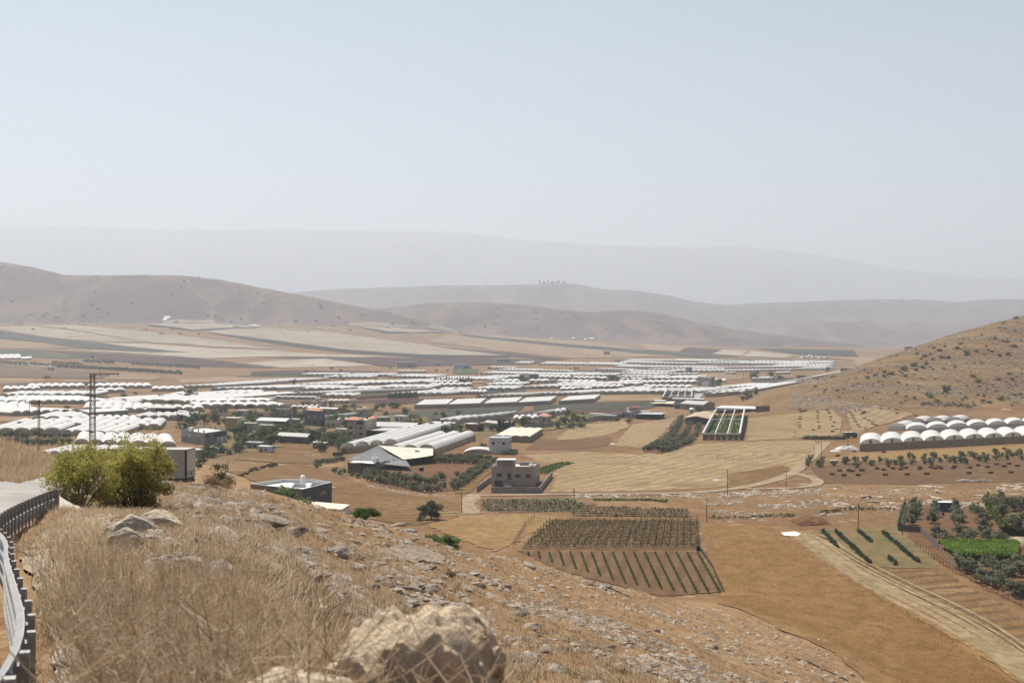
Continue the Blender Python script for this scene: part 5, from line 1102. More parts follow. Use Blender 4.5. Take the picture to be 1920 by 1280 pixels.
for i, (px, yb, yt, lab, bar) in enumerate(((865,961,924,'beside the pale yard at the track corner',0),(1076,966,917,'in front of the vegetable plot',0),(1325,979,933,'at the top left corner of the wheat field',0),(1364,931,880,'standing by the stubble edge near the track',0),(1474,913,881,'with a crossbar at the track fork',1),(1511,883,855,'first along the side track above the fork',0),(1526,863,835,'second along the side track above the fork',0),(1540,852,828,'third along the side track above the fork',0),(1609,995,944,'between the weedy plot and the wheat',0),(613,946,917,'right of the dark house',0),(889,832,805,'on the lane above the small white house',0),(1590,843,815,'at the corner of the big arched greenhouse',1),(1590,827,806,'behind the lorry',0),(1692,1003,985,'short, at the fence of the olive grove',0))):
    p = P(px, yb, 150); hh_ = (yb-yt)*p.y/F; t = thing('utility_pole', p, 'thin dark wooden pole '+lab, 'utility pole', 'wooden poles in the fields'); m = MB(); m.tube([(0,0,-.4),(.05,0,hh_)], .11, 6, r1=.08); m.build('pole', POLEM, t)
    m = MB(); L_ = 1.0 if bar else .3; m.tube([(-L_,0,hh_-.25),(L_,0,hh_-.25)], .06, 5); m.build('cross_bar', POLEM, t)
for (px, yb, yt) in ((33,772,757),(55,795,754),(101,801,785),(268,795,781),(293,797,772),(332,792,770),(545,787,768),(521,765,742),(598,768,752),(586,693,678),(670,693,678),(504,695,683),(1102,676,664),(1148,676,664),(1171,713,702),(1394,712,700),(1505,717,704)):
    p = P(px, yb, 300); hh_ = (yb-yt)*p.y/F; m = MB(); m.tube([(0,0,-.4),(0,0,hh_)], .14, 5); m.tube([(-1,0,hh_-.3),(1,0,hh_-.3)], .08, 4); o = m.build('far_pole', POLEM); o.location = p; tag(o, 'hair-thin distant pole among the greenhouse blocks', 'utility pole', 'distant poles in the valley')
# --- fences
def post_fence(px, label, h=1.5, gap=3.0, mesh=None, ymin=150, wires=2):
    pts = [P(x, y, ymin) for x, y in px]; t = thing('fence', pts[0], label, 'fence'); seq = []
    for a, b in zip(pts, pts[1:]):
        n = max(1, int((b-a).length/gap)); seq += [a.lerp(b, i/n) for i in range(n)]
    seq.append(pts[-1]); 
    for q in seq: q.z = ground(q.x, q.y)
    m0 = MB(); m0.tube([(0,0,-.3),(.02,0,h)], .045, 5); base = m0.build('post', POLEM, t); base.location = seq[0]-pts[0]
    for q in seq[1:]: c = base.copy(); COL.objects.link(c); c.parent = t; c.location = q-pts[0]
    if mesh:
        m = MB()
        for a, b in zip(seq, seq[1:]): a = a-pts[0]; b = b-pts[0]; m.face([(a.x,a.y,a.z-.1),(b.x,b.y,b.z-.1),(b.x,b.y,b.z+h*.92),(a.x,a.y,a.z+h*.92)])
        m.build('net', mesh, t)
    for w_ in range(wires):
        m = MB(); m.tube([tuple(q-pts[0]+Vector((0,0,h*(.45+.5*w_)))) for q in seq], .018, 3, cap=False); m.build('wire', RUST, t)
    return t
DNET = plain('dark_fence_net', (.06,.05,.045), .9, .2, .5)
post_fence([(1698,944),(1684,995)], 'dark net fence along the left side of the olive grove', 1.8, 3, DNET, wires=0); post_fence([(1684,995),(1726,999),(1760,1032)], 'dark net fence along the front of the olive grove', 1.6, 3, plain('grey_fence_net', (.12,.10,.09), .9), wires=0)
post_fence([(1761,1033),(1790,1066)], 'low brown fence beside the bright green vines', 1.2, 2.5, plain('brown_fence_net', (.20,.145,.10), .9), wires=0)
post_fence([(1716,1024),(1757,1052),(1793,1076),(1850,1104),(1925,1142)], 'thin wire fence slanting below the olive grove', 1.5, 2.6)
post_fence([(1345,856),(1345,862),(1420,860),(1520,842)], 'weathered rail fence in front of the net house', 1.1, 3.0, wires=2)
post_fence([(1002,975),(985,990),(962,1026)], 'leaning wire fence along the left edge of the trellis vineyard', 1.6, 2.4); post_fence([(1313,1032),(1335,1064),(1356,1110)], 'dark dry fence along the right edge of the lower vineyard', .9, 2.2, DNET, wires=0)
post_fence([(1308,976),(1310,1002),(1312,1031)], 'wire fence along the right edge of the trellis vineyard', 1.7, 2.4)
# ------------------------------------------------------------------ plants
def leafmat(name, c1, c2, rough=.75, vs=1.1):
    t = NT(name); c = t.mix(t.rng(t.noise(vs, 3, t.obj()), .35, .65), c1, c2); c = t.mix(t.m('MULTIPLY', t.rnd(), .45), c, tuple(x*.6 for x in c1))
    c = t.mix(1.0, c, (.93,.93,.93), 'MULTIPLY'); t.put(t.b.inputs['Base Color'], c); t.b.inputs['Roughness'].default_value = rough; t.b.inputs['Specular IOR Level'].default_value = .25
    t.translucent(t.mix(1.0, c, (1.25,1.2,.8), 'MULTIPLY'), .35)
    return t.mat
OLIVE = leafmat('olive_leaf', (.125,.14,.088), (.20,.21,.15)); DARKL = leafmat('dark_leaf', (.05,.068,.034), (.095,.115,.055)); GREENL = leafmat('green_leaf', (.07,.115,.028), (.13,.17,.05)); YELL = leafmat('yellow_green_leaf', (.165,.165,.03), (.27,.25,.055), vs=.9); SCRUB = leafmat('scrub_leaf', (.095,.09,.06), (.15,.135,.09)); DRYB = leafmat('dry_bush_twigs', (.20,.13,.085), (.28,.19,.12)); CYP = leafmat('cypress_leaf', (.022,.04,.022), (.045,.065,.035)); VINE = leafmat('vine_leaf', (.06,.085,.03), (.10,.13,.048))
BARK = plain('bark', (.12,.09,.065), .95, .3, 2); DUSTY = leafmat('dusty_bush_leaf', (.11,.105,.06), (.18,.165,.10))
def clumps(r, kind):
    """centres and radii of leaf clumps that make up a crown of unit height"""
    out = []
    if kind == 'column':
        for k in range(9): f = k/8; out.append((r.normal(0,.03), r.normal(0,.03), .1+.82*f, .17*(1-f)**.6+.04, .12))
    elif kind == 'shrub':
        for k in range(9): a = r.uniform(0,6.28); d = r.uniform(.05,.42); out.append((d*math.cos(a), d*math.sin(a), r.uniform(.18,.5)*(1.2-d), r.uniform(.2,.34), r.uniform(.18,.3)))
        out.append((r.normal(0,.1), r.normal(0,.1), .62, .26, .26))
    elif kind == 'wide':
        for k in range(16): a = r.uniform(0,6.28); d = r.uniform(.2,1.0)**.7*.8; out.append((d*math.cos(a), d*math.sin(a)*.7, r.uniform(.2,.7)*(1.15-.6*d), r.uniform(.18,.34), r.uniform(.14,.26)))
    else:
        for k in range(17): a = r.uniform(0,6.28); d = r.uniform(.05,.42); z = r.uniform(.20,.84); d *= 1.15-abs(z-.5)*1.3; q = r.uniform(.10,.22); out.append((d*math.cos(a), d*math.sin(a), z, q, q*r.uniform(.65,.95)))
    return out
def crown_arrays(seed, n, leaf, kind='tree', droop=0.0, asp=1.6):
    r = np.random.default_rng(seed); cl = clumps(r, kind); k = r.integers(0, len(cl), n); c = np.array(cl)[k]
    d = r.normal(0,1,(n,3)); d /= np.linalg.norm(d, axis=1)[:,None]; rad = r.uniform(.35,1.0,n)**.45*(1+.28*r.normal(0,.6,n).clip(-1,1.6))
    p = c[:,:3]+d*rad[:,None]*np.stack([c[:,3],c[:,3],c[:,4]],1)
    p[:,2] = np.maximum(p[:,2], .01)
    a = r.normal(0,1,(n,3)); a[:,2] = a[:,2]*.6-droop; a /= np.linalg.norm(a, axis=1)[:,None]; b = np.cross(a, r.normal(0,1,(n,3))); b /= np.linalg.norm(b, axis=1)[:,None]
    s = leaf*r.uniform(.6,1.4,n)[:,None]; a = a*s*asp/2; b = b*s/2
    V = np.stack([p-a, p+b*.8-a*.2, p+a, p-b*.8+a*.2],1).reshape(-1,3); return V, np.arange(n*4).reshape(-1,4), cl
def limbs_arrays(cl, r=.035, seed=0, th=.14):
    m = MB(); rr = random.Random(seed); m.tube([(0,0,-.08),(rr.uniform(-.02,.02),0,th*.6),(rr.uniform(-.04,.04),rr.uniform(-.03,.03),th)], r, 6, r1=r*.8)
    for (x, y, z, a, b) in cl[:7]: m.tube([(0,0,th*.9),(x*.5,y*.5,th+(z-th)*.45),(x,y,z)], r*.55, 5, r1=r*.15, cap=False)
    return m
PROTO = {}
def proto(kind, mat, seed, n, leaf, trunk=True, droop=0.0, single=False, asp=1.6, r=.035, th=.14):
    """meshes (crown, trunk) of a unit-high plant"""
    key = (kind, mat.name, seed, n, leaf, single)
    if key in PROTO: return PROTO[key]
    V, Fc, cl = crown_arrays(seed, n, leaf, kind, droop, asp); m = limbs_arrays(cl, r, seed, th)
    o = np_mesh('crown', V, Fc, mat); cm = o.data; bpy.data.objects.remove(o)
    o = m.build('trunk', BARK); tm = o.data; bpy.data.objects.remove(o)
    if single:
        nv = len(cm.vertices); Vt = np.array(m.v); allv = np.concatenate([V, Vt]); qf = [f for f in m.f if len(f) == 4]; of = [f for f in m.f if len(f) != 4]
        tri = [(f[0]+nv, f[i]+nv, f[i+1]+nv) for f in of for i in range(1, len(f)-1)]
        o = np_mesh('plant', allv, [Fc, np.array(qf)+nv]+([np.array(tri)] if tri else []), [mat, BARK], midx=np.concatenate([np.zeros(len(Fc)), np.ones(len(qf)+len(tri))])); cm = o.data; bpy.data.objects.remove(o); tm = None
    PROTO[key] = (cm, tm); return PROTO[key]
def plant(name, pr, loc, h, label, cat, group=None, wide=1.0, sink=.03):
    cm, tm = pr; rz = random.uniform(0, 6.28)
    if tm is None:
        o = link(name, cm); o.location = (loc[0], loc[1], loc[2]-h*sink); o.scale = (h*wide, h*wide, h); o.rotation_euler = (0,0,rz); return tag(o, label, cat, group)
    t = thing(name, (loc[0], loc[1], loc[2]-h*sink), label, cat, group, rz); t.scale = (h*wide, h*wide, h)
    link('crown', cm, t); link('trunk', tm, t); return t
def poly_pts(px, step, jit=1.0, ymin=150):
    out = []
    for (x0,y0), (x1,y1) in zip(px, px[1:]):
        n = max(1, int(math.hypot(x1-x0, (y1-y0)*2)/step))
        for i in range(n): out.append((x0+(x1-x0)*i/n+random.uniform(-jit,jit), y0+(y1-y0)*i/n+random.uniform(-jit,jit)*.35))
    return out
OLV = [proto('tree', OLIVE, 100+s, 620, .085, droop=.2) for s in range(4)]; OLVS = [proto('tree', OLIVE, 120+s, 330, .11, single=True) for s in range(4)]
# right grove, tree by tree
grove = {'first row from the left of the fenced grove':[(1716,954),(1715,963),(1712,973),(1710,984)], 'second row from the left of the fenced grove':[(1755,956),(1753,969),(1750,981)], 'third row from the left of the fenced grove':[(1791,955),(1793,966),(1796,978),(1797,988)], 'fourth row from the left of the fenced grove':[(1826,960),(1838,970),(1842,982),(1846,992)], 'left group in front of the grove net fence':[(1754,1007),(1769,1015),(1782,1022)], 'middle group above the bright vines':[(1797,1004),(1813,1013),(1824,1020)], 'right group above the bright vines':[(1841,1006),(1855,1013),(1876,1020)], 'grove behind the bright hedge at the right edge':[(1876,941),(1861,952),(1887,958),(1903,957),(1878,968),(1898,986),(1914,989),(1917,955)], 'left group below the bright vines':[(1797,1068),(1813,1075),(1822,1072)], 'middle group below the bright vines':[(1850,1061),(1863,1070),(1881,1079),(1887,1092)], 'right edge below the bright vines':[(1909,1066),(1915,1081)], 'front row along the wire fence':[(1841,1092),(1855,1097),(1874,1103),(1898,1117),(1912,1121)]}
ORD = ['first','second','third','fourth','fifth','sixth','seventh','eighth','ninth','tenth']
for k, pts in grove.items():
    for i, (x, y) in enumerate(pts):
        p = P(x, y, 150); plant('olive_tree', OLV[(i+len(k))%4], p, random.uniform(3.0,3.7)*(1.15 if 'hedge' in k else 1), 'grey-green olive tree, %s in the %s' % (ORD[i], k), 'olive tree', 'olive trees of the right grove', random.uniform(1.08,1.3))
# orchard by the stone house
for nm, px, st in (('back row',[(712,882),(740,868),(765,862),(840,862),(920,864)],8),('second back row',[(742,874),(775,868),(860,869),(912,870)],8),('right diagonal row',[(926,868),(905,884),(880,902),(852,922)],6.5),('inner right diagonal row',[(912,872),(890,888),(866,905),(842,916)],7),('front row',[(690,901),(730,908),(770,917),(800,924),(838,918)],8),('second front row',[(694,892),(735,899),(780,906),(825,908)],9),('left diagonal row',[(684,897),(706,885),(735,873)],7)):
    for i, (x, y) in enumerate(poly_pts(px, st)):
        p = P(x, y, 150); plant('olive_tree', OLVS[i%4], p, random.uniform(2.5,3.5), 'olive tree, number %d along the %s of the walled orchard' % (i+1, nm), 'olive tree', 'olive trees of the orchard by the stone house', random.uniform(.85,1.1))
for i, (x, y, h) in enumerate(((827,900,3.2),(780,898,2.4),(858,893,2.2),(782,862,4.2),(765,866,3.2))): plant('olive_tree', OLV[i%4], P(x,y,150), h, 'fuller olive tree, %s of those standing inside the orchard' % ORD[i], 'olive tree', 'olive trees of the orchard by the stone house', 1.2)
for nm, px in (('left',[(1277,788),(1270,805),(1262,818),(1240,836),(1207,847)]),('middle',[(1294,799),(1286,818),(1264,832),(1230,845)]),('right',[(1311,800),(1304,820),(1292,832),(1256,846),(1236,849)]),('far left',[(1271,800),(1256,822),(1228,840)])):
    for i, (x, y) in enumerate(poly_pts(px, 4.6, .8)):
        plant('olive_tree', OLVS[(i+1)%4], P(x,y,150), random.uniform(2.8,3.9), 'olive tree, number %d from the top in the %s line beside the net house' % (i+1, nm), 'olive tree', 'olive trees beside the net house', random.uniform(.95,1.2))
z6 = [(135,560),(240,555),(250,600),(335,545),(400,585),(480,540),(555,560),(560,590),(630,570),(680,540),(700,590),(790,520),(800,570),(920,520),(930,560),(985,570),(1020,510),(1080,545),(1140,510),(1180,540),(1225,550),(1295,500),(1290,550),(1330,560),(1380,490),(1430,510),(1480,530),(1530,510),(1530,545),(1640,470),(1640,520),(1690,500),(1750,515),(1760,470),(1800,490),(1870,480),(1900,520)]
rowp = [(1518,865),(1516,873),(1543,867),(1537,876),(1563,873),(1584,868)]+[(a/5.333+1560, b/5.333+760+5) for a, b in z6]
for i, (x, y) in enumerate(rowp): plant('olive_tree', OLVS[i%4], P(x,y,150), random.uniform(2.6,3.6), 'young olive tree, number %d from the left in the line below the arched greenhouses' % (i+1), 'olive tree', 'olive trees below the arched greenhouses', random.uniform(.85,1.1))
for nm, yy in (('upper',820),('lower',833)):
    for i in range(17): plant('olive_tree', OLVS[i%4], P(-4+i*8.2+random.uniform(-2,2), yy+random.uniform(-1.5,1.5), 300), random.uniform(3,4.2), 'olive tree, number %d from the left in the %s line at the left edge' % (i+1, nm), 'olive tree', 'olive trees at the left edge', random.uniform(1,1.3))
# bushes of the right hill
BSH = [proto('shrub', SCRUB, 200+s, 260, .12, single=True) for s in range(3)]; BSHG = [proto('shrub', GREENL, 210+s, 260, .11, single=True) for s in range(2)]; BSHD = [proto('shrub', DARKL, 220+s, 300, .10, single=True) for s in range(3)]
hill = [(1850,38,5),(1740,76,3.5),(1660,218,4),(1770,248,4),(1830,290,4.5),(1320,310,5),(1350,268,4),(1160,330,5),(1110,303,3.5),(1410,350,4.5),(1410,362,4),(1490,335,4),(1630,338,3.5),(1700,372,4),(1780,363,5),(1180,393,5),(1100,410,4),(1240,392,4),(960,358,4),(1025,378,4),(930,462,6),(1010,480,4.5),(1040,447,3.5),(950,500,4),(840,497,6.5),(825,530,3),(730,537,5),(660,560,4.5),(660,520,4),(850,556,3),(510,575,4.5),(580,555,4),(790,612,2.6),(1195,488,3),(1590,678,3.2),(1670,695,3.2),(1560,735,3.4),(1715,765,5),(1600,792,3.6),(1550,775,3.2),(1835,730,3.2),(1890,722,3.6),(1780,760,3),(935,758,3),(1075,360,3),(1210,290,3),(1000,400,3),(1370,220,3),(1540,190,3),(1840,150,3),(1600,320,2.6),(1730,240,3),(1300,470,2.5),(1520,650,2.6),(1850,640,2.6),(1900,540,2.6),(1760,610,2.4),(780,700,2),(640,440,2),(200,560,3),(60,585,2.5),(1790,540,4),(1640,640,2.2),(1810,820,2.2)]
hill = sorted(hill, key=lambda q: q[1])
for i, (a, b, s) in enumerate(hill):
    zone = 'near the skyline of' if b < 300 else ('halfway up' if b < 520 else 'on the lower slope of')
    plant('scrub_bush', (BSH+BSHD)[i%6], P(a/4.8+1520, b/4.8+590, 400), s*.62, 'dark rounded scrub bush %s the right hill' % zone, 'bush', 'scrub bushes %s the right hill' % zone, random.uniform(1.3,1.8))
for i in range(200):
    a, b = random.uniform(100,1920), random.uniform(60,800); 
    if 590+b/4.8 < np.interp(1520+a/4.8, [1500,1580,1700,1800,1920], [722,700,660,628,598]): continue
    plant('small_scrub', BSH[i%3], P(a/4.8+1520, b/4.8+590, 400), random.uniform(.7,1.5), 'tiny dry scrub bush scattered over the rocky right hill', 'bush', 'tiny scrub bushes of the right hill', random.uniform(1.2,1.8))
for i, (a, b, s, lab) in enumerate(((1460,560,4.5,'upper of two bright green bushes on the right hill'),(1510,605,4.5,'lower of two bright green bushes on the right hill'),(1690,590,4,'left of two wide green bushes high on the right hill'),(1810,585,3.5,'right of two wide green bushes high on the right hill'),(1075,740,5,'big round green bush above the sapling row'),(1130,780,3.5,'green bush leaning below the big round one'),(1395,750,3,'pale green bush right of the sapling row start'),(600,702,2.4,'low green bush alone on the lower right hill'),(240,688,2.8,'low green bush right of the hill foot houses'),(130,682,2.6,'low green bush nearest the hill foot houses'),(40,652,3,'green bush at the left tip of the right hill'),(490,500,2.2,'small green bush beside the grey-roofed hill shed'))): plant('green_bush', BSHG[i%2], P(a/4.8+1520, b/4.8+590, 400), s*.7, lab, 'bush', None, 1.5)
plant('umbrella_tree', proto('tree', DARKL, 300, 500, .09), P(1774,736,400), 5.5, 'flat-topped green tree standing on the right hillside', 'tree', None, 1.3)
for i in range(46):
    x = 1727+i*2.25; plant('sapling', BSHD[i%3], P(x+random.uniform(-1,1), 757+ (x-1727)*.055+random.uniform(-3,3), 400), random.uniform(1.0,2.0), 'small dark sapling, number %d from the left in the right hillside row' % (i+1), 'sapling', 'saplings in the row across the right hillside', .8)
for i in range(17): plant('shrub', BSHD[i%3] if i % 3 else BSHG[0], P(1508+i*4.6, 823+random.uniform(-.6,.6), 400), random.uniform(1.4,2.6), 'grey-green shrub, number %d from the left in the row by the dark lorry' % (i+1), 'shrub', 'shrubs in the row left of the dark lorry', 1.3)
# trees of the valley
TR = [proto('tree', DARKL, 310+s, 420, .095, single=True) for s in range(3)]; TRG = [proto('tree', GREENL, 320+s, 420, .095, single=True) for s in range(2)]; TRY = proto('tree', YELL, 330, 420, .09, single=True); CYS = [proto('column', CYP, 340+s, 300, .07, single=True) for s in range(2)]
for (x, y, h, wd, pr, lab) in ((983,715,10,1.5,TR[0],'round eucalyptus crown among the white rows'),(1150,717,9,1.6,TR[1],'dark spreading tree beside the short white block'),(1346,725,9,1.1,TR[2],'dark tree leaning on the grey apartment block'),(1419,712,11,1.0,TR[0],'left of two tall dark trees at the hill foot'),(1411,711,9,.8,TR[1],'slim tree left of the tall dark pair'),(1447,711,10,1.1,TRG[0],'right of two tall trees at the hill foot'),(1463,712,6,1.6,TR[2],'low dark tree right of the tall pair'),(1500,715,8,1.3,TR[1],'dark tree left of the beige hill foot house'),(1507,713,7,1.0,TRG[1],'olive-coloured tree beside the beige hill foot house'),(1552,697,8,1.2,TRG[0],'tree on the slope tip right of the hill foot houses'),(1417,741,7,.55,TR[0],'slim dark tree in front of the big white block'),(1402,748,6,1.4,TRG[1],'green tree clump in front of the big white block'),(1394,752,4,1.5,TR[1],'low green bush at the lower corner of the big white block'),(362,745,9,1.4,TR[0],'large round dark tree beside white scalloped rows, left'),(350,748,5,1.6,TR[1],'lower dark bush beside the large round tree'),(551,722,7,.8,TR[2],'small dark tree at the end of the rising white strip'),(88,711,5,1.5,TR[0],'lone round bush on the pale mauve field'),(172,673,8,1.0,TR[1],'small tree at the end of the green field'),(788,802,6.5,1.0,TRY,'tall yellow-green tree left of the long grey flat house'),(1075,793,7,.75,TRY,'yellow-green poplar behind the stubble field'),(1060,797,5,1.5,TR[1],'dark round tree left of the yellow-green poplar'),(1046,803,4.5,1.4,TR[2],'dark tree above the long grey yard wall'),(1093,792,4,1.9,TR[0],'wide dark bush right of the yellow-green poplar'),(984,802,7,.9,TR[0],'dark pointed tree right of the cypress row'),(863,812,5,1.1,TRG[0],'green tree between grey and red-walled houses'),(836,815,5,1.2,TR[1],'grey-green tree in front of the long grey flat house'),(852,817,3,1.7,OLVS[0],'low bush right of the grey-green tree'),(761,776,4.5,1.3,TR[2],'round dark tree below the dark green field'),(725,779,3,1.6,TR[0],'round bush left of the blue sheet heap'),(696,851,3,1.5,TR[1],'dark bush under the four-span greenhouse ends'),(1253,757,4.5,1.7,TR[2],'dark bush between white-roofed sheds'),(1311,772,3.2,1.7,TR[0],'round dark bush right of the silo'),(382,870,5.5,.75,TRG[0],'bright green tree right of the box trailer'),(372,880,4.5,.8,TRG[1],'green bush against the box trailer'),(1160,790,2.5,1.3,TR[1],'small dark bush at the farmhouse corner')):
    plant('tree', pr, P(x,y,250), h, lab, 'tree', None, wd)
for i, x in enumerate((935,939,944,949,955,962)): plant('cypress', CYS[i%2], P(x, 812-(i%3), 300), random.uniform(5,7.2), 'dark cypress, %s from the left in the row behind the tent' % ORD[i], 'cypress', 'cypresses behind the shade tent', 1.0)
for i in range(16): plant('cypress', CYS[i%2], P(729+i*3.5, 748-(i*.14), 300), random.uniform(4.5,6), 'dark small cypress, number %d from the left at the stepped white block' % (i+1), 'cypress', 'cypresses at the stepped white block', 1.1)
for i in range(14): plant('cypress', CYS[i%2], P(816+i*5.2, 717.5, 300), random.uniform(5.5,7), 'dark small cypress, number %d from the left in the far cypress hedge' % (i+1), 'cypress', 'cypresses in the far hedge', 1.3)
# farmyard bushes
FARM = [(383,820,'the unfinished concrete building'),(437,797,'the ochre block'),(515,795,'the bright-roofed metal shed'),(550,822,'the low dark grey shed'),(590,784,'the orange-capped dark house'),(596,758,'the small stepped beige house'),(630,772,'the long porch-pillared house'),(680,800,'the tiled beige house'),(730,812,'the two open sheds'),(830,802,'the long grey flat house'),(889,801,'the red-walled house'),(970,818,'the cream shade tent'),(1022,788,'the red-hipped small house'),(1080,790,'the yellow-green poplar'),(596,846,'the small pale shed'),(400,862,'the lone bright green tree'),(700,845,'the four-span greenhouse'),(940,838,'the small white house'),(735,767,'the blue sheet heap')]
CNT = {}
def near_label(what, x, y, places):
    n_ = min(places, key=lambda q: (q[0]-x)**2+((q[1]-y)*2.2)**2)[2]; k = (what, n_); CNT[k] = CNT.get(k, 0)+1
    return '%s, number %d of those around %s' % (what, CNT[k], n_)
fb = [(392,853,5),(413,850,4.5),(447,842,4),(452,818,6),(462,834,5),(440,820,5),(478,832,5),(497,822,5.5),(508,838,5.5),(522,834,4.5),(512,812,4),(540,812,4.5),(558,806,5),(566,820,4.5),(575,824,5),(586,826,5),(606,826,4.5),(617,828,4.5),(628,831,5),(637,826,4),(648,826,4.5),(583,790,4),(560,790,4.5),(530,792,4),(520,785,5),(470,785,5),(355,800,5),(370,792,6),(384,795,5.5),(400,790,5),(342,806,4),(640,795,4),(622,790,3.5),(655,780,4),(634,772,4),(645,770,4),(620,765,4.5),(662,765,4),(510,770,3),(500,772,3),(395,858,3.5),(430,852,2.5),(718,764,4),(735,768,5),(745,766,4),(705,770,4),(1180,792,3),(760,800,3),(640,850,3),(905,838,2.2),(887,815,2.5)]
fb += [(random.uniform(400,690), random.uniform(772,848), random.uniform(2.2,4.6)) for _ in range(140)]
fb += [(random.uniform(690,1100), random.uniform(776,812), random.uniform(2,4)) for _ in range(44)]
fb = [q for q in fb if not any(abs(q[0]-hx) < wx and -2 < q[1]-hy < hgt for hx, wx, hy, hgt in ((680,32,822,9),(383,46,836,6),(590,20,802,8),(550,38,834,6),(515,36,804,6),(437,18,810,8),(725,60,822,12),(930,30,852,8),(970,60,812,26),(838,30,812,5),(890,22,812,5)))]
fb.sort()
for i, (x, y, h) in enumerate(fb): plant('farmyard_bush', (TR+TRG[:1]+BSHD)[i%7], P(x,y,250), h*1.12, near_label('dark leafy bush', x, y, FARM), 'bush', 'bushes among the farm buildings', random.uniform(1.1,1.6))
for i, (x, y, h, lab) in enumerate(((948,852,2.6,'green bush against the front of the small white house, left'),(957,852,2.8,'green bush against the front of the small white house, middle'),(965,850,2.6,'green bush right of the small white house'),(918,862,2.6,'dark bush below the low white tunnel'))): plant('green_bush', (BSHG+BSHD)[i], P(x,y,250), h, lab, 'bush', None, 1.5)
for i in range(16): plant('olive_tree', OLVS[i%4], P(590+i*3.6+random.uniform(-1,1), 871-i*.55+random.uniform(-2,2), 250), random.uniform(1.6,2.4), 'small olive tree, number %d from the left beside the block store' % (i+1), 'olive tree', 'small olives left of the block store', 1.2)
for i, (x, y, h) in enumerate(((627,885,2.4),(642,890,2.6),(660,893,1.8),(671,896,2.2),(594,877,2.4))): plant('olive_tree', OLVS[i%4], P(x,y,250), h, 'lone round olive bush on bare ground, %s of five by the block store' % ORD[i], 'olive tree', None, 1.3)
# orchard lines at the far left below the green field
for nm, (x0,y0,x1,y1), n in (('long dark line',(0,681,345,703),60),('second line',(108,690,300,699),30),('third line',(250,684,380,692),22),('upper line',(100,682,158,686),10),('short upper line',(160,679,218,682),12)):
    for i in range(n): f = i/n; plant('orchard_tree', TR[i%3], P(x0+(x1-x0)*f+random.uniform(-1,1), y0+(y1-y0)*f, 700), random.uniform(5,7), 'dark orchard tree, number %d from the left in the %s at far left' % (i+1, nm), 'tree', 'orchard trees in the %s' % nm, 1.2)
for i in range(40): plant('valley_bush', TR[i%3], P(random.uniform(0,560), random.choice([737,741,746,760,768,790,802])+random.uniform(-2,2), 500), random.uniform(2.5,4.5), 'dark round bush in the gaps between the left greenhouse blocks', 'bush', 'bushes between the left greenhouse blocks', 1.4)
for i in range(60): plant('valley_bush', TR[i%3], P(random.uniform(560,1300), random.choice([692,697,702,709,713,722,731,735])+random.uniform(-1,1), 500), random.uniform(2.5,5), 'dark round bush in the gaps between the middle greenhouse blocks', 'bush', 'bushes between the middle greenhouse blocks', 1.5)
# far hill shrubs
FS = [proto('shrub', SCRUB, 400+s, 60, .3, single=True) for s in range(2)]; c_ = 0
while c_ < 130:
    x = random.uniform(0,1660); y = random.uniform(500,655); v = ray(x, y, 2600)
    if v is None or v.y < 3100 or v.y > 6500 or v.z < 60: continue
    plant('far_shrub', FS[c_%2], v, random.uniform(3,6.5), 'dark far shrub dotted over the hazy brown hills', 'bush', 'far shrubs on the brown hills', random.uniform(1.3,2.2)); c_ += 1
# hedges, vines and cactus rows of the grove
def hedge(name, px, h, w_, mat, label, dens=90, leaf=.28, ymin=150, cat='hedge', z0=0.0, gap=None):
    pts = [P(x,y,ymin) for x, y in px]; L = sum((b-a).length for a, b in zip(pts, pts[1:])); n = int(L*dens*max(1,w_)); out = []
    seg = np.array([(b-a).length for a, b in zip(pts, pts[1:])]); cum = np.concatenate([[0], np.cumsum(seg)]); s = rng.uniform(0, L, n); s = s if gap is None else s[pn(s*.55, s*0+len(label or ''), 9) > gap]; n = len(s); k = np.clip(np.searchsorted(cum, s)-1, 0, len(seg)-1); f = (s-cum[k])/seg[k]
    A = np.array([tuple(p) for p in pts]); c = A[k]*(1-f)[:,None]+A[k+1]*f[:,None]; d = (A[k+1]-A[k])/seg[k][:,None]; nn = np.stack([-d[:,1], d[:,0], 0*d[:,0]],1)
    th = rng.uniform(0, math.pi, n); rr = rng.uniform(.5,1.0,n)*(1+.25*pn(s*.9, s*0, 3)); c = c+nn*(np.cos(th)*rr*w_/2)[:,None]; c[:,2] += z0+np.sin(th)*rr*h*(1+.2*pn(s*.35, s*0+4, 4))
    a = rng.normal(0,1,(n,3))*leaf/2; b = rng.normal(0,1,(n,3))*leaf/2; V = np.stack([c-a-b, c+a-b, c+a+b, c-a+b],1).reshape(-1,3)-A[0]
    o = np_mesh(name, V, np.arange(n*4).reshape(-1,4), mat); o.location = pts[0]; 
    if label: tag(o, label, cat)
    return o
hedge('hedge', [(1849,938),(1862,966),(1886,993)], 1.5, 1.6, plain('bright_hedge_leaf', (.15,.19,.03), .8, .35, .5), 'bright yellow-green hedge running down between the two groves', 120); hedge('hedge', [(1877,1003),(1925,1005)], 1.9, 1.4, CYP, 'dark clipped hedge at the right edge above the sand heap', 120)
plant('cypress', CYS[0], P(1852,942,150), 3.2, 'young green cypress at the top of the bright hedge', 'cypress', None, 1.0)
hedge('shrub_row', [(1697,950),(1692,968),(1688,990)], 1.2, 1.2, OLIVE, 'low pale shrub row just inside the left net fence of the grove', 60)
BRV = leafmat('bright_vine_leaf', (.15,.23,.045), (.22,.31,.07))
for i in range(8):
    y0 = 1028+i*3.3; hedge('vine_row', [(1764+i*4.5,y0),(1840+i*3,y0-.6),(1908-i*.5,y0-.4)], .55, 2.4, BRV, 'bright green vine row, %s from the back in the leafy plot of the grove' % ORD[i], 70, .3, z0=1.2, cat='vine row')
CACT = leafmat('cactus_pad', (.03,.05,.03), (.06,.085,.05))
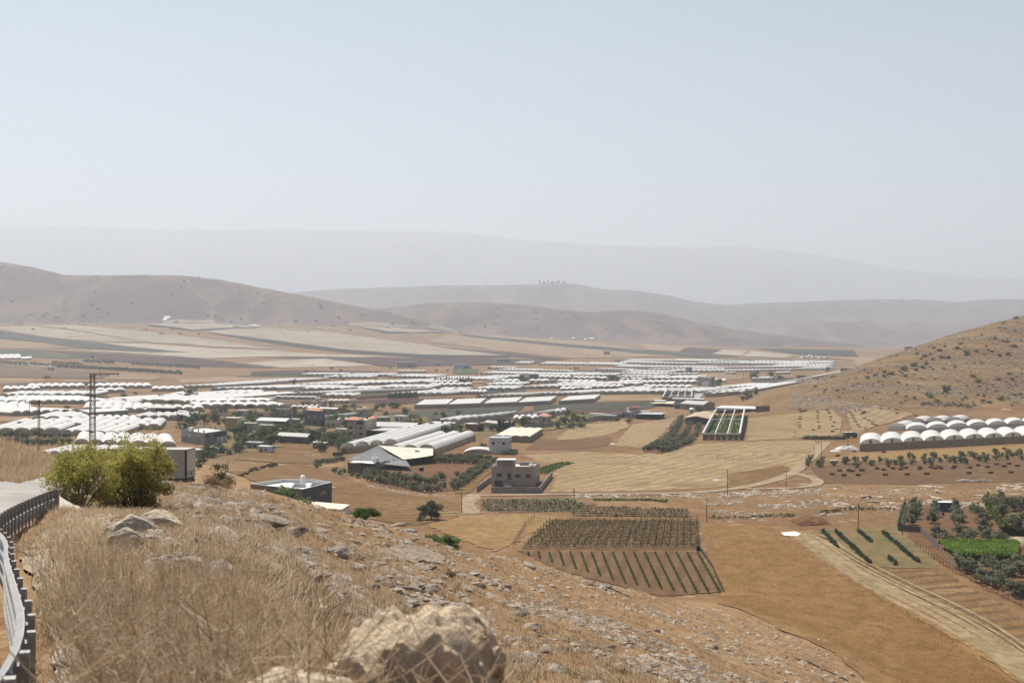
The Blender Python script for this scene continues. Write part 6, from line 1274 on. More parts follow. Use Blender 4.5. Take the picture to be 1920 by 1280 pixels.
for i, px in enumerate(([(1543,997),(1570,1027)],[(1567,997),(1598,1026),(1632,1058)],[(1610,997),(1634,1017)],[(1655,1000),(1680,1020),(1704,1041)],[(1666,1046),(1681,1060)],[(1704,1041),(1725,1056)])): hedge('cactus_row', px, .8, .8, CACT, 'dark plant row, %s from the left in the weedy plot' % ORD[i], 15, .26, cat='plant row')
# lower vineyard: rows running away from us; upper: trellis rows across
for i in range(17):
    f = i/16; xt, xb = 990+318*f, 1010+340*f; yb = np.interp(f, [0,.2,.5,.8,1], [1042,1062,1095,1112,1112]); xb = xt+(xb-xt)*(yb-1036)/76
    o = hedge('vine_row', [(xt,1037),((xt+xb)/2,(1037+yb)/2),(xb,yb)],   .55, .32, VINE, 'green vine row, number %d from the left in the lower vineyard' % (i+1), 38, .11, cat='vine row'); o['group'] = 'vine rows of the lower vineyard'
VPOST = MB(); VPOST.tube([(0,0,-.3),(0,0,1.45)], .055, 4); _v = VPOST.build('post', POLEM); vpm = _v.data; bpy.data.objects.remove(_v)
for i in range(9):
    f = i/8; y = 980+46*f**1.15; xl, xr = 1030-46*f, 1306+3*f; pts = [P(xl+(xr-xl)*k/24, y, 150) for k in range(25)]
    t = thing('trellis_row', pts[0], 'trellis row with thin vines, number %d from the back in the upper vineyard' % (i+1), 'vine row', 'trellis rows of the upper vineyard')
    for k, q in enumerate(pts): c = link('post', vpm, t); c.location = q-pts[0]; c.rotation_euler = (random.uniform(-.06,.06), random.uniform(-.06,.06), 0)
    m = MB()
    for z in (.75,1.3): m.tube([tuple(q-pts[0]+Vector((0,0,z))) for q in pts], .02, 3, cap=False)
    m.build('wire', RUST, t); o = hedge('vines', [(xl,y),(xr,y)], 1.0, .6, VINE, None, 44, .10, z0=.15); o.parent = t; o.location = (0,0,0)
# vegetable plots
MUL = plain('mulch_film', (.50,.50,.47), .6, .2, .8)
for i in range(11):
    f = i/10; y = 936.5+20.5*f; xl, xr = 906+(8*abs(f-.5)), 1076+22*(1-abs(2*f-1)); a, b = P(xl,y,150), P(xr,y+1.5*f,150)
    t = thing('crop_bed', a, 'dark green vegetable bed with pale mulch strip, number %d from the back' % (i+1), 'crop bed', 'vegetable beds by the track'); d = b-a; nn = Vector((-d.y,d.x,0)).normalized()
    m = MB(); m.face([tuple(nn*-.1+Vector((0,0,.06))), tuple(d+nn*-.1+Vector((0,0,.06))), tuple(d+nn*.28+Vector((0,0,.10))), tuple(nn*.28+Vector((0,0,.10)))]); m.build('mulch_strip', MUL, t)
    o = hedge('plants', [(xl,y),(xr,y+1.5*f)], .4, 1.0, plain('dusky_crop_leaf', (.075,.12,.04), .8, .35, .3), None, 16, .15); o.parent = t; o.location = (nn*-.7)
for i in range(5):
    f = i/4; y = 950+17*f; o = hedge('crop_bed', [(1082-8*f,y),(1290,y+3+3*(1-f))], .35, .9, plain('dusky_crop_leaf', (.075,.12,.04)), 'thin green crop row, %s from the back right of the vegetable beds' % ORD[i], 12, .2, cat='crop bed'); o['group'] = 'crop rows right of the vegetable beds'
hedge('crop_strip', [(1112,938),(1220,938),(1250,941)], .5, 2.0, GREENL, 'patchy green crop strip below the track', 12, .25, cat='crop row'); hedge('crop_strip', [(1010,888),(1035,876),(1062,868)], .6, 7, GREENL, 'green crop patch right behind the beige stone house', 4, .3, cat='crop row')
hedge('weed_hedge', [(1330,972),(1400,972),(1440,968),(1490,968)], .7, 1.2, SCRUB, 'dark thorny weed line along the top of the wheat field', 6, .3); hedge('weed_hedge', [(1540,963),(1590,956),(1680,956)], .9, 1.3, SCRUB, 'dark thorny weed line above the weedy plot', 6, .3)
# nearer bushes
plant('dark_tree', proto('tree', DARKL, 500, 2600, .06, r=.03, th=.2), P(808,974,150), 5.3, 'dark round-crowned tree standing alone on the golden stubble', 'tree', None, 1.12)
plant('grey_bush', proto('shrub', OLIVE, 501, 500, .09, single=True), P(787,977,150), 2.0, 'small grey-green bush left of the lone dark tree', 'bush', None, 1.0)
def bushpx(px, Y, pr, h, lab, wd, name='low_bush', cat='bush'): return plant(name, pr, at(px, Y), h, lab, cat, None, wd)
BG = proto('wide', GREENL, 510, 5200, .055, single=True); BG2 = proto('wide', GREENL, 511, 5200, .055, single=True)
bushpx(680, 118, BG, 1.5, 'bright green low bush on the slope edge below the annex shed', 1.05); bushpx(826, 138, BG2, 2.0, 'wide bright green low bush right of the first, above the pale bare patch', 1.25)
bushpx(532, 268, proto('shrub', GREENL, 512, 1500, .07), 6.0, 'green fig-like bush in front of the dark house wall', 1.5, 'fig_bush'); bushpx(566, 271, proto('shrub', GREENL, 513, 700, .08, single=True), 2.6, 'small bright green bush at the near corner of the dark house', 1.4)
bushpx(412, 118, proto('tree', DUSTY, 514, 1100, .05, r=.03, th=.25), 2.6, 'thin scrubby tree on the slope crest right of the trailer', 1.0, 'scrubby_tree', 'tree'); bushpx(398, 92, proto('shrub', DRYB, 515, 2600, .045, single=True), 1.15, 'brown dry twiggy bush on the slope crest', 1.4, 'dry_bush'); bushpx(418, 98, proto('shrub', DRYB, 516, 1600, .05, single=True), .8, 'smaller brown dry bush right of the larger one', 1.4, 'dry_bush')
bushpx(431, 130, proto('shrub', DUSTY, 517, 1200, .06, single=True), 1.6, 'dusty green bush on the falling slope behind the dry bush', 1.6); bushpx(842, 95, proto('shrub', SCRUB, 518, 1400, .05, single=True), .7, 'grey spiky bush at the right end of the pale bare patch', 1.0)
bushpx(623, 232, proto('shrub', DUSTY, 519, 700, .07, single=True), 1.8, 'small bush just right of the annex shed', 1.3)
# the two big yellow-green bushes on the verge
def big_bush(px, Y, h, wd, seed, n, lab):
    r = np.random.default_rng(seed); cl = []
    for k in range(46):
        a = r.uniform(0,6.28); el = r.uniform(-.1,1.0)**1.0 if False else r.uniform(-.12,1.0); d = r.uniform(.5,1.0); R = .5*math.cos(el*1.3)**.45*d; cl.append((R*math.cos(a)*1.05, R*math.sin(a)*.8, .10+.74*math.sin(max(0,el)*1.35)*d, r.uniform(.08,.17), r.uniform(.06,.12)))
    c = np.array(cl); k = r.integers(0, len(cl), n); d = r.normal(0,1,(n,3)); d /= np.linalg.norm(d,axis=1)[:,None]; p = c[k,:3]+d*(r.uniform(.1,1.25,n)**.6)[:,None]*np.stack([c[k,3],c[k,3],c[k,4]],1)
    m2 = n//4; ang = r.uniform(0,6.28,m2); el = r.uniform(.1,1.25,m2); rr = r.uniform(.36,.60,m2)*(.8+.25*np.sin(ang*5+el*7)); p[:m2] = np.stack([rr*np.cos(el)*np.cos(ang)*1.05, rr*np.cos(el)*np.sin(ang)*.8, .14+1.35*rr*np.sin(el)],1)   # loose outer sprays
    p[:,2] = np.maximum(p[:,2], .03); a = r.normal(0,1,(n,3)); a /= np.linalg.norm(a,axis=1)[:,None]; b = np.cross(a, r.normal(0,1,(n,3))); b /= np.linalg.norm(b,axis=1)[:,None]; s = (.0105*r.uniform(.5,1.6,n))[:,None]
    V = np.stack([p-a*s*1.6, p+b*s*.6, p+a*s*1.6, p-b*s*.6],1).reshape(-1,3)
    t = thing('thorn_bush', at(px, Y, -.1), lab, 'bush', None, r.uniform(0,6)); t.scale = (h*wd, h*wd, h)
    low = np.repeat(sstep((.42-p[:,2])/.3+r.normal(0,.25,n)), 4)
    np_mesh('crown', V, np.arange(n*4).reshape(-1,4), THORN, t, attrs={'dry': low}); m = MB()  # dry only tints leaves darker and browner towards the bottom
    for (x, y, z, aa, bb) in cl: m.tube([(x*.08,y*.08,0),(x*.45,y*.45,z*.55),(x,y,z),(x*1.22,y*1.22,z+.07)], .008, 4, r1=.0015, cap=False)
    m.build('branches', BARK, t)
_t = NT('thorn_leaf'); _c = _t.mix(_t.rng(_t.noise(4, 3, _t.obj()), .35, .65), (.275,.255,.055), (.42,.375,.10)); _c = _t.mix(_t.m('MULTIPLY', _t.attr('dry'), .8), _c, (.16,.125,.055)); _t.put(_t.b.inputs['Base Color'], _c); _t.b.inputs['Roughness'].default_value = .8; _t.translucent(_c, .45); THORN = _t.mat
big_bush(253, 57, 3.65, .92, 601, 23000, 'larger yellow-green thorn bush on the verge, right of the pair'); big_bush(148, 54, 3.35, .80, 602, 15000, 'smaller yellow-green thorn bush on the verge, left of the pair')
# ------------------------------------------------------------------ stones
def rockmat(name, top, side, scale=1.0):
    t = NT(name); g = t.n('ShaderNodeNewGeometry'); nz = t.sep(g.outputs['Normal'])[2]; p = t.obj()
    n = t.noise(5*scale, 6, p, .5, .65); c = t.mix(t.rng(n, .35, .65), top, tuple(x*.72 for x in top))
    c = t.mix(t.rng(t.noise(1.6*scale, 4, p, .6), .5, .66, 0, .8), c, side)                     # rusty earth stains in their own patches
    c = t.mix(t.rng(t.noise(14*scale, 3, p), .60, .72, 0, .5), c, tuple(x*.5 for x in top))
    c = t.mix(t.m('MULTIPLY', t.rnd(), .35), c, side)
    if name == 'near_limestone': c = t.mix(t.m('MULTIPLY', t.attr('earth'), .92), c, t.mix(t.rng(t.noise(7,4,p),.4,.65), (.16,.085,.045), (.30,.175,.095)))   # packed earth in the hollow, with its shade painted darker into the colour
    t.bump(t.m('ADD', t.noise(9*scale, 6, p, .3, .7), t.m('MULTIPLY', t.voro(4*scale, p), .5)), .8, .12)
    return t.out(c, .95, .15)
ROCK = rockmat('limestone', (.50,.425,.34), (.235,.15,.09)); ROCKG = rockmat('grey_limestone', (.36,.315,.262), (.215,.145,.09))
def rock_mesh(seed, sub=3, flat=.55, cuts=9, amp=.22):
    import bmesh
    bm = bmesh.new(); bmesh.ops.create_icosphere(bm, subdivisions=sub, radius=1.0); r = np.random.default_rng(seed)
    V = np.array([v.co[:] for v in bm.verts]); 
    d = 1+amp*fbm(V[:,0]*1.3+V[:,2]*.9+seed, V[:,1]*1.3-V[:,2]*.7, 3, seed); V = V*d[:,None]
    for k in range(cuts):
        n = r.normal(0,1,3); n[2] = abs(n[2])*.6+(.5 if k % 3 == 0 else 0); n /= np.linalg.norm(n); o = r.uniform(.5,.8); q = V@n-o; V = V-np.maximum(q,0)[:,None]*n*.92
    V = V+.05*np.stack([pn(V[:,1]*4, V[:,2]*4, seed), pn(V[:,0]*4, V[:,2]*4+9, seed), pn(V[:,0]*4, V[:,1]*4, seed+2)],1)
    V[:,2] *= flat; V[:,0] *= r.uniform(1.0,1.7)
    Fc = np.array([[v.index for v in f.verts] for f in bm.faces]); bm.free(); return V, Fc
RK = []
for s in range(9):
    V, Fc = rock_mesh(800+s, 3, [.42,.55,.7][s%3]); o = np_mesh('rock', V, Fc, [ROCK, ROCKG][s%3 == 1]); RK.append(o.data); bpy.data.objects.remove(o)
def rock(p, s, label, group=None, k=None, sc=(1,1,1), tilt=.25, name='rock'):
    o = link(name, RK[random.randrange(9) if k is None else k]); o.location = (p[0], p[1], p[2]+s*.05); o.scale = (s*sc[0], s*sc[1], s*sc[2]); o.rotation_euler = (random.uniform(-tilt,tilt), random.uniform(-tilt,tilt), random.uniform(0,6.28))
    return tag(o, label, 'rock', group)
PALER = rockmat('pale_limestone', (.68,.59,.47), (.45,.33,.22)); RKP = []
for s_ in range(3):
    V, Fc = rock_mesh(830+s_, 4, .62, 14, .34); o = np_mesh('rock', V, Fc, PALER); RKP.append(o.data); bpy.data.objects.remove(o)
BIGR = []
def rockpx(px, py, wpx, label, k=None, sc=(1,1,1), group=None, rz=None, ymin=4):
    p = P(px, py, ymin); o = rock(p, wpx*p.y/F/2.3, label, group, k, sc); 
    if rz is not None: o.rotation_euler[2] = rz
    if p.y < 45 and px < 380: o.location.z += .10; o.data = RKP[int(px)%3]
    if p.y < 90 and wpx > 18: BIGR.append((p.x, p.y, wpx*p.y/F*.55))
    return o
# outcrops one can point to
for a in ((250,1008,84,'broad pale limestone slab at the head of the pale outcrop in the straw',0,(1.3,.8,1.5),.3),(238,1036,90,'wide pale boulder in the middle of the pale straw outcrop',3,(1.1,.8,1.5),-.2),(306,1076,84,'long pale boulder at the lower end of the straw outcrop',6,(1.3,.8,1.3),-.5),(340,1062,54,'small round boulder at the right end of the straw outcrop',2,(1,1,1),0),(282,990,90,'thin pale ledge slanting above the straw outcrop',3,(1.8,.6,1.2),-.55),
 (283,936,26,'pale boulder on the crest right under the big bush',2,(1,1,1),0),(296,944,40,'rusty pale boulder below the big bush',0,(1.4,.9,.9),.2),(350,917,50,'long crest boulder left of the dry brown bush',3,(1.7,.7,.7),-.3),(330,925,44,'sloping crest slab right of the big bush',6,(1.6,.8,.6),-.5),(375,940,48,'brown-faced ledge under the crest slabs',4,(1.6,.7,.8),-.35),(398,952,44,'lower end of the brown-faced ledge',6,(1.8,.6,.7),-.5),(275,958,36,'pale flat stone left below the crest ledges',3,(1.9,.5,.5),-.6),
 (330,1003,22,'lone light stone right of the straw outcrop',1,(1.2,.8,.8),0),(420,892,18,'flat pale stone on the crest beside the dry bush',0,(1.8,.7,.5),0),(452,942,40,'grey boulder pair top, mid slope below the dark house, left',1,(1.3,.8,.9),.1),(490,975,64,'large brown-faced boulder below the dark house',4,(1.4,.8,.9),-.5),(512,983,40,'grey boulder against the large brown-faced one',1,(1.2,.9,1),.2),(545,1000,44,'pale knobbly boulder on the slope below the annex shed',2,(1.2,.9,.9),0),(570,991,18,'square brown stone on the slope below the annex shed',8,(1,1,.9),0),
 (660,1015,26,'brown stone below the bright green low bush',5,(1.2,.9,.9),0),(598,984,30,'pale stone cluster head below the annex shed',0,(1.4,.8,.8),0),(655,977,16,'small stone right under the green low bush',2,(1,1,1),0),(742,985,30,'pale stone at the top of the slope edge',0,(1.4,.8,.8),.3),(762,996,34,'grey stone at the slope edge below the lone tree',1,(1.3,.8,.8),0),
 (752,1102,28,'left of two sharp grey stones behind the big foreground rock',4,(1.4,.8,.9),0),(775,1105,30,'right of two sharp grey stones behind the big foreground rock',5,(1.3,.8,.9),0),(805,1103,34,'round grey boulder behind the big foreground rock',2,(1,1,1),0),(950,1100,22,'brown-sided stone right of the big foreground rock',8,(1.1,1,.9),0),(800,1065,34,'grey boulder left of the grey spiky bush',1,(1.3,.9,.9),0),(702,1058,32,'pale boulder below the pale bare patch',0,(1.4,.9,.8),0),(990,1177,34,'pale pitted boulder right of the big foreground rock',2,(1.2,1,1),0),(965,1150,28,'grey stone pair right behind the big foreground rock',7,(1.4,.9,.9),0),(610,1078,32,'grey stone on the mid slope left of the big rock',1,(1.3,.9,.9),0),(600,1140,26,'pale stone peeping from the straw left of the big rock',3,(1.6,.6,.9),0)):
    rockpx(a[0], a[1], a[2], a[3], a[4], a[5], None, a[6])
_ro = random.Random(5)
for i in range(26):
    f = i/25; rockpx(212+145*f+_ro.uniform(-22,22), 996+78*f+_ro.uniform(-20,16), _ro.uniform(20,52), 'pale lump of limestone in the outcrop amid the straw', _ro.choice([0,2,3,5,6,8]), (_ro.uniform(1,1.7),.9,_ro.uniform(.8,1.3)), 'limestone lumps of the straw outcrop', _ro.uniform(-.8,.5)).location.z += .04
for i in range(26):
    f = i/25; rockpx(272+230*f+_ro.uniform(-12,12), 935+62*f+_ro.uniform(-18,18), _ro.uniform(14,34), 'rusty pale stone in the broken ledge below the crest', _ro.choice([0,2,3,5,6,8]), (_ro.uniform(1,1.6),.9,_ro.uniform(1,1.6)), 'stones of the crest ledge', _ro.uniform(-.9,.2))
# the stony slope: several hundred single stones
cnt = 0
while cnt < 165:
    u = random.random(); px = 260+1420*u; Y = math.exp(random.uniform(math.log(20), math.log(225))); lim = np.interp(px, [260,350,480,560,650,760,870,960,1050,1200,1350,1500,1660], [70,82,92,98,108,122,138,152,168,188,212,208,190])
    if Y > lim: continue
    x = (px-CX)/F*Y
    if px < 620 and Y < 30 and random.random() < .8: continue
    if float(pn(x/9, Y/9, 91)) < -.05 and random.random() < .75: continue
    s = .10+.26*random.random()**2.2+.0011*Y; z = ground(x, Y)
    rock((x,Y,z), s*(1.7 if px < 1000 else 1.3), 'pale weathered stone lying on the dry slope', 'stones on the dry slope', None, (random.uniform(1,1.7),random.uniform(.7,1),random.uniform(.7,1.15))); cnt += 1
def rubble(name, xy, smin, smax, mat, seed=0, power=2.5):
    """countless small stones as one mass"""
    r = np.random.default_rng(seed); n = len(xy); z = H(xy[:,0], xy[:,1])
    base = np.array([(1,0,0),(-1,0,0),(0,1,0),(0,-1,0),(0,0,1),(0,0,-1)], float); fc = np.array([(0,2,4),(2,1,4),(1,3,4),(3,0,4),(2,0,5),(1,2,5),(3,1,5),(0,3,5)])
    s = smin+(smax-smin)*r.random(n)**power; a = r.uniform(0,6.28,n); B = np.repeat(base[None],n,0)*r.uniform(.55,1.25,(n,6,1)); B[:,:,2] *= .55; B[:,:,0] *= r.uniform(1,1.9,n)[:,None]
    X = B[:,:,0]*np.cos(a)[:,None]-B[:,:,1]*np.sin(a)[:,None]; Yy = B[:,:,0]*np.sin(a)[:,None]+B[:,:,1]*np.cos(a)[:,None]
    V = np.stack([X,Yy,B[:,:,2]],2)*s[:,None,None]+np.stack([xy[:,0],xy[:,1],z+s*.12],1)[:,None]; Fq = (fc[None]+(np.arange(n)*6)[:,None,None]).reshape(-1,3)
    return tag(np_mesh(name, V.reshape(-1,3), Fq, mat), kind='stuff')
def slope_pts(n, seed, y0, y1, p0, p1, thr=-.2, wl=7, lims=True):
    r = np.random.default_rng(seed); px = r.uniform(p0,p1,n*3); Y = np.exp(r.uniform(math.log(y0), math.log(y1), n*3)); x = (px-CX)/F*Y
    lim = np.interp(px, [-60,100,260,350,480,560,650,760,870,960,1050,1200,1350,1500,1660], [100,100,75,88,100,105,115,130,145,160,175,195,216,212,195]) if lims else 1e9
    k = (Y < lim) & (pn(x/wl, Y/wl, seed) > thr); return np.stack([x[k], Y[k]],1)[:n]
rubble('rubble', np.concatenate([slope_pts(6200, 41, 22, 225, 330, 1700, .02, 8), slope_pts(2600, 42, 60, 225, 700, 1700, .1, 14)]), .05, .42, ROCK, 5)
rubble('rubble', np.concatenate([slope_pts(1500, 48, 9, 30, 130, 640, -.1, 3), slope_pts(1500, 49, 25, 75, 130, 640, -.1, 5)]), .03, .16, PALER, 15)
def area_pts(poly, n, seed, thr=-1.0, wl=30, ymin=150):
    r = np.random.default_rng(seed); xs = [p[0] for p in poly]; ys = [p[1] for p in poly]; out = []
    R = np.array(poly, float); g = np.stack([r.uniform(min(xs),max(xs),n*4), r.uniform(min(ys),max(ys),n*4)],1); ins = np.zeros(len(g),bool)
    for i in range(len(R)):
        x1,y1 = R[i]; x2,y2 = R[(i+1)%len(R)]; ins ^= ((y1 > g[:,1]) != (y2 > g[:,1])) & (g[:,0] < (x2-x1)*(g[:,1]-y1)/((y2-y1) or 1e-9)+x1)
    return g[ins][:n]
def flat_pts(poly, n, seed, thr, wl):
    g = area_pts(poly, n, seed); Y = CAM*F/(g[:,1]-CY); x = (g[:,0]-CX)/F*Y; k = pn(x/wl, Y/wl, seed) > thr; return np.stack([x[k], Y[k]],1)
rubble('rubble', np.concatenate([flat_pts([(1320,936),(1540,914),(1930,904),(1930,955),(1680,958),(1560,966),(1330,976)], 2600, 43, .12, 13), flat_pts([(1060,927),(1300,926),(1420,920),(1540,915),(1540,922),(1300,934),(1060,933)], 900, 44, -.1, 6)]), .15, .9, ROCK, 6)
rubble('rubble', np.concatenate([flat_pts([(690,905),(760,922),(840,928),(845,934),(760,928),(690,912)], 260, 45, -.3, 6), flat_pts([(575,856),(660,845),(640,838),(560,846)], 200, 46, -.5, 6)]), .12, .5, ROCK, 7)
def hill_pts(n, seed, thr):
    r = np.random.default_rng(seed); px = r.uniform(1480,1935,n*5); Y = r.uniform(690,1180,n*5); x = (px-CX)/F*Y; hz = H(x,Y); k = (hz > 4) & (pn(x/45+Y/90, Y/30, seed) > thr) & (Y < np.interp(px,[1400,1580,1700,1800,1920],[940,1030,1100,1150,1200])); return np.stack([x[k],Y[k]],1)[:n]
rubble('rubble', hill_pts(7500, 47, .02), .22, 1.1, ROCKG, 8)
for i in range(34):
    x, y = random.uniform(1560,1915), random.uniform(908,952); rockpx(x, y, random.uniform(9,26), 'flat pale outcrop stone on the rocky brown strip above the grove', random.choice([0,3,6]), (1.8,.9,.5), 'outcrop stones above the grove', None, 150)
for i in range(16): rockpx(random.uniform(1330,1560), random.uniform(926,965), random.uniform(8,18), 'flat pale stone on the dry ground above the wheat field', random.choice([0,3,6]), (1.6,.9,.5), 'stones above the wheat field', None, 150)
for (x, y, w_) in ((1802,902,24),(1822,903,22),(1842,901,26)): rockpx(x, y, w_, 'dark boulder in the line of three beside the bale field', 1, (1.5,.8,.8), 'dark boulders beside the bale field', 0, 150)
# the big rock right in front of the camera
V, Fc = rock_mesh(905, 6, 1.0, 0, .0)
V /= (np.abs(V)**4.2).sum(1)[:,None]**(1/4.2)                              # a blunt boulder
r_ = V.copy(); V = V+.11*np.stack([fbm(V[:,1]*1.8, V[:,2]*1.6, 3, 11), fbm(V[:,0]*1.6, V[:,2]*1.6+9, 3, 12), .8*fbm(V[:,0]*1.6, V[:,1]*1.6, 3, 13)],1)
fr_ = sstep((-r_[:,1]-.25)/.5); hol = np.exp(-(((V[:,0]-.2)/.50)**2+((V[:,2]-.05)/.50)**2))+.7*np.exp(-(((V[:,0]+.45)/.28)**2+((V[:,2]+.05)/.38)**2)); V[:,1] += 1.05*hol*fr_; earth = np.clip(hol*fr_*1.3,0,1)          # hollows on the shaded face; earth masks soil colour plus painted shade
V[:,2] += .10*np.maximum(0, V[:,0])*(r_[:,2] > .3)-.16*np.maximum(0, -V[:,0]-.3)*(r_[:,2] > 0)
V = V+.045*np.stack([fbm(V[:,1]*5, V[:,2]*5, 4, 1), fbm(V[:,0]*6, V[:,2]*6+9, 4, 2), fbm(V[:,0]*6, V[:,1]*6, 4, 3)],1)
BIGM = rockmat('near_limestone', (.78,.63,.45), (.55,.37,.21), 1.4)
yr = 5.2; xr = (772-CX)/F*yr; gz = ground(xr, yr); top = CAM-(1156-CY)/F*yr
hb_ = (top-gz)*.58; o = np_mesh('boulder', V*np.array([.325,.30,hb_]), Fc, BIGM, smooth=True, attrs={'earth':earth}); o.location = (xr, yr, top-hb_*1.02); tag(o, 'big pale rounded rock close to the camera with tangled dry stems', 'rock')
V, Fc = rock_mesh(907, 5, .8, 10, .22); o = np_mesh('boulder', V*np.array([.26,.22,.17]), Fc, BIGM, smooth=True); yr2 = 4.75; x2 = (560-CX)/F*yr2; o.location = (x2, yr2, CAM-(1312-CY)/F*yr2); tag(o, 'low rusty rock under dry stems left of the big near rock', 'rock')
V, Fc = rock_mesh(909, 4, .9, 8, .2); o = np_mesh('boulder', V*np.array([.055,.05,.075]), Fc, BIGM); yr3 = 5.1; o.location = ((930-CX)/F*yr3, yr3, CAM-(1238-CY)/F*yr3); o.rotation_euler = (.2,.4,.3); tag(o, 'small pale pointed stone leaning on the right of the big near rock', 'rock')
# pale bare patch on the slope, gravel by the rail
def patch(px, mat, name, ymin=10, lift=.06, rag=.25): return drape(name, [P(x,y,ymin)[:2] for x, y in px], mat, lift=lift, rag=rag)
patch([(706,1030),(740,1024),(800,1030),(838,1046),(832,1058),(790,1052),(730,1046)], soil('pale_bare_earth', (.50,.42,.33), (.43,.35,.26), patch=.4, c3=(.34,.24,.16), p3=(.5,.65), fine=3), 'bare_ground', lift=.10)
GRAV = soil('pale_gravel', (.62,.54,.44), (.52,.44,.34), patch=.5, c3=(.36,.28,.2), p3=(.52,.66), fine=7)
drape('gravel_strip', [(-2.4,6),(-4.1,12.8),(-5.6,17),(-6.7,20),(-8.6,25),(-10.2,30),(-11.9,36),(-13.7,43),(-15.2,50),(-14.2,51),(-12.0,43),(-10.2,36),(-8.4,30),(-7.0,25),(-5.4,20),(-4.2,16),(-2.9,12),(-1.5,6)], GRAV, lift=.05, step=.8, rag=.2)
# road and guard rail
RAIL = [(-1.55,3.6),(-1.9,5.3),(-3.0,9),(-4.4,12.8),(-5.98,17),(-7.2,20.5),(-9.1,25),(-10.8,30),(-12.55,36),(-14.4,43),(-16.0,50)]
def smooth_line(L, it=2):
    L = [Vector(p) for p in L]
    for _ in range(it):
        q = [L[0]]
        for a, b in zip(L, L[1:]): q += [a.lerp(b,.25), a.lerp(b,.75)]
        L = q+[L[-1]]
    return L
RL = smooth_line([(-1.0,-14),(-1.1,-6),(-1.3,0)]+RAIL+[(-17.6,58),(-19,68),(-20.6,80),(-22.6,95),(-25.4,110),(-29,130)])
def offs(L, d):
    out = []
    for i, p in enumerate(L): t_ = (L[min(i+1,len(L)-1)]-L[max(i-1,0)]).normalized(); out.append(p+Vector((-t_.y, t_.x))*d)
    return out
t = NT('worn_asphalt'); c = t.mix(t.rng(t.noise(.5,5,None,.4), .35,.65), (.34,.315,.285), (.27,.25,.225)); c = t.mix(t.rng(t.noise(25,2), .5,.7,0,.4), c, (.20,.185,.17)); t.bump(t.noise(30,3), .3, .02); ASPH = t.out(c, .9, .2)
road = drape('road', [tuple(p) for p in offs(RL, .35)+offs(RL, 8.0)[::-1]], ASPH, lift=.10, step=1.4)
GALV = plain('dull_galvanised', (.32,.305,.29), .55, .18, 3, .35); GALVD = plain('weathered_post_steel', (.36,.335,.31), .55, .25, 3, .2)
rp = smooth_line(RAIL, 2); o0 = Vector((rp[0].x, rp[0].y, ground(rp[0].x, rp[0].y))); gt = thing('guard_rail', o0, 'grey steel guard rail with dark posts curving along the road edge', 'guard rail')
_sl = np.cumsum([0]+[(b-a).length for a, b in zip(rp, rp[1:])]); _pf = np.polyfit(_sl, [ground(p.x,p.y) for p in rp], 5); RZ = np.polyval(_pf, _sl)
def wbeam(z0, hgt, name):
    prof = [(.00,0),(.045,.10),(.045,.24),(.0,.36),(.0,.62),(.045,.75),(.045,.90),(.0,1)]; m = MB(); k = len(prof); rows = []
    for i, p in enumerate(rp):
        t_ = (rp[min(i+1,len(rp)-1)]-rp[max(i-1,0)]).normalized(); nn = Vector((-t_.y, t_.x)); g = float(RZ[i]); rows.append(len(m.v))
        for dx, dz in prof: q = p+nn*(.06+dx); m.v.append((q.x-o0.x, q.y-o0.y, g+z0+dz*hgt-o0.z))
        for dx, dz in reversed(prof): q = p+nn*(.055+dx-.006); m.v.append((q.x-o0.x, q.y-o0.y, g+z0+dz*hgt-o0.z))
    for a, b in zip(rows, rows[1:]):
        for j in range(2*k): m.f.append((a+j, a+(j+1)%(2*k), b+(j+1)%(2*k), b+j)); m.m.append(0)
    return m.build(name, GALV, gt)
wbeam(.45,.31,'beam'); wbeam(.10,.31,'beam')
seg = [0]
for a, b in zip(rp, rp[1:]): seg.append(seg[-1]+(b-a).length)
pm = MB(); pm.box(-.035,.035,-.02,.03,-.4,.78); pm.box(-.06,.06,.03,.06,.5,.72); pr_ = pm.build('post', GALVD, gt); n = int(seg[-1]/1.3)
for i in range(n+1):
    s = min(seg[-1]-.01, i*1.3+1.2); k = max(j for j in range(len(seg)) if seg[j] <= s); k = min(k, len(rp)-2); q = rp[k].lerp(rp[k+1], (s-seg[k])/(seg[k+1]-seg[k])); d = rp[k+1]-rp[k]
    c = pr_ if i == 0 else pr_.copy()
    if i: COL.objects.link(c); c.parent = gt
    c.location = (q.x-o0.x, q.y-o0.y, float(np.interp(s, _sl, RZ))-o0.z); c.rotation_euler = (0,0,math.atan2(d.y,d.x))
m = MB(); q = rp[-1]; g = ground(q.x,q.y); m.box(q.x-o0.x-.06, q.x-o0.x+.05, q.y-o0.y-.02, q.y-o0.y+.12, g-o0.z, g-o0.z+.82); m.build('end_plate', GALV, gt)
q = at(118, 51.5); m = MB()
for i in range(9):
    for j in range(5): m.v.append((q.x-.35+i*.16, q.y+.3-j*.25, q.z+.62*(1-i/8)**1.6*(1-.12*j)+.04+.05*float(pn(i*.7,j*.9,4))))
m.f = [(i*5+j,(i+1)*5+j,(i+1)*5+j+1,i*5+j+1) for i in range(8) for j in range(4)]; m.m = [0]*len(m.f); o = m.build('cloth_sheet', CREAM, None, True); tag(o, 'pale cloth draped over the far end of the guard rail', 'cloth')
# hoses on the slope
for pts, lab in (([(1104,1096),(1125,1097),(1150,1106),(1178,1118)], 'dark irrigation hose lying across the middle of the stony slope'), ([(1474,1232),(1498,1236),(1530,1248),(1560,1262),(1590,1277)], 'dark irrigation hose at the bottom of the slope near the wheat')):
    L = smooth_line([P(x,y,60) for x, y in pts], 2); m = MB(); m.tube([(p.x,p.y,ground(p.x,p.y)+.07) for p in L], .07, 6); tag(m.build('hose', TANKB), lab, 'hose')
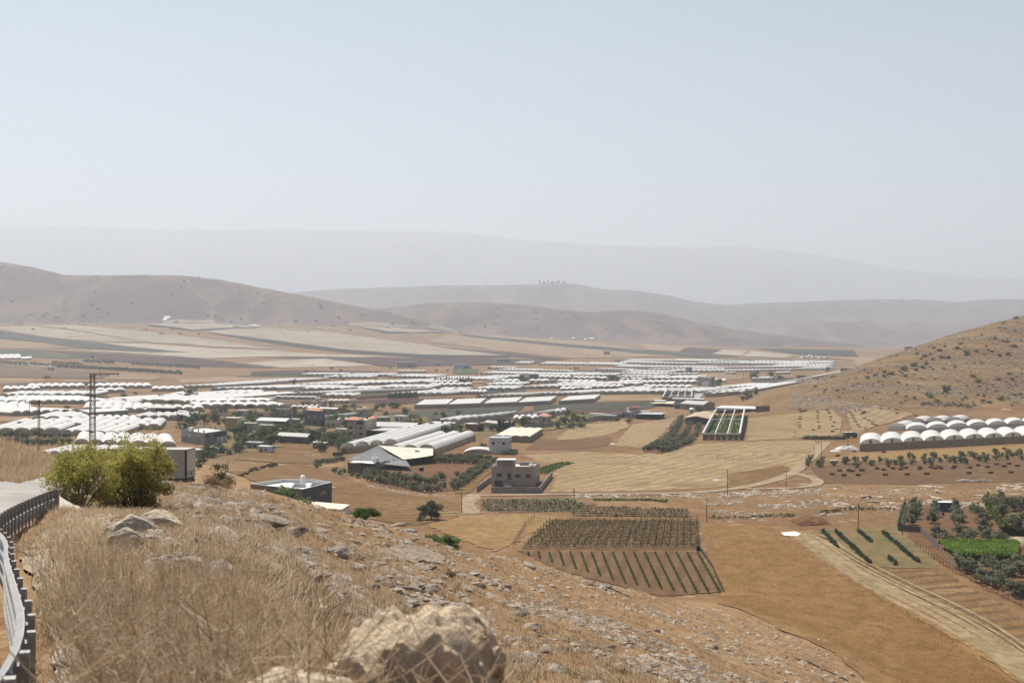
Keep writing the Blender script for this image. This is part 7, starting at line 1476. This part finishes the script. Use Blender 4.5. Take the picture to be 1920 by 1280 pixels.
# bales
BALE = plain('dark_straw_bale', (.125,.07,.042), .95, .3, 2); bm_ = MB(); bm_.box(-.8,.8,-.42,.42,0,.75)
for f_ in (-.35,.35): bm_.box(f_-.02,f_+.02,-.43,.43,-.005,.76)
_b = bm_.build('hay_bale', BALE); BM = _b.data; bpy.data.objects.remove(_b)
def bale(px, py, label, group, ymin=300): 
    p = P(px,py,ymin); o = link('hay_bale', BM); o.location = (p.x,p.y,p.z+.03); o.rotation_euler = (0,0,random.uniform(-.4,.4)); tag(o, label, 'hay bale', group)
zf = [(75,660),(170,657),(203,665),(300,652),(298,658),(452,640),(517,650),(610,638),(685,646),(735,633),(880,628),(877,642),(990,625),(1028,638),(1070,622),(1088,637),(1225,617),(1210,634),(1378,629),(1458,605),(1555,623),(1645,595),(1720,616),(1768,590),(1855,612),(118,706),(263,705),(535,702),(752,697),(947,693),(1370,684),(1585,681),(1793,677),(0,695),(520,474),(1718,438),(57,510)]
for i, (a, b) in enumerate(sorted(zf)): bale(a/5.333+1560, b/5.333+760, 'dark hay bale, number %d from the left in the field below the olive line' % (i+1), 'hay bales below the olive line')
for a, b in ((1437,858),(1450,878),(1441,925),(1440,945),(1436,975),(1437,1000),(1437,1020),(1470,870),(1490,868),(1595,875),(1602,890),(1600,915),(1602,940),(1605,970),(1615,1010),(1612,1028),(1560,1042),(1685,865),(1700,880),(1705,895),(1715,925),(1718,950),(1748,975),(1735,1010),(1733,1055),(1770,1037)): bale(a/4.8+1200, b/4.8+590, 'dark hay bale in the bale loops on the stubble right of the net house', 'hay bales right of the net house', 500)
for a, b in ((345,875),(360,890),(375,910),(380,930),(392,948),(405,970),(420,992),(435,1012),(465,880),(490,878),(470,892),(480,885),(460,895),(485,942),(520,955),(555,975),(575,995),(590,1000),(555,990),(630,850),(700,850),(765,862),(790,868),(775,885),(775,897),(945,914),(965,944),(990,962),(495,1032),(440,858),(400,865)): bale(a/4.8+1520, b/4.8+590, 'dark hay bale on the pale patch below the rocky hill', 'hay bales below the rocky hill', 500)
for a, b in ((100,262),(160,242),(180,232),(245,203),(265,172),(335,182),(310,155),(405,150),(440,130),(510,108),(545,100),(550,132),(570,88),(610,105),(600,88)): bale(a/8+440, b/8+860, 'dark bale in the curved line on the ploughed ground behind the dark house', 'bales behind the dark house', 300)
# ------------------------------------------------------------------ straw
def strawmat(name, c1, c2, c3):
    t = NT(name); f = t.attr('tint'); c = t.ramp(f, [(.0,c1),(.5,c2),(1.0,c3)]); t.put(t.b.inputs['Base Color'], c); t.b.inputs['Roughness'].default_value = .9; t.b.inputs['Specular IOR Level'].default_value = .12; t.translucent(c, .45)
    return t.mat
STR1 = strawmat('dry_grass', (.25,.165,.095), (.425,.315,.20), (.60,.49,.355)); STR2 = strawmat('wheat_stalks', (.27,.15,.06), (.385,.23,.098), (.475,.31,.145)); STR3 = strawmat('dry_thistle', (.28,.185,.115), (.48,.36,.235), (.64,.53,.385))
def blades(name, xy, nb, hmin, hmax, wid, spread, mat, seed=0, segs=2, lean=.5, base=.08, cl=None, z=None, tuft_tint=True):
    r = np.random.default_rng(seed); n = len(xy); N = n*nb; z = H(xy[:,0],xy[:,1]) if z is None else z
    X = np.repeat(xy[:,0],nb)+r.normal(0,base,N); Yv = np.repeat(xy[:,1],nb)+r.normal(0,base,N); Z = np.repeat(z,nb)-.03; h = r.uniform(hmin,hmax,N)*np.repeat(r.uniform(.6,1.15,n),nb); a = r.uniform(0,6.28,N); sp = np.abs(r.normal(0,spread,N))*h; wa = r.uniform(0,6.28,N)
    w = wid*r.uniform(.6,1.4,N); dx, dy = np.cos(a), np.sin(a); px, py = np.cos(wa), np.sin(wa); V = []
    for k in range(segs+1):
        f = k/segs; cx = X+dx*sp*f**1.7; cy = Yv+dy*sp*f**1.7; cz = Z+h*(f-lean*.35*f*f*np.minimum(1,sp/h)); ww = w*(1-.75*f)
        V += [np.stack([cx-px*ww,cy-py*ww,cz],1), np.stack([cx+px*ww,cy+py*ww,cz],1)]
    V = np.stack(V,1); m = 2*(segs+1); idx = np.arange(N)[:,None]*m; Fq = np.concatenate([idx+np.array([2*k,2*k+1,2*k+3,2*k+2]) for k in range(segs)])
    tint = np.clip((np.repeat(r.random(n),nb)*.6+r.random(N)*.5) if tuft_tint else r.random(N),0,1)
    o = np_mesh(name, V.reshape(-1,3), Fq, mat, attrs={'tint':np.repeat(tint,m)}); return tag(o, kind='stuff')
# grass tufts over the stony slope and the crest
blades('dry_grass', slope_pts(15000, 51, 24, 225, 240, 1700, -.35, 5), 9, .14, .42, .014, .55, STR1, 1, 2, base=.10)
blades('dry_grass', slope_pts(6000, 52, 14, 90, 100, 760, -.6, 4), 11, .12, .36, .009, .7, STR1, 2, 2, base=.13)
# the verge of tall straw on the left
def verge(n, seed, y0, y1, xf):
    r = np.random.default_rng(seed); Y = np.exp(r.uniform(math.log(y0), math.log(y1), n*2)); 
    left = np.interp(Y, [p[1] for p in RAIL]+[90], [p[0]+.35 for p in RAIL]+[-26]); right = np.interp(Y, [3,5,8,16,30,60,90], xf); f = r.random(n*2); x = left+(right-left)*f
    big = np.zeros(len(x), bool)
    for bx, by, br in BIGR: big |= np.hypot(x-bx, (Y-by-.2)*.8) < br*1.25
    k = (pn(x/1.1, Y/1.1, seed) > -.30) & ~big & ~((np.hypot(x-xr, Y-yr) < .34)) & (r.random(n*2) > f**6*.9); return np.stack([x[k],Y[k]],1)[:n]
blades('straw', verge(1050, 61, 3.4, 12, [-.5,-.45,-.9,-2.2,-5,-13,-20]), 11, .08, .30, .0028, .9, STR1, 3, 3, base=.07)
blades('straw', verge(1600, 62, 8, 34, [-.5,-.45,-1.0,-2.6,-5,-13,-20]), 11, .08, .30, .0045, .85, STR1, 4, 3, base=.10)
blades('straw', verge(2500, 63, 28, 85, [-.5,-.45,-1,-2.6,-6,-14,-20]), 9, .10, .34, .009, .8, STR1, 5, 2, base=.15)
def bank(n, seed):
    r = np.random.default_rng(seed); px = r.uniform(-60,150,n); Y = r.uniform(72,128,n); x = (px-CX)/F*Y; ln = np.array([(p.x,p.y) for p in RL]); le = np.interp(Y, ln[:,1], ln[:,0]); k = (x < le-8.4) | (x > le+.3); return np.stack([x[k],Y[k]],1)
blades('dry_grass', bank(5000, 64), 8, .3, .8, .014, .5, STR1, 6, 2, base=.2)
# thistles with forked stems, tangled around the near rock
def thistles(name, xy, seed, hmin, hmax, w0, nb=9, z=None, tang=.6):
    r = np.random.default_rng(seed); Vs = []; Fs = []; T = []; b = 0
    def rib(P_, w, tint):
        nonlocal b
        P_ = np.array(P_); d = np.gradient(P_, axis=0); v = np.array([.1,-1,.25]); s = np.cross(d, v); s /= np.linalg.norm(s,axis=1)[:,None]+1e-9; ww = np.linspace(w, w*.4, len(P_))[:,None]
        up = np.cross(s, d); up /= np.linalg.norm(up,axis=1)[:,None]+1e-9
        k = len(P_); ring = np.stack([P_-s*ww, P_+up*ww, P_+s*ww],1).reshape(-1,3); Vs.append(ring); T.append(np.full(3*k, tint))
        for i in range(k-1):
            for j in range(3): Fs.append((b+3*i+j, b+3*i+(j+1)%3, b+3*i+3+(j+1)%3, b+3*i+3+j))
        b += 3*k
    for i, (x, y) in enumerate(xy):
        zz = ground(x,y) if z is None else z[i]; h = r.uniform(hmin,hmax); a = r.uniform(0,6.28); l = r.uniform(0,tang)*h; top = np.array([x+math.cos(a)*l, y+math.sin(a)*l, zz+h]); p0 = np.array([x,y,zz-.03]); mid = (p0+top)/2+r.normal(0,.05*h,3); tt = r.uniform(.25,1)
        L = [p0*(1-f)**2+mid*2*f*(1-f)+top*f*f for f in np.linspace(0,1,6)]; rib(L, w0, tt)
        for k in range(nb):
            f = r.uniform(.25,.95); q = p0*(1-f)**2+mid*2*f*(1-f)+top*f*f; aa = r.uniform(0,6.28); ll = h*r.uniform(.12,.4); e = q+np.array([math.cos(aa)*ll*.8, math.sin(aa)*ll*.8, ll*r.uniform(.1,.9)]); m_ = (q+e)/2+r.normal(0,.03*h,3)+np.array([0,0,-.03*h]); rib([q,m_,e], w0*.55, tt)
            for u in range(2): a2 = r.uniform(0,6.28); e2 = m_+np.array([math.cos(a2), math.sin(a2), r.uniform(.1,1)])*ll*.45; rib([m_, e2], w0*.4, min(1,tt+.1))
    o = np_mesh(name, np.concatenate(Vs), np.array(Fs), STR3, attrs={'tint':np.concatenate(T)}); return tag(o, kind='stuff')
thistles('thistle_stems', verge(800, 71, 3.8, 9, [-.5,-.40,-.7,-2,-5,-13,-20]), 71, .2, .5, .0036, 9)
thistles('thistle_stems', verge(1300, 72, 8, 26, [-.5,-.45,-.9,-2.4,-5,-13,-20]), 72, .18, .5, .0042, 9)
_r = np.random.default_rng(73); tx = np.stack([xr+_r.uniform(-.75,.36,300), yr-_r.uniform(.33,.85,300)],1); thistles('thistle_stems', tx, 73, .28,.78,.0058, 9, tang=1.2)
tx = np.stack([xr+_r.uniform(-.75,.2,60), yr+_r.uniform(-.1,.35,60)],1); thistles('thistle_stems', tx, 74, .4,.85,.0045, 8, tang=.6)
_r2 = np.random.default_rng(77); _n = 240; tx = np.stack([xr+_r2.uniform(-.85,.42,_n), yr-_r2.uniform(.30,.9,_n)],1); blades('straw', tx, 9, .15, .62, .0032, .7, STR1, 31, 3, base=.06)
tx = np.stack([xr+_r2.uniform(-1.0,.5,200), yr+_r2.uniform(-.3,.7,200)],1); tx = tx[np.hypot((tx[:,0]-xr)/.36, (tx[:,1]-yr)/.33) > .95]; blades('straw', tx, 10, .2, .75, .003, .6, STR1, 32, 3, base=.06)
def dead_brush(px, Y, n, s, lab):
    p = at(px, Y); tx = np.stack([p.x+_r.normal(0,s*.4,n), p.y+_r.normal(0,s*.4,n)],1); o = thistles('dead_brush', tx, int(px), s*.5, s, .004, 10, tang=.8); del o['kind']; tag(o, lab, 'dead brush')
dead_brush(40, 9.5, 26, .8, 'dark tangle of dead brush leaning on the near guard rail posts'); dead_brush(48, 6.4, 18, .6, 'small dead brush against the nearest guard rail post')
# wheat standing in its field
wp = flat_pts([(1324,987),(1478,990),(1498,1004),(1556,1064),(1634,1116),(1790,1208),(1925,1300),(1685,1305),(1562,1222),(1350,1132),(1356,1108),(1334,1060)], 17000, 81, -2, 20)
_w = H(wp[:,0], wp[:,1]); blades('wheat', wp, 8, .3, .5, .016, .6, STR2, 7, 2, base=.35, z=np.maximum(_w,0))
wp = flat_pts([(1478,990),(1502,1004),(1564,1063),(1642,1114),(1798,1206),(1790,1208),(1634,1116),(1556,1064),(1496,1004)], 2500, 82, -2, 20); blades('wheat', wp, 8, .5, .8, .02, .4, STR2, 8, 2, base=.3)
wp = flat_pts([(1600,1066),(1764,1072),(1930,1168),(1930,1245),(1700,1114)], 3500, 83, -.1, 6); blades('dry_grass', wp, 6, .2, .5, .03, .6, STR1, 9, 2, base=.3)
wp = flat_pts([(1320,936),(1540,914),(1930,904),(1930,955),(1680,985),(1560,990),(1330,978)], 5500, 84, -.1, 9); blades('dry_grass', wp, 6, .2, .5, .04, .6, STR1, 10, 2, base=.4)
wp = flat_pts([(430,885),(560,868),(640,892),(700,918),(880,950),(1040,965),(980,1004),(930,1034),(780,985),(620,946),(480,905)], 4500, 85, .05, 12); blades('dry_grass', wp, 6, .15,.4,.04,.6, STR1, 11, 2, base=.4)
STRD = strawmat('dark_scrub_twigs', (.07,.055,.032), (.12,.095,.055), (.19,.15,.085))
blades('scrub', hill_pts(5200, 86, -.1), 9, .25, .8, .05, .7, STRD, 12, 1, base=.35); blades('dry_grass', hill_pts(7000, 87, -.3), 6, .2, .5, .05, .7, STR1, 13, 1, base=.4)
blades('scrub', slope_pts(3000, 88, 20, 225, 300, 1700, -.1, 5), 14, .12, .38, .012, .8, STRD, 14, 2, base=.14)
